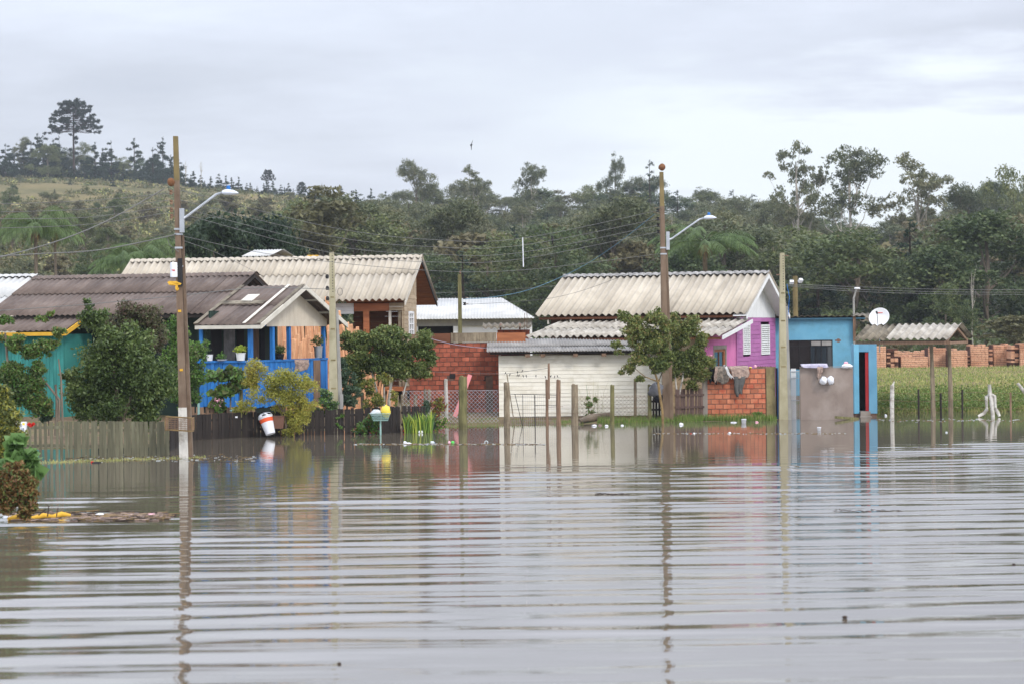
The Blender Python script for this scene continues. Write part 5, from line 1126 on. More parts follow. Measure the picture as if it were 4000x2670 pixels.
# white bundles, caps and cloths on the walls
def cloth(name, label, px0, px1, py0, py1, Y, m, over=.1, taper=.3, seed=1, group=None):
    """cloth hanging over a wall top at py0 down to py1"""
    rg = random.Random(seed); a, b_ = P(px0, py0, Y), P(px1, py0, Y); lo = P(px0, py1, Y).z; nx, nz = 10, 10; v = []; fc = []; wd = b_.x - a.x; ht_ = a.z - lo
    for j in range(nz + 1):
        t = j / nz
        for i in range(nx + 1):
            s = i / nx; sh = 1 - taper * t ** 1.5; x = wd * .5 + (s - .5) * wd * sh + .02 * math.sin(5 * t + seed); fold = .022 * math.sin(s * 14 + seed) * (0.3 + t) + .012 * math.sin(s * 31 + 2 * seed)
            z = (-ht_ * t if j else .03) * (1 + .12 * math.sin(s * 5 + seed)); y = (over if j == 0 else -.035 - .02 * t) + fold; v.append((x, y, z + (.02 if j < 2 else 0)))
    for j in range(nz):
        for i in range(nx): k = j * (nx + 1) + i; fc.append((k, k + 1, k + nx + 2, k + nx + 1))
    me = bpy.data.meshes.new(name); me.from_pydata(v, [], fc); me.materials.append(m); me.polygons.foreach_set('use_smooth', [True] * len(fc)); me.update()
    o = bpy.data.objects.new(name, me); o.location = a; link(o); soli(o, .012); tag(o, label, 'cloth', group); return o
cloth('black_garment', 'black garment hung over the left end of the orange brick wall', 2766, 2798, 1438, 1494, 66.2, m_cloth_bk, taper=.15, seed=3)
cloth('mottled_trousers', 'grey mottled trousers draped over the orange brick wall beside the black garment', 2793, 2850, 1437, 1492, 66.18, m_cloth_cm, taper=.2, seed=5)
cloth('pale_strap', 'pale tan strap hanging across the mottled trousers', 2790, 2800, 1440, 1490, 66.08, m_cloth_pk, over=.02, taper=0, seed=8)
cloth('pale_strap', 'white diagonal strap at the middle of the hung clothes', 2833, 2842, 1440, 1484, 66.05, m_white, over=.02, taper=0, seed=9).rotation_euler = (0, math.radians(-28), 0)
cloth('mottled_shirt', 'beige mottled shirt draped over the brick wall top right of the trousers', 2852, 2925, 1436, 1474, 66.18, m_cloth_pk, taper=.12, seed=11)
cloth('grey_cloth', 'dark grey cloth hanging lowest below the beige mottled shirt', 2865, 2908, 1476, 1542, 66.15, m_cloth_gr, over=-.03, taper=.55, seed=14)
cloth('lavender_cloth', 'lavender cloth lying along the top of the grey garden wall', 3130, 3234, 1428, 1436, 65.7, m_cloth_lv, taper=.1, seed=17)
cloth('beige_towel', 'beige towel hanging down the grey garden wall under the lavender cloth', 3188, 3212, 1434, 1472, 65.65, m_cloth_pk, taper=.5, seed=19)
CLW = 1
def lump(name, label, cat, px, py, Y, wpx, hpx, m, seed=1, group=None, amt=.2, z0=None):
    p = P(px, py, Y); s = Y / F; b = MB(); b.blob((0, 0, 0), (wpx * s / 2, wpx * s / 2, hpx * s / 2), m, seed, 12, 8, amt); o = b.build(name, smooth=True); o.location = p if z0 is None else (p.x, p.y, z0); return tag(o, label, cat, group)
lump('plastic_bundle', 'left of two white plastic bundles hanging on the grey garden wall', 'bundle', 3216, 1485, 65.6, 30, 30, m_plast, 4); lump('plastic_bundle', 'right of two white plastic bundles hanging on the grey garden wall', 'bundle', 3245, 1483, 65.6, 26, 32, m_plast, 9)
lump('cloth_bundle', 'white cloth bundle on the right end of the grey garden wall', 'cloth', 3308, 1429, 65.8, 42, 16, m_plast, 31, amt=.3); lump('cloth_bundle', 'small pink cloth bundle on top of the white bundle on the grey wall', 'cloth', 3304, 1418, 65.85, 16, 12, m_flpink, 33, amt=.3)
q = MB(); q.tube([P(3190, 1470, 65.62), P(3200, 1500, 65.58), P(3225, 1503, 65.55), P(3258, 1500, 65.58), P(3252, 1466, 65.62)], .006, m_black, n=5); tag(q.build('binding_twine', loc=P(3220, 1500, 65.6)), 'black cord holding the two white plastic bundles', 'cord')
lump('pink_jar', 'small pinkish jar on top of the orange brick wall', 'jar', 2950, 1430, 66.3, 11, 14, m_flpink, 2, amt=.05); lump('yellow_scrap', 'tiny yellow scrap on top of the orange brick wall', 'scrap', 2931, 1434, 66.3, 12, 6, m_yelbag, 2)
def can(name, label, cat, px, pyb, Y, wpx, hpx, m, lid=None, z=None):
    p = P(px, pyb, Y); s = Y / F; r = wpx * s / 2; h = hpx * s; b = MB(); b.lathe([(0, 0), (r * .85, 0), (r * .95, h * .1), (r, h * .95), (r * .97, h), (r * .85, h * .99), (r * .8, h * .85), (0, h * .8)], m, 16); o = b.build(name, smooth=False); o.location = p; return tag(o, label, cat)
can('tin_can', 'small grey tin can beside the purple house door on the brick wall', 'can', 2828, 1436, 66.3, 9, 12, m_steel)

# ================================================================ utility poles and wires
def strut_pole(name, label, px_b, py_b, px_t, py_t, Y, wb, wt, m, nest=None, extra=None, dep=.3, top_m=None):
    b = P(px_b, py_b, Y); t = P(px_t, py_t, Y); root = empty(name, (b.x, b.y, 0), 0, label, 'pole'); r = lambda p: Vector((p.x - b.x, p.y - b.y, p.z)); s = Y / F
    B, T = r(b), r(t); D = (T - B) / (T.z - B.z); B = B - D * (B.z + .7); hw0, hw1 = wb * s / 2, wt * s / 2; q = MB(); N = 8
    for i in range(N):   # I-section: two flanges and a recessed web, tapering upward
        a, e = i / N, (i + 1) / N; pa, pb = B.lerp(T, a), B.lerp(T, e); wa, we = hw0 + (hw1 - hw0) * a, hw0 + (hw1 - hw0) * e; mm = top_m if top_m and i == N - 1 else m; da, de = dep * (1 - .45 * a), dep * (1 - .45 * e)
        q.hexa([pa + Vector((-wa, 0, 0)), pa + Vector((wa * .55, 0, 0)), pa + Vector((wa * .55, da, 0)), pa + Vector((-wa, da, 0)), pb + Vector((-we, 0, 0)), pb + Vector((we * .55, 0, 0)), pb + Vector((we * .55, de, 0)), pb + Vector((-we, de, 0))], mm)
    q.build('shaft', root)
    q = MB(); a0 = B + Vector((hw0 * .56, dep * .25, 0)); 
    q.hexa([B + Vector((hw0 * .552, dep * .3, 0)), B + Vector((hw0 * 1.3, dep * .3, 0)), B + Vector((hw0 * 1.3, dep * .9, 0)), B + Vector((hw0 * .552, dep * .9, 0))] + [B.lerp(T, .72) + Vector((c * (hw1 * 1.3) / hw0 if False else c2, d2, 0)) for c, c2, d2 in ((0, hw1 * .9, dep * .25), (0, hw1 * 1.6, dep * .25), (0, hw1 * 1.6, dep * .6), (0, hw1 * .9, dep * .6))], m_conc_g if m is m_conc else m); q.build('side_flange', root)
    return root, B, T
def along(B, T, z): return B.lerp(T, (z - B.z) / (T.z - B.z))
def band(root, B, T, z, r, m=m_steel, name='band'):
    p = along(B, T, z); q = MB(); q.box(p.x - r, p.x + r * .8, p.y - .012, p.y + r * 1.6, z - .02, z + .02, m); q.build(name, root)
def insul(root, p, m=m_black, r=.045):
    q = MB(); q.lathe([(0, -.05), (r, -.05), (r, -.02), (r * .5, 0), (r, .02), (r, .05), (0, .05)], m, 8, p); q.tube([Vector(p), Vector(p) + Vector((.12, 0.02, 0))], .01, m_rust, n=4); q.build('insulator', root)
def street_lamp(label, pts, Y, pole_o, head):
    a = P(*pts[0], Y); root = empty('street_lamp', a, 0, label, 'lamp'); r = lambda p: P(p[0], p[1], Y) - a + Vector((0, -.02, 0)); q = MB(); q.tube([r(p) for p in pts], .028, m_steel, n=8); q.build('arm', root, smooth=True)
    s = Y / F; q = MB(); q.box(-.045, .05, -.05, .04, -.28, .24, m_steel); q.build('bracket', root)
    h0, h1 = r(head[0]), r(head[1]); d = (h1 - h0); L_ = d.length; u = d.normalized(); q = MB(); sec = [(0, .05, .05), (.12, .085, .075), (.35, .13, .09), (.7, .13, .07), (.93, .10, .03), (1, .05, .012)]; k = 10; i_ = q.mi(m_lamp)
    for t, wy, wz in sec:
        for j in range(k): an = 6.283 * j / k; q.v.append(tuple(h0 + u * L_ * t + Vector((0, wy * math.cos(an), wz * math.sin(an) * (1 if math.sin(an) > 0 else .45) + (.0 if t < .5 else -.0)))))
    for a_ in range(len(sec) - 1):
        for j in range(k): q.f.append((a_ * k + j, a_ * k + (j + 1) % k, (a_ + 1) * k + (j + 1) % k, (a_ + 1) * k + j)); q.m.append(i_)
    hd_ = q.build('lamp_head', root, smooth=True)
    q = MB(); c = h0 + u * L_ * .38 + Vector((0, 0, .09)); q.lathe([(0.04, -.02), (.045, .03), (.035, .07), (0, .08)], m_bluep, 10, c); q.build('light_sensor', root)
# left pole
YL = 49.0
rt_, B, T = strut_pole('utility_pole', 'tall brown weathered utility pole at the left with a white meter box and wire basket', 722, 1775, 686, 532, YL, 44, 22, m_pole, dep=.26, top_m=m_poley)
for py in (895, 915, 968, 1040): z = P(690, py, YL).z; band(rt_, B, T, z, .09)
zc = P(700, 1655, YL).z; pa = along(B, T, 0.0); q = MB(); ztop_ = P(715, 1590, YL).z
pb, pc = along(B, T, -.3), along(B, T, ztop_); w0, w1 = .125, .118
q.hexa([pb + Vector((-w0, -.004, 0)), pb + Vector((w0 * .56, -.004, 0)), pb + Vector((w0 * .56, .02, 0)), pb + Vector((-w0, .02, 0)), pc + Vector((-w1, -.004, 0)), pc + Vector((w1 * .56, -.004, 0)), pc + Vector((w1 * .56, .02, 0)), pc + Vector((-w1, .02, 0))], m_wbark); q.build('white_painted_base', rt_)
q = MB(); c = P(680, 1055, YL); c = Vector((c.x - rt_.location.x, -.06, c.z)); q.lathe([(0, -.155), (.075, -.155), (.078, -.14), (.078, .14), (.07, .16), (0, .165)], m_plast, 16, c); bx = q.build('meter_box', rt_, smooth=False)
q = MB(); q.box(c.x - .035, c.x + .035, c.y - .082, c.y - .079, c.z - .012, c.z + .004, m_flred); q.box(c.x - .015, c.x + .045, c.y - .080, c.y - .077, c.z - .03, c.z - .018, m_flred); q.build('red_print', bx)
q = MB(); p_ = Vector((c.x + .13, -.02, 0)); q.box(p_.x - .05, p_.x + .05, -.03, .0, c.z - .35, c.z + .25, m_black); q.build('cable_box', rt_)
for (dx, dz, w_, h_) in ((-.05, -.29, .13, .045), (.02, -.39, .035, .055)): q = MB(); q.blob((c.x + dx + .04, -.05, c.z + dz), (w_, .03, h_), m_yellow, 3, 8, 6, .3); q.build('yellow_tie', rt_)
for py in (1215, 1443): z = P(705, py, YL).z; p_ = along(B, T, z); q = MB(); q.box(p_.x - .06, p_.x + .01, -.012, -.002, z - .025, z + .025, m_yellow); q.build('yellow_mark', rt_)
for py in (743, 782, 812, 837): z = P(700, py + 8, YL).z; p_ = along(B, T, z); insul(rt_, p_ + Vector((-.14, 0, 0)), m_rust, .035)
q = MB(); z1_, z2_ = P(690, 915, YL).z, P(690, 985, YL).z; p1, p2 = along(B, T, z1_), along(B, T, z2_); q.tube([p1 + Vector((-.05, -.03, 0)), p1 + Vector((-.25, -.03, -.05)), p1.lerp(p2, .6) + Vector((-.2, -.03, 0)), p2 + Vector((0, -.03, 0))], .008, m_wire, n=4); q.build('cable_loop', rt_)
street_lamp('left street lamp on a long grey arm with a blue sensor cap', [(710, 858), (735, 842), (845, 760), (872, 752)], YL, None, [(868, 755), (932, 756)])
q = MB(); nb_ = P(662, 712, YL); q.blob((0, 0, 0), (.085, .085, .09), m_clay, 3, 12, 8, .08); o = q.build('mud_nest', smooth=True); o.location = nb_ + Vector((.03, .02, 0)); tag(o, 'rusty brown mud nest stuck to the side of the left pole', 'nest')
# right pole
YR = 65.4
rt2, B2, T2 = strut_pole('utility_pole', 'brown weathered utility pole with a mud nest on its yellowed top', 2608, 1652, 2586, 672, YR, 40, 19, m_pole, dep=.32, top_m=m_poley)
for py in (968, 992): band(rt2, B2, T2, P(2590, py, YR).z, .10, m_steel)
for py in (822, 855, 880, 906): z = P(2575, py, YR).z; p_ = along(B2, T2, z); insul(rt2, p_ + Vector((-.15, 0, 0)), m_black, .045)
q = MB(); z = P(2575, 822, YR).z; p_ = along(B2, T2, z); q.tube([p_ + Vector((-.25, -.02, .06)), p_ + Vector((-.1, -.02, .1)), p_ + Vector((0, -.02, .02)), p_ + Vector((-.12, -.02, -.1)), p_ + Vector((-.28, -.02, -.04))], .007, m_rust, n=4); q.build('wire_knot', rt2)
street_lamp('right street lamp on a thin grey arm with a blue sensor cap', [(2608, 938), (2625, 932), (2732, 857), (2752, 853)], YR, None, [(2750, 853), (2798, 852)])
q = MB(); q.blob((0, 0, 0), (.10, .10, .10), m_clay, 5, 12, 8, .1); o = q.build('mud_nest', smooth=True); o.location = P(2586, 653, YR) + Vector((0, .05, 0)); tag(o, 'round mud nest sitting on top of the right pole', 'nest')
# concrete posts
rt3, B3, T3 = strut_pole('concrete_post', 'pale yellow concrete utility post before the blue porch', 1308, 1600, 1297, 985, 62.5, 52, 22, m_conc, dep=.3)
def post_details(rt_, B, T, px, Y, bars, py0, py1):
    q = MB()
    s = Y / F
    for py in bars:
        z = P(px, py, Y).z; p_ = along(B, T, z); t = (z - B.z) / (T.z - B.z); w_ = (40 + (20 - 40) * t) * s / 2; q.box(p_.x - w_ * .8, p_.x + w_ * .35, -.006, -.001, z - .02, z + .02, m_cemg)
    q.build('cross_ridge', rt_)
    q = MB()
    for k in range(14):
        z = P(px, py0 + (py1 - py0) * k / 14, Y).z; p_ = along(B, T, z); q.box(p_.x - .012, p_.x + .012, -.005, -.001, z - .012, z + .012, m_dkvoid)
    q.build('bolt_hole', rt_)
    # recessed face
post_details(rt3, B3, T3, 1300, 62.5, (1161, 1285, 1405, 1515), 1000, 1150)
z = P(1320, 1560, 62.5).z; q = MB(); q.box(.13, .22, .05, .14, z - .25, z + .15, m_conc_g); q.build('meter_box', rt3)
for py in (1080, 1125, 1165): q = MB(); z = P(1280, py, 62.5).z; p_ = along(B3, T3, z); q.lathe([(0, -.06), (.04, -.06), (.05, 0), (.03, .05), (0, .06)], m_black, 8, p_ + Vector((-.15, 0, 0))); q.build('insulator', rt3)
q = MB(); z = P(1320, 1140, 62.5).z; p_ = along(B3, T3, z) + Vector((.2, 0, 0)); q.tube([p_ + Vector((.07 * math.cos(a), -.02, .1 * math.sin(a))) for a in np.linspace(0, 9, 18)], .008, m_wire, n=4); q.build('cable_coil', rt3)
rt4, B4, T4 = strut_pole('concrete_post', 'pale yellow concrete utility post before the blue house', 3066, 1640, 3058, 988, 66.0, 48, 21, m_conc, dep=.3)
post_details(rt4, B4, T4, 3060, 66.0, (1145, 1253, 1355, 1430), 1000, 1140)
for py in (998, 1072): q = MB(); z = P(3066, py, 66).z; q.tube([along(B4, T4, z) + Vector((0, .02, 0)), along(B4, T4, z) + Vector((.16 if py == 998 else -.2, .02, -.01))], .015, m_rust, n=5); q.build('bolt_arm', rt4)
q = MB(); q.tube([along(B4, T4, P(3066, 1110, 66).z) + Vector((.1, 0, 0)), along(B4, T4, P(3066, 1160, 66).z) + Vector((.17, 0, 0)), along(B4, T4, P(3066, 1230, 66).z) + Vector((.13, 0, 0))], .01, m_bluep, n=4); q.build('blue_cable', rt4)
# mid distance posts
def simple_post(name, label, px, pyb, pyt, Y, wpx, m, cat='post', lean=0, n=8, root_z=None, ragged=True):
    b, t = P(px, pyb, Y), P(px + lean, pyt, Y); zb_ = min(b.z, 0) - .4 if root_z is None else root_z; r = wpx * Y / F / 2; q = MB(); o0 = Vector((b.x, b.y, 0)); T_ = Vector((t.x - b.x, 0, t.z)); B_ = Vector((0, 0, zb_))
    rg = random.Random(int(px)); pts = [B_.lerp(T_, i / 5) + Vector((rg.uniform(-.12, .12) * r, 0, 0)) for i in range(6)]; pts[-1] = T_; q.tube(pts, [r * k for k in (1.05, 1.02, 1, .97, .98, .93)], m, n=n, cap=True)
    if ragged: q.tube([T_ + Vector((-r * .3, 0, -.02)), T_ + Vector((-r * .3, 0, r * .25))], [r * .55, r * .4], m, n=6)
    o = q.build(name); o.location = o0; return tag(o, label, cat)
rp = empty('wooden_post', P(1797, 1300, 72) * Vector((1, 1, 0)) if False else Vector((P(1797, 1300, 72).x, 72, 0)), 0, 'mossy square power post with insulators behind the red brick wall', 'post')
q = MB(); s = 72 / F; zt = P(1797, 1072, 72).z; q.hexa([(-.07, -.07, 0), (.07, -.07, 0), (.07, .07, 0), (-.07, .07, 0), (-.055, -.055, zt), (.055, -.055, zt), (.055, .055, zt), (-.055, .055, zt)], m_wood_g); q.build('shaft', rp)
for py in (1163, 1187): z = P(1797, py, 72).z; insul(rp, (.15, -.02, z), m_black, .045)
bd = MB(); bd.blob((0, 0, .05), (.03, .045, .05), m_rust, 3, 8, 6, .1); bd.blob((.005, -.03, .11), (.02, .02, .02), m_rust, 4, 8, 6, .05); bd.tube([(0, .03, .03), (0, .12, -.02)], [.015, .006], m_rust, n=4); o = bd.build('small_bird', smooth=True); o.location = P(1797, 1072, 72) ; tag(o, 'tiny brown bird perched on top of the mossy power post', 'bird')
f3 = P(3107, 1240, 82); o3 = empty('floodlight_post', (f3.x, 82, 0), 0, 'ochre post with two white floodlights above the blue house roof', 'post'); zt = P(3107, 1078, 82).z; q = MB(); q.tube([(0, 0, 0), (0, 0, zt)], [.11, .09], m_poley, n=8); q.build('shaft', o3)
for sx in (-.13, .16): q = MB(); z = P(3107, 1104 if sx < 0 else 1098, 82).z; q.beam((sx, -.02, z - .04), (sx + (.0 if sx < 0 else .05), -.1, z + .06), .14, .11, m_plast); q.build('floodlight', o3)
q = MB(); z = P(3107, 1108, 82).z; q.beam((-.16, -.02, z), (.2, -.02, z), .05, .05, m_black); q.build('bracket', o3)
f3 = P(3346, 1240, 95); o3 = empty('street_lamp', (f3.x, 95, 0), 0, 'thin distant lamp post right of the ochre floodlight post', 'lamp'); q = MB(); q.tube([(-.1, 0, 0), (-.12, 0, P(3334, 1165, 95).z), (0, 0, P(3346, 1130, 95).z)], .045, m_conc_g, n=6); q.build('mast', o3); q = MB(); q.blob((.03, 0, P(3346, 1127, 95).z), (.14, .08, .05), m_plast, 2, 10, 6, .05); q.build('lamp_head', o3, smooth=True)
pass
def wire(name, label, pts, Ys, m=None, r=.006, group='power lines between the two poles', cat='wire', sag=None):
    q = MB(); n = len(pts); P_ = []
    if isinstance(Ys, (int, float)): Ys = [Ys] * n
    # smooth resample (Catmull-Rom) of the measured points at their depths
    W_ = [P(p[0], p[1], y) for p, y in zip(pts, Ys)]
    for i in range(n - 1):
        p0, p1, p2, p3 = W_[max(i - 1, 0)], W_[i], W_[i + 1], W_[min(i + 2, n - 1)]
        for k in range(8):
            t = k / 8; P_.append(0.5 * ((2 * p1) + (p2 - p0) * t + (2 * p0 - 5 * p1 + 4 * p2 - p3) * t * t + (3 * p1 - p0 - 3 * p2 + p3) * t ** 3))
    P_.append(W_[-1]); q.tube(P_, r, m or m_wire, n=4, cap=False); return tag(q.build(name, loc=P_[0]), label, cat, group)
dl = lambda px: YL + (YR - YL) * (px - 700) / (2572 - 700)
for i, (a, b_, c, d, e, lb) in enumerate([((703, 743), (1300, 890), (1700, 937), (2041, 931), (2572, 822), 'topmost of the sagging power lines between the two brown poles'), ((703, 782), (1300, 925), (1700, 965), (2041, 958), (2572, 855), 'second power line from the top between the two brown poles'), ((708, 812), (1300, 960), (1700, 994), (2041, 986), (2572, 880), 'third power line from the top between the two brown poles'), ((714, 837), (1300, 989), (1700, 1024), (2041, 1011), (2572, 906), 'fourth power line from the top between the two brown poles'), ((714, 923), (1100, 1000), (1658, 1056), (2041, 1055), (2572, 992), 'lowest power line passing over the long cream roof')]):
    pts = [a, b_, c, d, e]; wire('power_line', lb, pts, [dl(p[0]) for p in pts])
q = MB(); yy = dl(2041); q.tube([P(2041, 928, yy), P(2044, 1043, yy)], .014, m_plast, n=5); tag(q.build('spacer_rod', loc=P(2041, 928, yy)), 'white vertical spacer rod hanging on the power lines', 'rod')
wire('blue_cable', 'pale blue cable sloping from the right pole down behind the cream roofs', [(2555, 838), (2403, 957), (2254, 1052), (2075, 1129), (1930, 1160), (1815, 1168)], [65.4, 67, 69, 70, 71, 71.9], m_wireb, .01, None, 'cable')
wire('service_wire', 'thin wire dropping from the right pole over the purple house roof', [(2590, 995), (2400, 1090), (2150, 1165), (1815, 1190)], [65.4, 67, 70, 72], None, .006, None)
for a, b_, c, lb in (((-80, 800), (330, 785), (664, 755), 'topmost'), ((-80, 830), (330, 818), (664, 782), 'second'), ((-80, 855), (330, 850), (664, 806), 'third'), ((-80, 893), (330, 878), (664, 830), 'fourth')):
    wire('power_line', lb + ' of the power lines leaving the left pole towards the left edge', [a, b_, c], [46, 47.5, YL], group='power lines left of the left pole')
wire('power_cable', 'thick grey cable slanting down left from beside the mud nest', [(642, 737), (420, 862), (200, 950), (-80, 1025)], [48.5, 47.5, 46.5, 45], None, .012, None, 'cable'); wire('power_cable', 'thick grey cable from the lower bands of the left pole to the left edge', [(686, 917), (400, 975), (150, 992), (-80, 1005)], [49, 48, 47, 46], None, .012, None, 'cable')
wire('service_wire', 'pale service wire crossing in front of the dark roof', [(-80, 1218), (300, 1192), (700, 1155), (1000, 1125), (1290, 1130)], [48, 49.5, 52, 57, 62.4], None, .008, None); wire('service_wire', 'thin wire from the left pole down to the long cream roof', [(714, 940), (800, 970), (905, 1015), (1030, 1080)], [49, 55, 63, 72], None, .006, None)
for k, dy in enumerate((0, 10, 18)): wire('power_line', ('upper', 'middle', 'lower')[k] + ' of three thin lines running right from the concrete post by the blue house', [(3072, 1110 + dy * .4), (3350, 1121 + dy), (3700, 1131 + dy), (4100, 1133 + dy)], [66, 70, 76, 84], None, .007, 'thin lines towards the right edge')
wire('power_line', 'thin far line low behind the garage roof', [(1660, 1145), (1900, 1138), (2150, 1118), (2300, 1105)], 90, None, .008, None)

# ================================================================ fences
def picket_fence(name, label, pts, tops, wpx, m, gap=.2, rails=(.3, .75), thick=.02, jit=.02, pointed=False, z_under=-.5, cat='fence', railm=None, raily=.03):
    """pts: (px, Y) corners along the fence; tops: py at each corner"""
    A = [Vector((P(px, py, Y).x, Y, P(px, py, Y).z)) for (px, Y), py in zip(pts, tops)]; root = empty(name, (A[0].x, A[0].y, 0), 0, label, cat); o = Vector((A[0].x, A[0].y, 0)); cache = {}
    for i in range(len(A) - 1):
        a, b_ = A[i], A[i + 1]; d = Vector((b_.x - a.x, b_.y - a.y, 0)); Lx = d.length; an = math.atan2(d.y, d.x); wd = wpx * (a.y + b_.y) / 2 / F; n = max(1, int(Lx / (wd * (1 + gap))));
        for k in range(n):
            t = (k + .5) / n; zt = a.z + (b_.z - a.z) * t + random.uniform(-jit, jit); key = (i, random.randrange(6))
            if key not in cache:
                w2 = wd * random.uniform(.88, 1.06) / 2; q = MB(); H_ = 1.0
                q.hexa([(-w2, 0, 0), (w2, 0, 0), (w2, thick, 0), (-w2, thick, 0), (-w2, 0, H_), (w2, 0, H_), (w2, thick, H_), (-w2, thick, H_)], m)
                if pointed: q.quad([(-w2, 0, H_), (w2, 0, H_), (0, 0, H_ + .05)], m)
                cache[key] = q.mesh('picket')
            pos = a + d * t - o; inst('picket', cache[key], root, (pos.x, pos.y, z_under), (random.uniform(-.02, .02), random.uniform(-.018, .018), an), (1, 1, zt - z_under))
        for rh in rails:
            za, zb_ = (a.z) * rh, (b_.z) * rh; nr = Vector((-d.y, d.x, 0)).normalized() * raily
            bar('rail', root, (a.x - o.x + nr.x, a.y + nr.y - o.y, za), (b_.x - o.x + nr.x, b_.y + nr.y - o.y, zb_), .035, .06, railm or m)
    return root
picket_fence('picket_fence', 'pale grey green picket fence with gaps standing in the water at the left', [(-60, 49.4), (250, 49.6)], [1652, 1645], 11.5, m_wood_gr, .75, jit=.012, rails=(.35, .85))
picket_fence('board_fence', 'grey close boarded fence in the water under the big dark bush', [(252, 49.7), (660, 50.2)], [1643, 1644], 15, m_wood_gr, .04, jit=.006)
picket_fence('board_fence', 'dark close boarded fence in the water behind the left pole, up to the yellow bush', [(664, 52), (745, 57.4), (1000, 58.8)], [1640, 1619, 1606], 14, m_wood_d, .0, jit=.008)
picket_fence('board_fence', 'blackish board fence from the yellow green bush to the turquoise basket', [(1004, 58.9), (1240, 59.4), (1500, 59.8), (1562, 60.4)], [1608, 1600, 1588, 1586], 12.5, m_wood_d, .02, jit=.018)
picket_fence('board_fence', 'short dark picket stretch between the basket stand and the iris clump', [(1572, 60.4), (1660, 61.6)], [1584, 1586], 11, m_wood_d, .10, jit=.012)
picket_fence('board_fence', 'low brown fence behind the blue porch skirt', [(700, 59.4), (1000, 60.2)], [1585, 1590], 16, m_wood_r, .25, jit=.02)
picket_fence('picket_fence', 'purple brown picket fence between the right pole and the orange brick wall', [(2634, 65.9), (2748, 66.2)], [1518, 1515], 9.5, m_gate_w, .22, jit=.015, rails=(.42, .80), railm=m_gate_w, raily=-.02)
picket_fence('picket_fence', 'short dark picket piece under the grey plastic bag', [(2544, 65.7), (2594, 65.8)], [1552, 1552], 8, m_wood_d, .55, jit=.01, rails=(.5, .85), railm=m_wood_d, raily=-.02)
picket_fence('picket_fence', 'faint row of stakes on the wall top behind the orange bricks', [(2955, 67.4), (3030, 67.5)], [1428, 1429], 4, m_wood_r, 1.2, jit=.005, rails=(.97,))
def spost(label, *a, **k): return simple_post('fence_post', label, *a, **k)
spost('thick split grey post wrapped in wire mesh, before the red brick wall', 1808, 1677, 1470, 62.0, 34, m_wood_g)
spost('thin pale peeled post left of the thick split post', 1746, 1620, 1479, 65.5, 14, m_wbark, lean=-5)
spost('stout tan post at the left corner of the white shed fence', 1980, 1669, 1493, 62.6, 24, m_wood_w, lean=-2)
spost('narrow brown post behind the wire gate', 2137, 1662, 1481, 63.5, 12, m_wood_r, lean=-2)
spost('reddish brown post right of the wire gate', 2181, 1662, 1482, 63.4, 18, m_wood_r)
spost('thickest tan post in the middle of the white shed fence', 2244, 1660, 1500, 63.6, 27, m_wood_w)
spost('mossy green brown post left of the small tree', 2391, 1658, 1502, 63.8, 17, m_wood_g)
spost('slim grey post farther back, right of the mossy post', 2480, 1625, 1478, 66.4, 12, m_wood_w)
spost('olive post holding up the grey plastic bag', 2537, 1645, 1501, 65.4, 16, m_wood_g)
spost('tall dark board nailed beside the narrow brown post', 2143, 1557, 1417, 63.3, 9, m_wood_r, root_z=P(2143, 1557, 63.3).z, ragged=False)
spost('leaning thin lath by the left corner post', 2017, 1650, 1457, 64, 6, m_wood_w, lean=-38, n=4, ragged=False)
for px, pt, pb, lb in ((1570, 1540, 1620, 'stubby grey stake left of the chain link mesh'), (1622, 1540, 1620, 'short stake behind the chain link mesh'), (1660, 1518, 1625, 'brown stake at the end of the dark pickets'), (1676, 1520, 1625, 'pale short stake beside the brown stake'), (1415, 1532, 1620, 'stubby green stake under the guava bush'), (1552, 1540, 1620, 'stubby stake right of the whitewashed trunk')): spost(lb, px, pb, pt, 64.5, 13, m_wood_w)
for px, pt, pb, w_, m, lb in ((3589, 1519, 1665, 8, m_wood_d, 'leftmost thin dark stake standing in water on the right'), (3676, 1534, 1668, 9, m_wood_d, 'thin dark stake between the two shelter posts'), (3760, 1520, 1668, 8, m_wood_d, 'thin dark stake right of the shelter posts'), (3949, 1532, 1650, 8, m_wood_r, 'rusty brown stake near the right edge')): spost(lb, px, pb, pt, 66.2, w_, m, lean=-2)
o = simple_post('peeled_post', 'whitish peeled trunk post with a pointed tip left of the shelter posts', 3483, 1640, 1503, 66.4, 17, m_wbark, ragged=False, lean=2)
q = MB(); s = 66.4 / F; q.tube([(.0, 0, P(3483, 1505, 66.4).z - .05), (.04, 0, P(3483, 1505, 66.4).z + .02), (.09, 0, P(3483, 1488, 66.4).z)], [.05, .035, .012], m_wbark, n=6); q.build('broken_tip', o)
# whitened stump with two arms and splayed roots
c = P(3873, 1640, 66.3); st_ = empty('whitened_stump', (c.x, c.y, 0), 0, 'whitened forked stump post with drooping arms standing in the water at the right', 'stump'); k_ = lambda px, py: Vector(((px - 3868) * 66.3 / F, 0, P(3868, py, 66.3).z))
q = MB(); q.tube([k_(3876, 1680) - Vector((0, 0, .3)), k_(3873, 1620), k_(3868, 1560), k_(3862, 1535), k_(3861, 1500)], [.06, .06, .07, .065, .05], m_wbark, n=8); q.build('trunk', st_, smooth=True)
for pts in ([(3858, 1540), (3848, 1545), (3848, 1580), (3850, 1600)], [(3868, 1540), (3880, 1545), (3882, 1580), (3884, 1600)], [(3850, 1595), (3838, 1612), (3815, 1624)], [(3880, 1590), (3892, 1610), (3898, 1624)]): q = MB(); q.tube([k_(*p) + Vector((0, -.03, 0)) for p in pts], [.05, .05, .04, .035][:len(pts)], m_wbark, n=7); q.build('arm', st_, smooth=True)
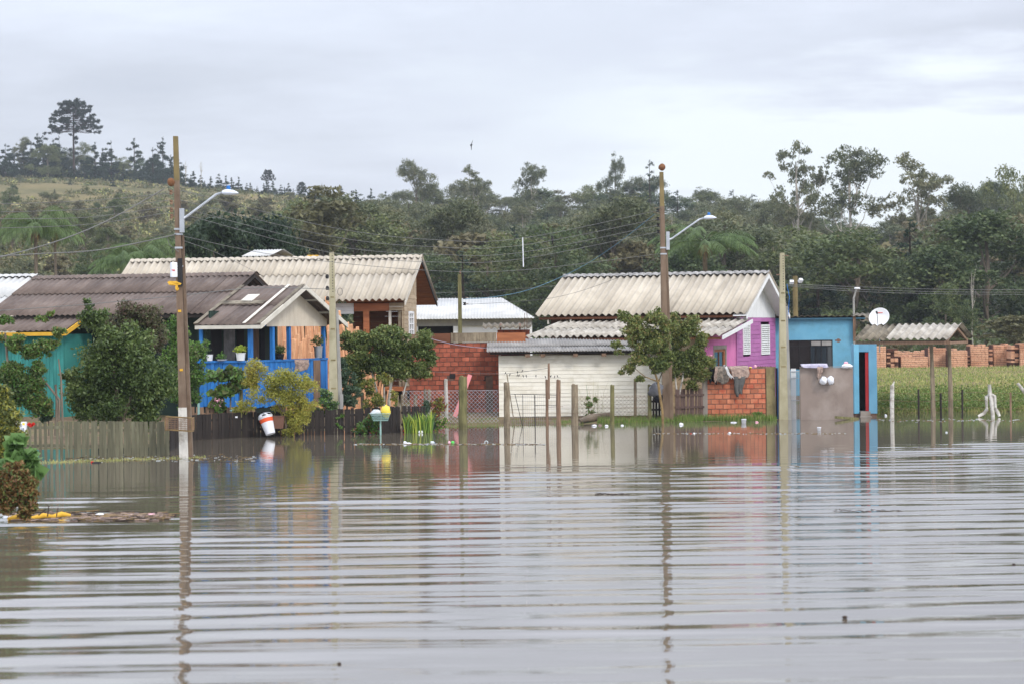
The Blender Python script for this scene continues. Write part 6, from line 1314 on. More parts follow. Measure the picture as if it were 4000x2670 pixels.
q = MB(); q.tube([P(3975, 1495, 66.3) - P(4010, 1540, 66.3), Vector((0, 0, 0)), P(4040, 1575, 66.3) - P(4010, 1540, 66.3), P(4075, 1640, 66.3) - P(4010, 1540, 66.3) - Vector((0, 0, .4))], [.04, .06, .06, .06], m_wbark, n=7); o = q.build('leaning_log', smooth=True); o.location = P(4010, 1540, 66.3); tag(o, 'whitened leaning log cut by the right edge of the view', 'log')
for k, py in enumerate((1530, 1560, 1590)): wire('barbed_wire', ('top', 'middle', 'lowest')[k] + ' barbed wire strung between the stakes on the right', [(3440, py), (3589, py + 6), (3760, py), (3949, py + 4), (4060, py)], 66.25, m_rust, .004, 'barbed wires on the right')
# wire gate with thin steel frame
gy = 63.5; a0 = P(1993, 1536, gy); wg = empty('wire_gate', (a0.x, gy, 0), 0, 'thin black framed wire mesh gate before the white shed', 'gate'); k_ = lambda px, py: Vector((P(px, py, gy).x - a0.x, 0, P(px, py, gy).z))
for nm, pts, r in (('top_rail', [(1993, 1537), (2175, 1541)], .009), ('upright', [(2088, 1541), (2090, 1680)], .014), ('upright', [(2041, 1540), (2043, 1690)], .007), ('brace', [(2011, 1538), (2040, 1660)], .009), ('mid_rail', [(2090, 1582), (2172, 1582)], .006)): q = MB(); q.tube([k_(*p) for p in pts], r, m_black, n=5); q.build(nm, wg)
q = MB()
for i in range(23): px = 1995 + i * 8; q.tube([k_(px, 1541), k_(px + 1, 1680)], .0022, m_steel, n=3, cap=False)
for i in range(9): py = 1550 + i * 13; q.tube([k_(1995, py), k_(2172, py)], .002, m_steel, n=3, cap=False)
tag(q.build('mesh', wg), kind='stuff')
# chain link, netting and line wires
def chainlink(name, label, px0, px1, py0, py1, Y, cell=.115, r=.004, m=None):
    a, b_ = P(px0, py0, Y), P(px1, py1, Y); Wd_, Ht = b_.x - a.x, a.z - b_.z; q = MB(); i = q.mi(m or m_steel); n = int((Wd_ + Ht) / cell) + 1
    def seg(p, d):
        L_ = (Vector(d) - Vector(p)); s = Vector((L_.z, 0, -L_.x)).normalized() * r; k = len(q.v); p, d = Vector(p), Vector(d); q.v += [tuple(p - s), tuple(p + s), tuple(d + s), tuple(d - s), tuple(p + Vector((0, -r, 0))), tuple(d + Vector((0, -r, 0)))]; q.f += [(k, k + 4, k + 5, k + 3), (k + 4, k + 1, k + 2, k + 5), (k + 1, k, k + 3, k + 2)]; q.m += [i] * 3
    for j in range(n):
        for sg in (1, -1):
            x0 = j * cell if sg < 0 else j * cell - Ht; x1 = x0 + sg * Ht if sg > 0 else x0 - Ht; t0, t1 = 0, 1
            def cl(x0, x1):
                ts = [0, 1]
                if x1 != x0:
                    u0, u1 = (0 - x0) / (x1 - x0), (Wd_ - x0) / (x1 - x0); lo, hi = min(u0, u1), max(u0, u1); return max(0, lo), min(1, hi)
                return 0, 1
            t0, t1 = cl(x0, x1)
            if t1 - t0 > .02: seg((x0 + (x1 - x0) * t0, 0, -Ht * t0), (x0 + (x1 - x0) * t1, 0, -Ht * t1))
    seg((0, 0, .0), (Wd_, 0, .0)); o = q.build(name); o.location = a; return tag(o, label, 'fence')
chainlink('chain_link_fence', 'chain link mesh across the foot of the red brick wall', 1570, 1946, 1526, 1648, 64.4); chainlink('chain_link_fence', 'fine wire netting between the posts before the white shed', 2260, 2530, 1545, 1640, 64.2, .11, .0022, m_rust)
for py, a, b_, lb in ((1545, 1993, 2537, 'upper'), (1585, 2200, 2537, 'middle'), (1610, 1993, 2537, 'lower')): wire('fence_wire', lb + ' strand of loose wire on the white shed fence posts', [(a, py), (2137, py + 3), (2244, py + 2), (2391, py + 5), (b_, py + 3)], 63.5, m_rust, .0035, 'wire strands on the shed fence')
wire('clothes_line', 'knotted clothes line from the red brick wall to the tall dark board', [(1655, 1448), (1800, 1456), (1948, 1458), (2030, 1452), (2140, 1436)], [68.5, 67, 66, 65, 63.4], m_wire, .006, None, 'line')
wire('purple_line', 'thin purple line stretched across the top of the red brick wall', [(1680, 1322), (1780, 1346), (1900, 1358), (1985, 1350)], 68.6, m_cloth_lv, .007, None, 'line')
# small birds / pegs on the line before the white wall
for i, (px, py) in enumerate([(2021, 1452), (2040, 1446), (1991, 1461), (1974, 1455), (2020, 1464), (2027, 1464), (2043, 1466), (2055, 1466), (2093, 1466), (2130, 1470), (2151, 1467), (2166, 1469), (2177, 1467)]):
    q = MB(); q.blob((0, 0, 0), (.014, .02, .032), m_black, i, 6, 5, .1); q.tube([(0, 0, -.02), (.01 * (-1) ** i, 0, -.055)], [.008, .003], m_black, n=4); o = q.build('perched_swallow', smooth=True); o.location = P(px, py, 63.6 + (0 if i > 3 else .8)); o.rotation_euler = (0, random.uniform(-.6, .6), 0); tag(o, 'tiny dark swallow perched on the lines before the white shed', 'bird', 'swallows on the lines')
wire('fence_wire', 'thin straight wire carrying the row of swallows before the white shed', [(1975, 1466), (2090, 1469), (2190, 1472)], 63.65, m_wire, .0025, None)
q = MB(); q.beam(P(1776, 1625, 65) - P(1776, 1625, 65), P(1836, 1462, 65) - P(1776, 1625, 65), .12, .025, m_pinkb, up=(0, 1, 0)); o = q.build('pink_plank'); o.location = P(1776, 1625, 65); tag(o, 'pink painted plank leaning behind the thick split post', 'plank')
# bag on post
q = MB(); q.blob((0, 0, 0), (.21, .17, .20), m_blackbag, 7, 16, 10, .22); q.blob((.05, -.02, -.22), (.13, .12, .12), m_cloth_bk, 9, 12, 8, .25); o = q.build('plastic_bag', smooth=True); o.location = P(2563, 1522, 65.2); tag(o, 'dull grey plastic rubbish bag hung on the olive post', 'bag')

# ================================================================ wire basket, bucket, planter, stand
c = P(700, 1655, 48.8); bk = empty('wire_basket', c, 0, 'rusty wire basket crate fixed round the base of the left pole', 'basket'); q = MB(); x0, x1, y0, y1, z0, z1 = -.27, .30, -.22, .10, -.13, .15
for (xa, ya, xb, yb) in ((x0, y0, x1, y0), (x1, y0, x1, y1), (x1, y1, x0, y1), (x0, y1, x0, y0)):
    for k in range(7): z = z0 + (z1 - z0) * k / 6; q.tube([(xa, ya, z + (.02 if xa < 0 else -.02)), (xb, yb, z + (.02 if xb < 0 else -.02))], .009 if k in (0, 6) else .004, m_twig if k in (0, 6) else m_rust, n=4, cap=False)
    n = 8
    for k in range(n): t = k / n; x, y = xa + (xb - xa) * t, ya + (yb - ya) * t; q.tube([(x, y, z0), (x, y, z1)], .009 if k == 0 else .004, m_twig if k == 0 else m_rust, n=4, cap=False)
q.build('wire_cage', bk)
c = P(1045, 1655, 58.2); bu = empty('white_bucket', c, 0, 'white plastic bucket with an orange band tipped over on the dark fence', 'bucket'); bu.scale = (1.08, 1.08, 1.12); bu.rotation_euler = (math.radians(-12), math.radians(-18), 0)
q = MB(); q.lathe([(0, -.24), (.11, -.24), (.115, -.22), (.165, .16), (.18, .165), (.18, .18), (.155, .18), (.15, .12), (0, .0)], m_plast, 20); q.build('shell', bu, smooth=False)
q = MB(); q.lathe([(.151, .04), (.163, .13)], m_orange, 20); lbm = q.build('orange_band', bu); lbm.scale = (1.012, 1.012, 1)
q = MB(); q.tube([(.17 * math.cos(a), -.03 - .03 * math.sin(a), .18 + .09 * math.sin(a)) for a in np.linspace(0, math.pi, 12)], .006, m_steel, n=5); q.build('handle', bu)
q = MB(); q.blob((-.02, 0, .20), (.13, .10, .06), m_plast, 3, 12, 8, .2); q.blob((-.01, -.06, .21), (.06, .05, .03), m_black, 5, 10, 6, .2); q.build('contents', bu, smooth=True)
c = P(1088, 1647, 58.4); q = MB(); q.hexa([(-.12, -.1, -.16), (.12, -.1, -.16), (.12, .1, -.16), (-.12, .1, -.16), (-.16, -.13, .15), (.16, -.13, .15), (.16, .13, .15), (-.16, .13, .15)], m_planter); q.box(-.17, .17, -.14, .14, .151, .165, m_planter); o = q.build('planter_box'); o.location = c; tag(o, 'brown plastic planter hung on the dark fence beside the white bucket', 'planter')
c = P(1486, 1690, 59.2); bs = empty('basket_stand', (c.x, c.y, 0), 0, 'turquoise wire basket on a pole in front of the dark fence', 'stand'); zb_ = P(1490, 1640, 59.2).z; zt = P(1490, 1613, 59.2).z
q = MB(); q.tube([(0, 0, -.5), (0, 0, zb_)], .022, m_mint, n=8); q.build('pole', bs); q = MB()
for k in range(5):
    z = zb_ + (zt - zb_) * k / 4; g = .75 + .25 * k / 4; q.tube([(-.24 * g, -.12 * g, z), (.26 * g, -.12 * g, z), (.26 * g, .12 * g, z), (-.24 * g, .12 * g, z), (-.24 * g, -.12 * g, z)], .009 if k in (0, 4) else .005, m_mint, n=4, cap=False)
for k in range(15): x = -.24 + .5 * k / 14; q.tube([(x * .75, -.09, zb_), (x, -.12, zt)], .005, m_mint, n=4, cap=False); q.tube([(x * .75, -.09, zb_), (x * .75, .09, zb_)], .005, m_mint, n=3, cap=False)
q.build('basket', bs)
lump('yellow_bag', 'yellow plastic bag in the turquoise basket', 'bag', 1508, 1605, 59.2, 37, 46, m_yelbag, 6, amt=.22); lump('white_bag', 'white plastic bag tucked behind the yellow bag', 'bag', 1502, 1598, 59.3, 26, 26, m_plast, 8); lump('clear_bag', 'cloudy clear plastic bag in the left of the turquoise basket', 'bag', 1468, 1612, 59.2, 40, 24, m_clear, 12, amt=.3)
# green wheelbarrow-like lid and mint things behind the fence
lump('mint_lid', 'mint green domed lid showing over the dark fence', 'lid', 912, 1602, 59.6, 32, 10, m_mint, 2, amt=.05); spost('pale mint post behind the dark fence near the left pole', 775, 1640, 1572, 59.6, 10, m_mint, ragged=False)
tag(wbox('paper_scrap', None, 0, .06, -.01, 0, 0, .04, m_plast), 'small white scrap pinned to the dark fence', 'scrap').location = P(923, 1630, 57.9)
# mailbox sign with picture
c = P(84, 1669, 48.9); sg = empty('picture_box', c, 0, 'white box with a faint grey picture hung on the picket fence at far left', 'box'); q = MB(); q.box(-.105, .105, -.06, .06, -.13, .13, m_plast); q.build('box', sg)
q = MB(); 
for (a, b_, c_, d, m) in ((-.07, .02, .02, .09, m_steel), (.03, .08, .06, .11, m_yelbag), (-.08, -.02, -.09, -.02, m_black), (0, .07, -.07, .0, m_steel)): q.quad([(a, -.064, c_), (b_, -.064, c_), (b_, -.064, d), (a, -.064, d)], m)
q.build('picture', sg); q = MB(); q.lathe([(0, -.02), (.07, -.02), (.09, .02), (0, .02)], m_clear, 12, (.02, -.02, -.2)); q.build('dish', sg)
# pots along the porch rail
def rail_pot(px, label, wpx, hpx, m, leaf, lw, lh, seed, side='x', n=260, ls=.055, nm='flower_pot'):
    if side == 'f': x = fP.X(px, 1400, P_yc); y = P_yc
    else: y = fP.Y(px, 1400, P_xc); x = P_xc
    p = fP.w(x - .04, y, P_zt + .001); s = p.y / F; root = empty(nm, p, 0, label, 'plant pot'); q = MB(); r, h = wpx * s / 2, hpx * s
    q.lathe([(0, 0), (r * .8, 0), (r, h * .92), (r * 1.06, h * .93), (r * 1.06, h), (r * .9, h), (0, h * .9)], m, 16); q.build('pot', root)
    if leaf: pts, d = blob_points([(0, 0, h + lh * s * .45, lw * s / 2, lw * s / 2, lh * s / 2), (-.05, 0, h + lh * s * .3, lw * s / 2.2, lw * s / 3, lh * s / 3)], n, seed, .3); inst('leaves', leaf_mesh('leaves', pts, ls, leaf, seed, .55, 0), root)
    return root
rail_pot(788 + 36, 'small white tub at the left end of the blue porch rail', 26, 24, m_plast, None, 0, 0, 1, 'f'); rail_pot(872, 'shallow white dish with green sprigs on the blue porch rail', 42, 5, m_plast, l_bright, 42, 34, 2, 'f', 120); rail_pot(945, 'white pot with lime yellow leaves on the blue porch rail', 38, 30, m_white, l_lime, 50, 34, 3, 'f', 420, .06)
rail_pot(1098, 'dark pot with dark green leaves on the blue porch rail', 34, 22, m_cloth_bk, l_dark, 52, 36, 4, 's', 420, .07); rail_pot(1248, 'foil wrapped silver pot with a straggly plant at the right end of the rail', 34, 46, m_steel, l_dark, 56, 52, 5, 's', 200, .07); 
o = cloth('door_mat', 'worn beige mat hung over the blue porch rail', 1150, 1206, 1411, 1446, 62.9, m_cloth_pk, taper=.1, seed=31)
q = MB(); q.beam((0, 0, 0), P(1005, 1506, 59.9) - P(872, 1518, 59.9), .04, .05, m_wood_d); o = q.build('loose_pole'); o.location = P(872, 1518, 59.9); tag(o, 'dark weathered pole lying level in the garden before the blue porch', 'pole'); spost('short mossy stake under the level garden pole', 941, 1620, 1520, 60.0, 15, m_wood_g)

# ================================================================ brick stacks on the field
YB = 120.0
def stack(px0, px1, pyt, pyb, Y, label, seed, dark=False):
    rg = random.Random(seed); a, b_ = P(px0, pyt, Y), P(px1, pyb, Y); gz = ground_z(a.x, Y); root = empty('brick_stack', (a.x, Y, gz), 0, label, 'bricks'); Wd_ = b_.x - a.x; Ht = a.z - gz; q = MB(); rows = max(4, int(Ht / .095)); h = Ht / rows; m = m_stack
    q.box(.01, Wd_ - .01, .03, 1.4, 0, Ht - .01, m_stack_in)
    for r in range(rows):
        x = rg.uniform(-.1, 0); 
        while x < Wd_ - .02:
            w_ = .2; s0, s1 = max(x, 0), min(x + w_, Wd_)
            if s1 - s0 > .03: o_ = rg.uniform(-.03, .02); q.box(s0, s1 - .012, o_, .25, r * h, (r + 1) * h - .014, m)
            x += w_
        x = 0
    for k in range(int(Wd_ / .2)):
        if rg.random() < .6: q.box(k * .2, k * .2 + .18, rg.uniform(0, .2), 1.2, Ht, Ht + rg.choice((.0, .05, .09)) + .004, m)
    tag(q.build('brick_courses', root), kind='stuff'); return root
m_stack = mat('fired_clay_stack', G(198, 146, 114), G(226, 180, 148), 1.6, 0.95, .2, stretch=(.4, .4, 5), c3=G(168, 112, 84), c3_scale=.8, c3_amt=.6); m_stack_in = mat('sooty_clay', G(64, 48, 42), G(104, 66, 52), 2, .95)
SD = [(3395, 3462, 1352, 'leftmost brick stack beside the blue doorway block'), (3520, 3626, 1392, 'low brick stack left of the front shelter post'), (3628, 3698, 1358, 'brick stack seen between the two shelter posts'), (3712, 3780, 1368, 'brick stack just right of the shelter posts'), (3792, 3862, 1352, 'brick stack with a stepped top right of the narrow dark gap'), (3882, 3948, 1346, 'tall brick stack left of the sooty pillar near the right edge'), (3985, 4080, 1344, 'brick stack cut by the right edge')]
stack(3398, 4080, 1376, 1445, YB + 4, 'long low row of brick stacks behind the others on the field', 50)
for i, (a, b_, t, lb) in enumerate(SD): stack(a, b_, t, 1445, YB + (i % 3) * .8, lb, i)
def sooty(px0, px1, pyt, Y, label):
    a, b_ = P(px0, pyt, Y), P(px1, pyt, Y); gz = ground_z(a.x, Y); root = empty('kiln_gap', (a.x, Y, gz), 0, label, 'brick pile'); Wd_ = b_.x - a.x; Ht = a.z - gz; q = MB(); rg = random.Random(int(px0))
    for r in range(int(Ht / .1)):
        for k in range(max(1, int(Wd_ / .2))): q.box(k * .2, k * .2 + .19, rg.uniform(0, .1), 1.2, r * .1, r * .1 + .094, m_stack_in if rg.random() < .5 else m_stack)
    tag(q.build('brick_courses', root), kind='stuff')
sooty(3464, 3520, 1356, YB + .6, 'soot blackened brick pile with a dark mouth left of the low stack'); sooty(3781, 3795, 1380, YB + 1, 'narrow sooty pile between two brick stacks'); sooty(3864, 3882, 1360, YB + 1, 'sooty slot pile left of the tall brick stack'); sooty(3950, 3984, 1342, YB + .3, 'dark sooty brick pillar near the right edge'); 

# ================================================================ near plants
def bush(name, label, cat, px, py_base, Y, blobs_px, leaf, n, size, seed, stems=(), m_st=None, aspect=.45, droop=.3, shell=.35, depth=.7, mats_i=None, gz=None, clump=10):
    """blobs_px: (px, py, half width px, half height px) lobes of the outline, at depth Y"""
    s = Y / F; b = P(px, py_base, Y); base = Vector((b.x, Y, (ground_z(b.x, Y) if gz is None else gz))); root = empty(name, base, 0, label, cat); bl = []; rg = random.Random(seed)
    for (bx, by, hw, hh) in blobs_px:
        c = P(bx, by, Y) - base; rx, rz = hw * s, hh * s; ry = max(rx, rz) * depth; k = min(rx, rz) * .52
        bl += clumps(c.x, c.y, c.z, rx * .80, ry * .80, rz * .80, clump + 6, k, rg.randrange(9999), .1)
    pts, d = blob_points(bl, n, seed, shell); inst('foliage', leaf_mesh('foliage', pts, size, leaf, seed, aspect, droop, mi=(np.random.default_rng(seed).integers(0, len(leaf), n) if isinstance(leaf, list) else None)), root)
    if stems:
        q = MB()
        for st in stems: q.tube([P(a[0], a[1], Y) - base + Vector((0, a[3] if len(a) > 3 else 0, 0)) for a in st], [a[2] * s / 2 for a in st], m_st or m_bark, n=6, cap=False)
        q.build('stem', root, smooth=True)
    return root
bush('big_bush', 'big dense dark green bush over the grey board fence at the left', 'bush', 455, 1700, 52.5, [(455, 1560, 150, 110), (380, 1450, 120, 110), (530, 1450, 130, 120), (480, 1340, 130, 100), (600, 1500, 85, 110), (320, 1560, 80, 90), (560, 1620, 70, 70), (370, 1260, 65, 85), (345, 1190, 22, 40), (270, 1480, 40, 60)], l_dark, 29700, 0.0882, 101, [[(460, 1760, 30), (465, 1600, 24), (440, 1420, 12)], [(470, 1650, 18), (540, 1480, 10)]], aspect=.5)
bush('maroon_bush', 'maroon tipped top growth of the shrub behind the big dark bush', 'bush', 520, 1650, 54.0, [(500, 1230, 75, 60), (570, 1260, 70, 70), (440, 1290, 70, 60), (610, 1330, 50, 60)], l_maroon, 5670, 0.084, 103, [[(520, 1600, 14), (525, 1400, 10), (510, 1260, 5)]])
bush('tall_hedge', 'bright green tall hedge shrub right behind the left pole', 'bush', 740, 1620, 55.2, [(690, 1290, 48, 55), (735, 1400, 62, 90), (700, 1500, 60, 80), (770, 1480, 50, 70), (660, 1380, 40, 90), (790, 1380, 30, 70), (720, 1560, 60, 50)], [l_bright, l_broad, l_bright], 11070, 0.0714, 105, [[(740, 1640, 10), (730, 1450, 6)]])
bush('vine_tree', 'straggly vine covered tree before the teal wall at the far left', 'tree', 60, 1720, 51.5, [(50, 1330, 70, 45), (130, 1370, 85, 42), (190, 1350, 60, 34), (150, 1440, 60, 40), (60, 1480, 90, 70), (150, 1580, 60, 50), (220, 1300, 40, 25), (40, 1440, 75, 60), (100, 1520, 80, 60), (30, 1570, 60, 60), (20, 1250, 40, 25), (160, 1245, 45, 16), (200, 1225, 20, 16)], [l_privet, l_bright, l_guava], 20250, 0.0798, 107, [[(40, 1700, 14), (30, 1430, 11), (20, 1300, 8)], [(230, 1640, 12), (232, 1560, 10), (160, 1470, 7), (150, 1460, 3)], [(218, 1700, 16), (222, 1580, 12), (216, 1500, 9)], [(246, 1700, 10), (238, 1480, 8), (228, 1400, 5)]], clump=8)
bush('small_grey_shrub', 'small greyish shrub before the teal wall, left of the big bush', 'bush', 190, 1680, 51.8, [(190, 1590, 26, 50), (182, 1630, 30, 30)], l_bluegr, 900, .08, 109, [[(190, 1700, 6), (190, 1560, 3)]])
bush('castor_plant', 'leafy castor plant with large lobed leaves before the blue parapet', 'plant', 890, 1620, 59.8, [(850, 1470, 45, 28), (900, 1460, 60, 30), (930, 1500, 45, 28), (870, 1530, 60, 26), (850, 1580, 40, 24)], [l_broad, l_bright, l_banana], 950, .21, 111, [[(900, 1620, 8), (900, 1480, 5)], [(870, 1600, 6), (850, 1490, 4)]], aspect=.7)
bush('pink_flower_shrub', 'low dark leaved plant with pinkish flowers under the castor plant', 'plant', 850, 1640, 59.7, [(850, 1565, 40, 22)], [l_dark, m_flpink, l_dark, l_dark], 420, .10, 112)
bush('yellow_bush', 'yellow green loose bush spilling over the dark fence beside the bucket', 'bush', 1120, 1700, 58.5, [(1100, 1480, 85, 60), (1040, 1530, 95, 50), (1180, 1500, 70, 55), (1110, 1560, 110, 60), (1160, 1620, 60, 60), (960, 1580, 55, 30), (1000, 1440, 50, 45), (1200, 1580, 60, 45), (1140, 1680, 40, 35), (935, 1600, 40, 20), (980, 1490, 40, 40)], l_yellow, 18900, 0.0554, 113, [[(1120, 1720, 12), (1110, 1580, 9), (1100, 1450, 4)], [(1130, 1640, 8), (1030, 1500, 4)], [(1130, 1640, 8), (1210, 1480, 4)]], aspect=.5, clump=14)
bush('fern_shrub', 'small bluish green shrub at the foot of the left concrete post', 'bush', 1270, 1640, 60.5, [(1270, 1560, 36, 48), (1250, 1600, 40, 28), (1295, 1590, 30, 30)], [l_bluegr, l_bright], 3240, 0.063, 115, [[(1270, 1640, 5), (1270, 1550, 3)]])
bush('blue_green_bush', 'round blue green bush between the concrete post and the guava bush', 'bush', 1355, 1620, 63.4, [(1350, 1480, 42, 50), (1360, 1550, 48, 50), (1335, 1420, 28, 30), (1385, 1520, 30, 40)], l_bluegr, 6210, 0.0714, 117, [[(1355, 1650, 10), (1355, 1500, 6)]])
bush('guava_bush', 'wide dark green guava bush with bare whitewashed lower trunks', 'bush', 1500, 1640, 64.8, [(1370, 1340, 63, 50), (1440, 1330, 69, 56), (1520, 1320, 74, 67), (1590, 1350, 69, 56), (1650, 1350, 51, 61), (1680, 1390, 32, 44), (1400, 1410, 74, 56), (1480, 1420, 86, 67), (1570, 1430, 69, 61), (1640, 1440, 40, 56), (1540, 1300, 28, 31), (1400, 1480, 34, 50)], [l_guava, l_guava, l_dark], 35100, 0.0924, 119, [[(1517, 1640, 16), (1519, 1560, 14), (1530, 1480, 11), (1560, 1400, 7)], [(1480, 1640, 10), (1470, 1520, 8), (1440, 1400, 6)], [(1500, 1640, 10), (1500, 1500, 8), (1490, 1380, 5)], [(1550, 1640, 7), (1590, 1480, 6), (1620, 1380, 4)]], m_wbark, clump=12)
bush('guava_undergrowth', 'yellowing leafy sprays hanging below the guava bush', 'bush', 1450, 1640, 64.3, [(1440, 1510, 34, 45), (1470, 1570, 30, 45), (1430, 1580, 18, 40), (1540, 1550, 20, 40), (1500, 1480, 40, 30)], [l_privet, l_guava, l_yellow], 3105, 0.0714, 121, clump=8)
bush('left_privet_tree', 'small tree with thin curved trunk and airy crown left of the nest pole', 'tree', 2588, 1652, 64.6, [(2520, 1300, 60, 50), (2470, 1330, 45, 40), (2560, 1250, 45, 40), (2570, 1330, 50, 60), (2440, 1240, 32, 30), (2470, 1290, 40, 34), (2500, 1400, 50, 42), (2460, 1440, 34, 26), (2560, 1420, 40, 40), (2410, 1345, 30, 22), (2600, 1400, 40, 60), (2540, 1350, 60, 50), (2480, 1260, 40, 34), (2600, 1280, 40, 50), (2420, 1375, 22, 12), (2430, 1455, 14, 14), (2500, 1480, 20, 18), (2568, 1215, 14, 22), (2420, 1222, 10, 14)], [l_privet, l_guava, l_privet], 16875, 0.0882, 123, [[(2590, 1680, 12), (2586, 1600, 11), (2574, 1520, 11), (2570, 1490, 9), (2545, 1420, 6), (2520, 1340, 4)], [(2572, 1490, 8), (2590, 1440, 6), (2570, 1330, 4)], [(2568, 1488, 6), (2520, 1470, 4), (2470, 1430, 2)], [(2560, 1460, 5), (2500, 1380, 3), (2450, 1340, 2)]], m_twig, clump=12)
bush('right_privet_tree', 'denser small tree with pale forked trunks right of the nest pole', 'tree', 2650, 1640, 66.0, [(2690, 1280, 58, 55), (2650, 1330, 50, 70), (2740, 1420, 50, 60), (2720, 1370, 50, 55), (2670, 1420, 55, 60), (2730, 1450, 45, 45), (2640, 1250, 30, 35), (2700, 1500, 40, 30), (2740, 1320, 28, 34), (2630, 1460, 26, 40)], [l_privet, l_guava, l_privet], 17550, 0.084, 125, [[(2650, 1660, 9), (2648, 1560, 9), (2665, 1480, 8), (2680, 1380, 5)], [(2650, 1580, 9), (2640, 1500, 7), (2630, 1400, 4)]], m_wbark, clump=12)
bush('foreground_weeds', 'pale green weeds filling the near left edge over the water', 'plant', 10, 1900, 33.5, [(0, 1540, 50, 60), (30, 1620, 60, 60), (60, 1700, 60, 50), (0, 1600, 60, 70), (20, 1690, 55, 60), (-30, 1560, 50, 60), (10, 1780, 50, 60), (-40, 1680, 60, 90)], [l_yellow, l_privet, l_broad], 8200, .07, 131, gz=0)
bush('foreground_big_leaves', 'broad pumpkin like green leaves at the near left edge', 'plant', 80, 1900, 32.6, [(60, 1790, 70, 30), (110, 1790, 45, 30), (60, 1730, 40, 22), (120, 1850, 40, 24), (20, 1830, 60, 24)], l_banana, 170, .26, 133, aspect=.85, gz=0, shell=.5)
bush('withered_heap', 'withered brown leaf heap hanging at the near left edge of the water', 'plant', 60, 2020, 32.2, [(40, 1880, 100, 60), (90, 1930, 95, 60), (60, 1840, 80, 40), (20, 1960, 80, 60), (110, 1900, 50, 40), (100, 1990, 60, 34), (-30, 1900, 60, 120)], [l_deadb, l_deadb, l_privet], 13500, 0.0588, 135, [[(150, 2010, 5), (180, 1985, 3)], [(185, 2015, 6), (190, 1975, 4), (178, 1965, 2)], [(220, 2015, 5), (226, 1980, 3)]], m_barkd, gz=-.1)
bush('flowering_herb', 'leafy green herb with small pink flowers before the dark fence', 'plant', 1445, 1695, 59.4, [(1420, 1670, 40, 24), (1450, 1640, 34, 26), (1465, 1670, 28, 24), (1400, 1682, 34, 16)], [l_bright, l_bright, l_bluegr, l_bright, l_bright, l_redl], 3600, .07, 137, gz=-.05)
bush('coleus_plant', 'red and yellow green coleus plant behind the iris clump', 'plant', 1712, 1655, 62.2, [(1700, 1580, 22, 22), (1725, 1590, 22, 22), (1705, 1620, 26, 26), (1715, 1560, 18, 14)], [l_redl, l_privet, l_yellow], 1500, .07, 139)
bush('dark_weed', 'dark bluish weed at the end of the dark pickets', 'plant', 1668, 1640, 62.2, [(1668, 1580, 18, 30), (1660, 1600, 22, 24)], l_bluegr, 900, .07, 141)
bush('pink_bloom_plant', 'low green plant with pink blooms beside the iris clump', 'plant', 1718, 1680, 61.0, [(1720, 1655, 36, 20), (1700, 1672, 34, 12), (1735, 1640, 24, 14)], [l_bright, l_bright, l_bright, l_bright, l_lime, m_flpink], 1300, .06, 143, gz=0)
bush('yard_weed', 'spindly green weed standing before the white shed', 'plant', 2300, 1640, 65.8, [(2300, 1580, 22, 16), (2310, 1610, 30, 16), (2290, 1625, 26, 12), (2325, 1560, 12, 14), (2295, 1555, 10, 10)], [l_bright, l_privet], 420, .08, 145, [[(2300, 1640, 3), (2296, 1560, 2), (2290, 1500, 1)], [(2310, 1640, 3), (2330, 1550, 1)]], l_bright)
bush('foot_weeds', 'green weeds at the foot of the orange brick wall', 'plant', 2960, 1650, 66.0, [(2965, 1625, 34, 20), (2985, 1632, 26, 14)], [l_bright, l_grassg], 1100, .06, 147)
bush('hanging_weed', 'small creeping weed growing on the dark fence right of the bush', 'plant', 1325, 1650, 59.5, [(1318, 1630, 8, 8), (1335, 1622, 9, 8), (1320, 1655, 9, 10), (1330, 1668, 8, 7)], l_bright, 110, .075, 149, gz=0)
bush('red_flowers', 'cluster of red flowers at the far left picket fence', 'flowers', 118, 1700, 48.8, [(120, 1660, 14, 12), (128, 1656, 8, 8)], m_flred, 130, .05, 151, gz=0)
bush('pink_bloom', 'bright pink blossom at the edge of the purple lean-to wall', 'flowers', 2772, 1395, 66.6, [(2772, 1393, 11, 12)], m_flpink, 120, .05, 153, gz=0)
bush('red_blooms', 'tiny red flowers at the water before the iris clump', 'flowers', 1580, 1680, 60.4, [(1577, 1680, 5, 7), (1617, 1670, 7, 4), (1590, 1672, 5, 4)], m_flred, 60, .04, 155, gz=0)
# sword leaves, tufts and grass blades
def blades(name, n, area, h0, h1, wd, m, seed, lean=.35, parent=None, loc=(0, 0, 0)):
    rg = random.Random(seed); v = []; f_ = []
    for _ in range(n):
        x, y, z = area(rg); h = rg.uniform(h0, h1) * (1 + .35 * hnoise(x * 5, y * 2.2)); a = rg.uniform(0, 6.28); l_ = h * rg.uniform(.05, lean); w_ = wd * rg.uniform(.6, 1.2) / 2; b_ = rg.uniform(0, 3.14); dx, dy = math.cos(b_) * w_, math.sin(b_) * w_; k = len(v); ex, ey = math.cos(a) * l_, math.sin(a) * l_
        v += [(x - dx, y - dy, z), (x + dx, y + dy, z), (x + dx * .8 + ex * .35, y + dy * .8 + ey * .35, z + h * .6), (x - dx * .8 + ex * .35, y - dy * .8 + ey * .35, z + h * .6), (x + ex, y + ey, z + h * (1 - .25 * l_ / h))]; f_ += [(k, k + 1, k + 2, k + 3), (k + 3, k + 2, k + 4)]
    me = bpy.data.meshes.new(name); me.from_pydata(v, [], f_)
    ms = m if isinstance(m, list) else [m]
    for q in ms: me.materials.append(q)
    if len(ms) > 1: me.polygons.foreach_set('material_index', [(i // 2 * 7 + i // 2 // 3) % len(ms) for i in range(len(f_))])
    me.update(); return inst(name, me, parent, loc)
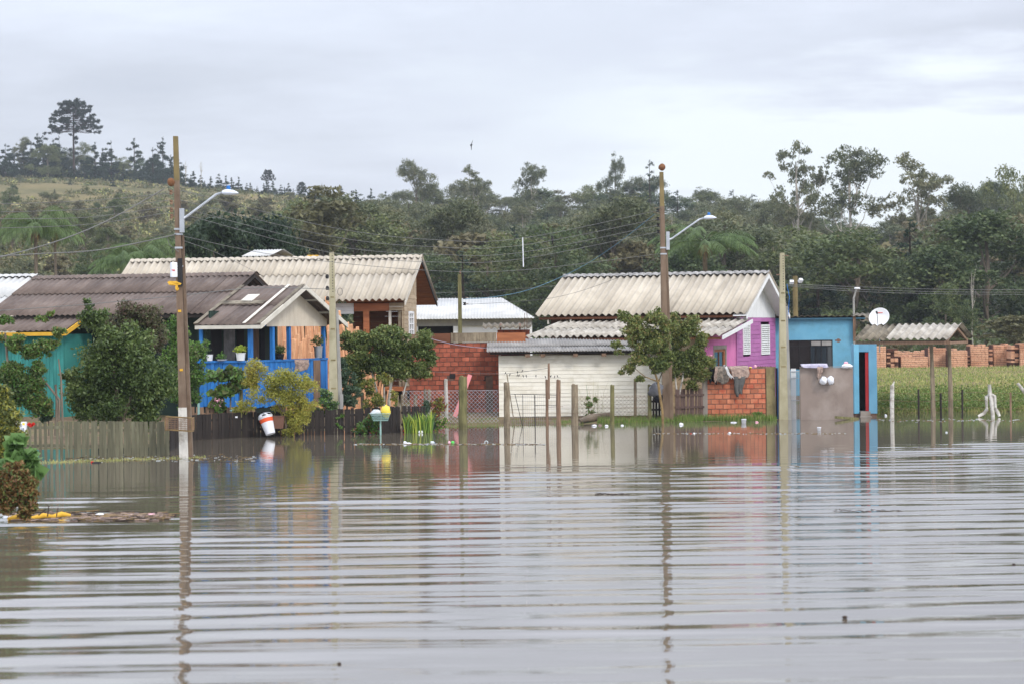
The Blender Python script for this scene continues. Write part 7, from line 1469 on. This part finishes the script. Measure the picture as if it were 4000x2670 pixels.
ir = P(1635, 1690, 60.0); o = blades('iris_clump', 300, lambda r: (r.uniform(-.36, .36), r.gauss(0, .1), 0), .28, .56, .04, [l_bright, l_lime], 5, .4, None, (ir.x, ir.y, -.03)); tag(o, 'clump of upright yellow green iris leaves at the water edge', 'plant')
ir = P(1688, 1660, 60.9); o = blades('agave_plant', 30, lambda r: (r.gauss(0, .04), r.gauss(0, .04), .05), .3, .48, .06, l_bluegr, 6, .8, None, (ir.x, ir.y, 0)); tag(o, 'grey green sword leaved plant between the iris and the coleus', 'plant')
def area_px(p0, p1, Y0, Y1, fn=None):
    def g(r):
        px = r.uniform(p0, p1); Y = r.uniform(Y0, Y1) if not fn else fn(px, r); x = (px - 2000) / F * Y; return x, Y, ground_z(x, Y) - .01
    return g
def st(o, lb): tag(o, lb, None, None, 'stuff')
st(blades('grass_tufts', 2600, area_px(2330, 2740, 0, 0, lambda p, r: shore(p) + abs(r.gauss(0, 1.0)) - .1), .05, .20, .012, [l_grassg, l_grass], 11), 'green grass along the waterline before the white shed')
st(blades('grass_tufts', 2600, area_px(2640, 3030, 0, 0, lambda p, r: 65.5 + abs(r.gauss(0, .35))), .06, .26, .012, [l_grassg, l_grass], 12), 'green grass at the foot of the fence and brick wall')
st(blades('grass_tufts', 900, area_px(1700, 2300, 0, 0, lambda p, r: shore(p) + abs(r.gauss(0, 1.4))), .02, .09, .012, [l_grass, l_grassg], 13), 'thin grass on the muddy yard')
st(blades('tall_grass_stalks', 46, area_px(2230, 2360, 66.2, 66.9), .5, 1.15, .007, [l_grass2, l_grass], 14, .35), 'dry tall grass stalks before the white shed')
st(blades('bank_grass', 15000, area_px(3405, 4400, 0, 0, lambda p, r: shore(p) + abs(r.gauss(0, 3.2)) - .15), .06, .24, .02, [l_grass, l_grassg, l_grass2], 15, 1.0), 'dense grass on the bank at the right')
st(blades('field_grass', 20000, area_px(3300, 4500, 74, 119), .05, .15, .03, [l_grass2, l_grass, l_grassg, l_grass2], 16, 1.1), 'pale tall grass on the field before the brick stacks')
def bank_clumps():
    rg = random.Random(77); cen = []; r2 = np.random.default_rng(7)
    for _ in range(620):
        px = rg.uniform(3405, 4300); Y = shore(px) + abs(rg.gauss(0, 2.0)) ; x = (px - 2000) / F * Y; k = rg.uniform(.08, .26); cen.append(r2.normal(size=(34, 3)) * (k, k, k * .55) + (x, Y, ground_z(x, Y) + k * .7))
    cen = np.concatenate(cen); mi = np.repeat(r2.integers(0, 3, 620), 34); o = inst('bank_weeds', leaf_mesh('bank_weeds', cen, .075, [l_grassg, l_grass, l_privet], 9, .5, -.2, mi=mi), None); st(o, 'low weeds tangled in the bank grass')
bank_clumps()
st(blades('drowned_grass', 1700, area_px(-60, 800, 0, 0, lambda p, r: 47.2 + (p / 800) * 1.8 + abs(r.gauss(0, .5))), .01, .06, .012, [l_grass2, l_twg] if False else [l_grass2, l_grass], 17, .9), 'flattened pale grass floating along the left fence')
for ch in [bpy.data.objects['drowned_grass']]: ch.data.transform(Matrix.Translation((0, 0, 0)))
v_ = bpy.data.objects['drowned_grass'].data
for vv in v_.vertices: vv.co.z = max(.0, vv.co.z - ground_z(vv.co.x, vv.co.y) if vv.co.z < -.01 else vv.co.z); 
# palms, bamboo-like clump, dark trees right behind the houses
pl = proto_palm('palm_tree', 9, 2.6, 71, nf=34, wd=.045)
def put_palm(px, pyc, Y, h, R, label, first=[True]):
    g = gpos(px, Y); cz = P(px, pyc, Y).z; o = pl if first[0] else copy_thing(pl); first[0] = False; o.location = g; o.scale = (R / 2.6, R / 2.6, (cz - g.z) / 9); o.rotation_euler = (0, 0, random.uniform(0, 6)); o['label'] = label; o['category'] = 'palm'
put_palm(2752, 950, 130, 9, 2.7, 'feathery palm with a brown dead skirt behind the purple house roof'); put_palm(140, 890, 150, 9, 2.3, 'green palm on the low hillside at the far left'); put_palm(215, 900, 155, 9, 1.7, 'smaller palm just right of the far left palm'); put_palm(560, 1000, 118, 9, 2.0, 'drooping palm behind the left end of the long cream roof'); put_palm(640, 990, 122, 9, 1.6, 'second drooping palm close to the left pole'); put_palm(480, 1030, 112, 9, 1.5, 'low palm crown over the dark roof'); 
dk = proto_broad('dark_round_tree', 8, 7, 81, leaf=l_pine, n=5200, size=.34, low=.1)
fst = [True]
for px, top, Y, w_, lb in ((830, 880, 112, 1.0, 'wide dark tree left of the dovecote, behind the long cream roof'), (940, 876, 116, .9, 'dark rounded tree above the dovecote'), (1060, 885, 118, .95, 'dark tree right of the dovecote'), (1130, 940, 114, .6, 'lower dark tree at the right end of the dark clump'), (760, 930, 108, .6, 'low dark tree beside the left pole')):
    o = dk if fst[0] else copy_thing(dk); fst[0] = False; g = gpos(px, Y); s = (P(px, top, Y).z - g.z) / 7.6; o.location = g; o.scale = (s * w_, s * w_, s); o.rotation_euler = (0, 0, px); o['label'] = lb; o['category'] = 'tree'
# undergrowth closing the foot of the wood
def understory():
    rg = random.Random(21); r2 = np.random.default_rng(21); cen = []; mi = []
    for _ in range(1500):
        px = rg.uniform(1250, 4600); Y = rg.uniform(158, 260); x = (px - 2000) / F * Y; k = rg.uniform(.9, 2.1); n = 80; d = r2.normal(size=(n, 3)); d /= np.linalg.norm(d, axis=1)[:, None]; d[:, 2] = abs(d[:, 2])
        cen.append(d * r2.uniform(.5, 1, (n, 1)) * (k, k, k * 1.2) + (x, Y, ground_z(x, Y))); mi += [rg.randrange(4)] * n
    cen = np.concatenate(cen); o = inst('forest_undergrowth', leaf_mesh('undergrowth', cen, .42, [l_broad, l_euc, l_scrub, l_brown], 22, .6, 0, mi=mi), None); st(o, 'bushy undergrowth at the foot of the wood')
understory()

# ================================================================ flotsam
def float_item(label, cat, name, px, py, wpx, hpx, m, seed, shape='lump', z=0.0, grp=None):
    p = W(px, py); s = p.y / F; q = MB()
    if shape == 'lump': q.blob((0, 0, 0), (wpx * s / 2, wpx * s / 2.4, hpx * s / 2), m, seed, 12, 8, .18)
    elif shape == 'bottle':
        L_ = wpx * s; r = hpx * s / 2; ax = Matrix.Rotation(math.radians(90), 3, 'Y') @ Matrix.Identity(3); q.lathe([(0, -L_ / 2), (r * .9, -L_ / 2), (r, -L_ * .4), (r, L_ * .15), (r * .35, L_ * .36), (r * .32, L_ * .42)], m, 12, (0, 0, 0), ax); q.lathe([(r * .4, L_ * .42), (r * .4, L_ * .5), (0, L_ * .5)], m_bluep if seed % 2 else m_plast, 10, (0, 0, 0), ax)
    elif shape == 'cup': h = hpx * s; r = wpx * s / 2; q.lathe([(0, -h * .3), (r * .8, -h * .3), (r, h * .6), (r * 1.08, h * .62), (r * 1.08, h * .7), (r * .9, h * .7), (0, h * .3)], m, 14)
    elif shape == 'ring': r = wpx * s / 2.6; q.tube([(r * math.cos(a), 0, r * .8 * math.sin(a)) for a in np.linspace(0, 6.28, 14)], r * .3, m, n=6, cap=False)
    o = q.build(name, smooth=True); o.location = (p.x, p.y, hpx * s * .22 + z); o.rotation_euler = (0, 0, random.Random(seed).uniform(-.5, .5)); return tag(o, label, cat, grp)
FI = [('round white foam lump floating before the iris clump', 'litter', 'foam_lump', 1641, 1690, 21, 16, m_plast, 1, 'lump'), ('pinkish lump floating beside the foam lump', 'litter', 'pink_lump', 1664, 1688, 12, 9, m_flpink, 2, 'lump'), ('white plastic bag and bottle floating on the scum line', 'litter', 'floating_bag', 1582, 1731, 14, 13, m_plast, 3, 'lump'), ('white bottle lying beside the floating bag', 'bottle', 'plastic_bottle', 1598, 1732, 18, 8, m_plast, 4, 'bottle'), ('cloudy bottle on the scum line, third from the left', 'bottle', 'plastic_bottle', 1690, 1729, 17, 11, m_clear, 5, 'bottle'), ('pale lump beside the green cap on the scum line', 'litter', 'pale_lump', 1755, 1729, 11, 11, m_flpink, 6, 'lump'), ('clear ring shaped plastic floating before the shed corner', 'litter', 'plastic_ring', 1899, 1728, 17, 12, m_clear, 8, 'ring'),
 ('white crumpled plastic by the log, leftmost', 'litter', 'crumpled_plastic', 2321, 1662, 20, 8, m_plast, 9, 'lump'), ('tan crumpled piece beside the log', 'litter', 'crumpled_plastic', 2343, 1661, 14, 7, m_cloth_pk, 10, 'lump'), ('white crumpled plastic right of the log', 'litter', 'crumpled_plastic', 2369, 1663, 14, 8, m_plast, 11, 'lump'), ('small white litter before the grass left of the nest pole', 'litter', 'crumpled_plastic', 2430, 1661, 12, 6, m_plast, 12, 'lump'), ('white bag floating before the purple brown pickets', 'litter', 'floating_bag', 2660, 1657, 16, 10, m_plast, 13, 'lump'), ('big white pot floating before the orange brick wall', 'litter', 'floating_pot', 2905, 1651, 20, 18, m_plast, 14, 'cup'), ('pinkish litter floating right of the white pot', 'litter', 'pink_lump', 2956, 1648, 13, 6, m_flpink, 15, 'lump'), ('thin white strip floating left of the white pot', 'litter', 'foam_strip', 2865, 1649, 24, 5, m_plast, 16, 'lump'), ('white tub floating before the grey wall', 'tub', 'floating_tub', 3199, 1680, 16, 15, m_plast, 17, 'cup'), ('small white lump floating before the brick reflection', 'litter', 'foam_lump', 2850, 1691, 10, 8, m_plast, 18, 'lump'), ('small white lump floating right of the nest pole foot', 'litter', 'foam_lump', 2711, 1692, 9, 6, m_plast, 19, 'lump'), ('red lid floating right of the nest pole foot', 'litter', 'red_litter', 2698, 1692, 8, 4, m_flred, 20, 'lump'), ('pale litter in front of the steps', 'litter', 'foam_lump', 3459, 1622, 10, 8, m_plast, 21, 'lump'), ('white plastic crate floating against the front shelter post', 'crate', 'floating_crate', 3621, 1602, 24, 14, m_plast, 22, 'lump'), ('pale litter floating between the shelter posts, nearer', 'litter', 'foam_lump', 3697, 1688, 10, 6, m_clear, 23, 'lump'), ('white bottle floating at the foot of the flowering herb', 'bottle', 'plastic_bottle', 1455, 1694, 22, 9, m_clear, 24, 'bottle'), ('pink and dark sandal floating before the grey boards', 'sandal', 'floating_sandal', 376, 1806, 36, 6, m_cloth_bk, 25, 'lump'), ('pink tip of the floating sandal', 'litter', 'pink_scrap', 360, 1805, 14, 7, m_flred, 26, 'lump'), ('white foam piece on the left debris raft', 'litter', 'foam_lump', 390, 2012, 36, 13, m_plast, 27, 'lump'), ('pinkish foam piece at the right end of the left debris raft', 'litter', 'foam_lump', 590, 2011, 34, 10, m_flpink, 28, 'lump'), ('white foam shards at the far left of the debris raft', 'litter', 'foam_lump', 40, 2022, 66, 12, m_plast, 29, 'lump'), ('small white crumb on the water before the grey boards', 'litter', 'foam_crumb', 394, 1732, 18, 4, m_plast, 30, 'lump'), ('dark twig floating in the middle of the open water', 'twig', 'floating_twig', 3080, 1925, 16, 5, m_barkd, 31, 'lump'), ('dark crumb floating low in the open water', 'twig', 'floating_twig', 3300, 2410, 22, 10, m_barkd, 32, 'lump'), ('tiny brown crumb near the bottom left of the water', 'twig', 'floating_twig', 1325, 2592, 16, 10, m_barkd, 33, 'lump'), ('dark crumb floating at the right of the open water', 'twig', 'floating_twig', 3960, 2205, 14, 8, m_barkd, 34, 'lump')]
m_limep = mat('green_plastic', G(90, 200, 90), None, 5, .5)
for a in FI: float_item(a[0], a[1], a[2], *a[3:])
float_item('bright green plastic lid floating on the scum line', 'lid', 'green_lid', 1768, 1729, 13, 12, m_limep, 40)
def twigs(name, label, px0, px1, py, n, spread, m, seed, ln=.09, th=.007, stuff=True):
    rg = random.Random(seed); q = MB()
    for _ in range(n):
        p = W(rg.uniform(px0, px1), py + rg.gauss(0, spread)); a = rg.gauss(0, .5); l_ = ln * rg.uniform(.3, 1.3); d = Vector((math.cos(a), math.sin(a), rg.uniform(0, .06))) * l_; p.z = .006; q.tube([p, p + d], th * rg.uniform(.5, 1.2), rg.choice(m), n=3, cap=False)
    tag(q.build(name), label, kind='stuff')
twigs('scum_line', 'thin line of floating twigs and foam before the brick and white walls', 1380, 2120, 1734, 420, 1.3, [m_twig, m_twig, m_twig, m_clear, m_barkd], 3, .08, .005); twigs('scum_line', 'thin line of floating bits before the orange brick wall', 2550, 3300, 1692, 240, 1.4, [m_twig, m_twig, m_clear], 4, .06, .0045); twigs('scum_line', 'thin line of floating bits across the right water', 3420, 4100, 1640, 200, 3, [m_twig, m_twig, m_clear], 5, .07, .005); twigs('drift_patch', 'patch of fine drift twigs on the open water', 3250, 3520, 1994, 50, 3, [m_barkd], 6, .06, .004); twigs('drift_patch', 'small patch of drift before the nest pole', 2320, 2460, 1930, 60, 2, [m_barkd], 7, .06, .006); twigs('scum_line', 'floating debris line along the left fence', 250, 1000, 1790, 420, 7, [m_twig, m_twig, m_wood_gr, m_clear, m_barkd], 9, .07, .005)
twigs('debris_raft', 'raft of brown stalks and litter at the left on the water', 20, 640, 2016, 700, 7, [m_twig, m_barkd, m_cloth_pk], 10, .22, .010)
for i, (a, b_, py, lb) in enumerate(((30, 130, 2030, 'left orange yellow stalk on the debris raft'), (120, 215, 2028, 'middle orange yellow stalk on the debris raft'), (200, 275, 2022, 'right orange yellow stalk on the debris raft'))):
    q = MB(); p0, p1 = W(a, py), W(b_, py - 4); q.tube([p0 + Vector((0, 0, .02)), p0.lerp(p1, .5) + Vector((0, .03, .05)), p1 + Vector((0, 0, .02))], [.03, .045, .03], m_yellow, n=6); tag(q.build('floating_stalk', smooth=True, loc=p0), lb, 'stalk')
# log, plank, ledge
q = MB(); a, b_ = W(2260, 1655), W(2380, 1640); a.z, b_.z = .08, .14; q.tube([a - a, (b_ - a) * .4 + Vector((0, 0, .03)), b_ - a], [.07, .12, .10], m_bark, n=9); o = q.build('fallen_log', smooth=True); o.location = a; tag(o, 'grey fallen log lying at the waterline before the white shed', 'log')
q = MB(); a, b_ = P(3265, 1628, 65.3), P(3350, 1634, 65.9); q.beam(Vector((0, 0, 0)), b_ - a, .1, .07, m_wood_g); o = q.build('floating_plank'); o.location = a; tag(o, 'mossy plank stranded at the foot of the grey wall and steps', 'plank')
# birds
q = MB(); q.blob((0, 0, 0), (.04, .14, .04), m_black, 3, 8, 6, .05)
for sg in (1, -1): q.quad([(0, -.05, 0), (0, .06, 0), (.10, .05, .22 * sg), (.05, -.02, .30 * sg), (.02, -.05, .15 * sg)], m_black)
o = q.build('flying_bird'); o.location = P(1840, 567, 130); o.rotation_euler = (0, .2, .6); soli(o, .01); tag(o, 'dark bird flying alone in the open sky', 'bird')
q = MB(); q.blob((0, 0, 0), (.035, .04, .075), m_black, 3, 8, 6, .1); q.blob((-.01, -.01, .085), (.025, .03, .025), m_black, 4, 8, 6, .05); q.tube([(0, 0, -.05), (.03, .0, -.16)], [.02, .01], m_black, n=4); o = q.build('perched_bird', smooth=True); o.location = P(2157, 937, 61.8); tag(o, 'black bird perched on the second power line right of the spacer rod', 'bird')

# ================================================================ air
def haze(dens):
    b = MB(); x0, x1, y0, y1, z0, z1 = -1300, 1300, -65, 1150, -3, 78; b.box(x0, x1, y0, y1, z0, z1, m_ground); o = b.build('haze'); o.data.materials.clear()
    m = bpy.data.materials.new('haze_air'); m.use_nodes = True; n = m.node_tree.nodes; n.clear(); out = n.new('ShaderNodeOutputMaterial'); v = n.new('ShaderNodeVolumePrincipled'); v.inputs['Color'].default_value = (.80, .86, .93, 1); v.inputs['Density'].default_value = dens; m.node_tree.links.new(v.outputs[0], out.inputs['Volume']); o.data.materials.append(m); tag(o, kind='stuff', label='thin damp air over the flooded village')
haze(0.00022)
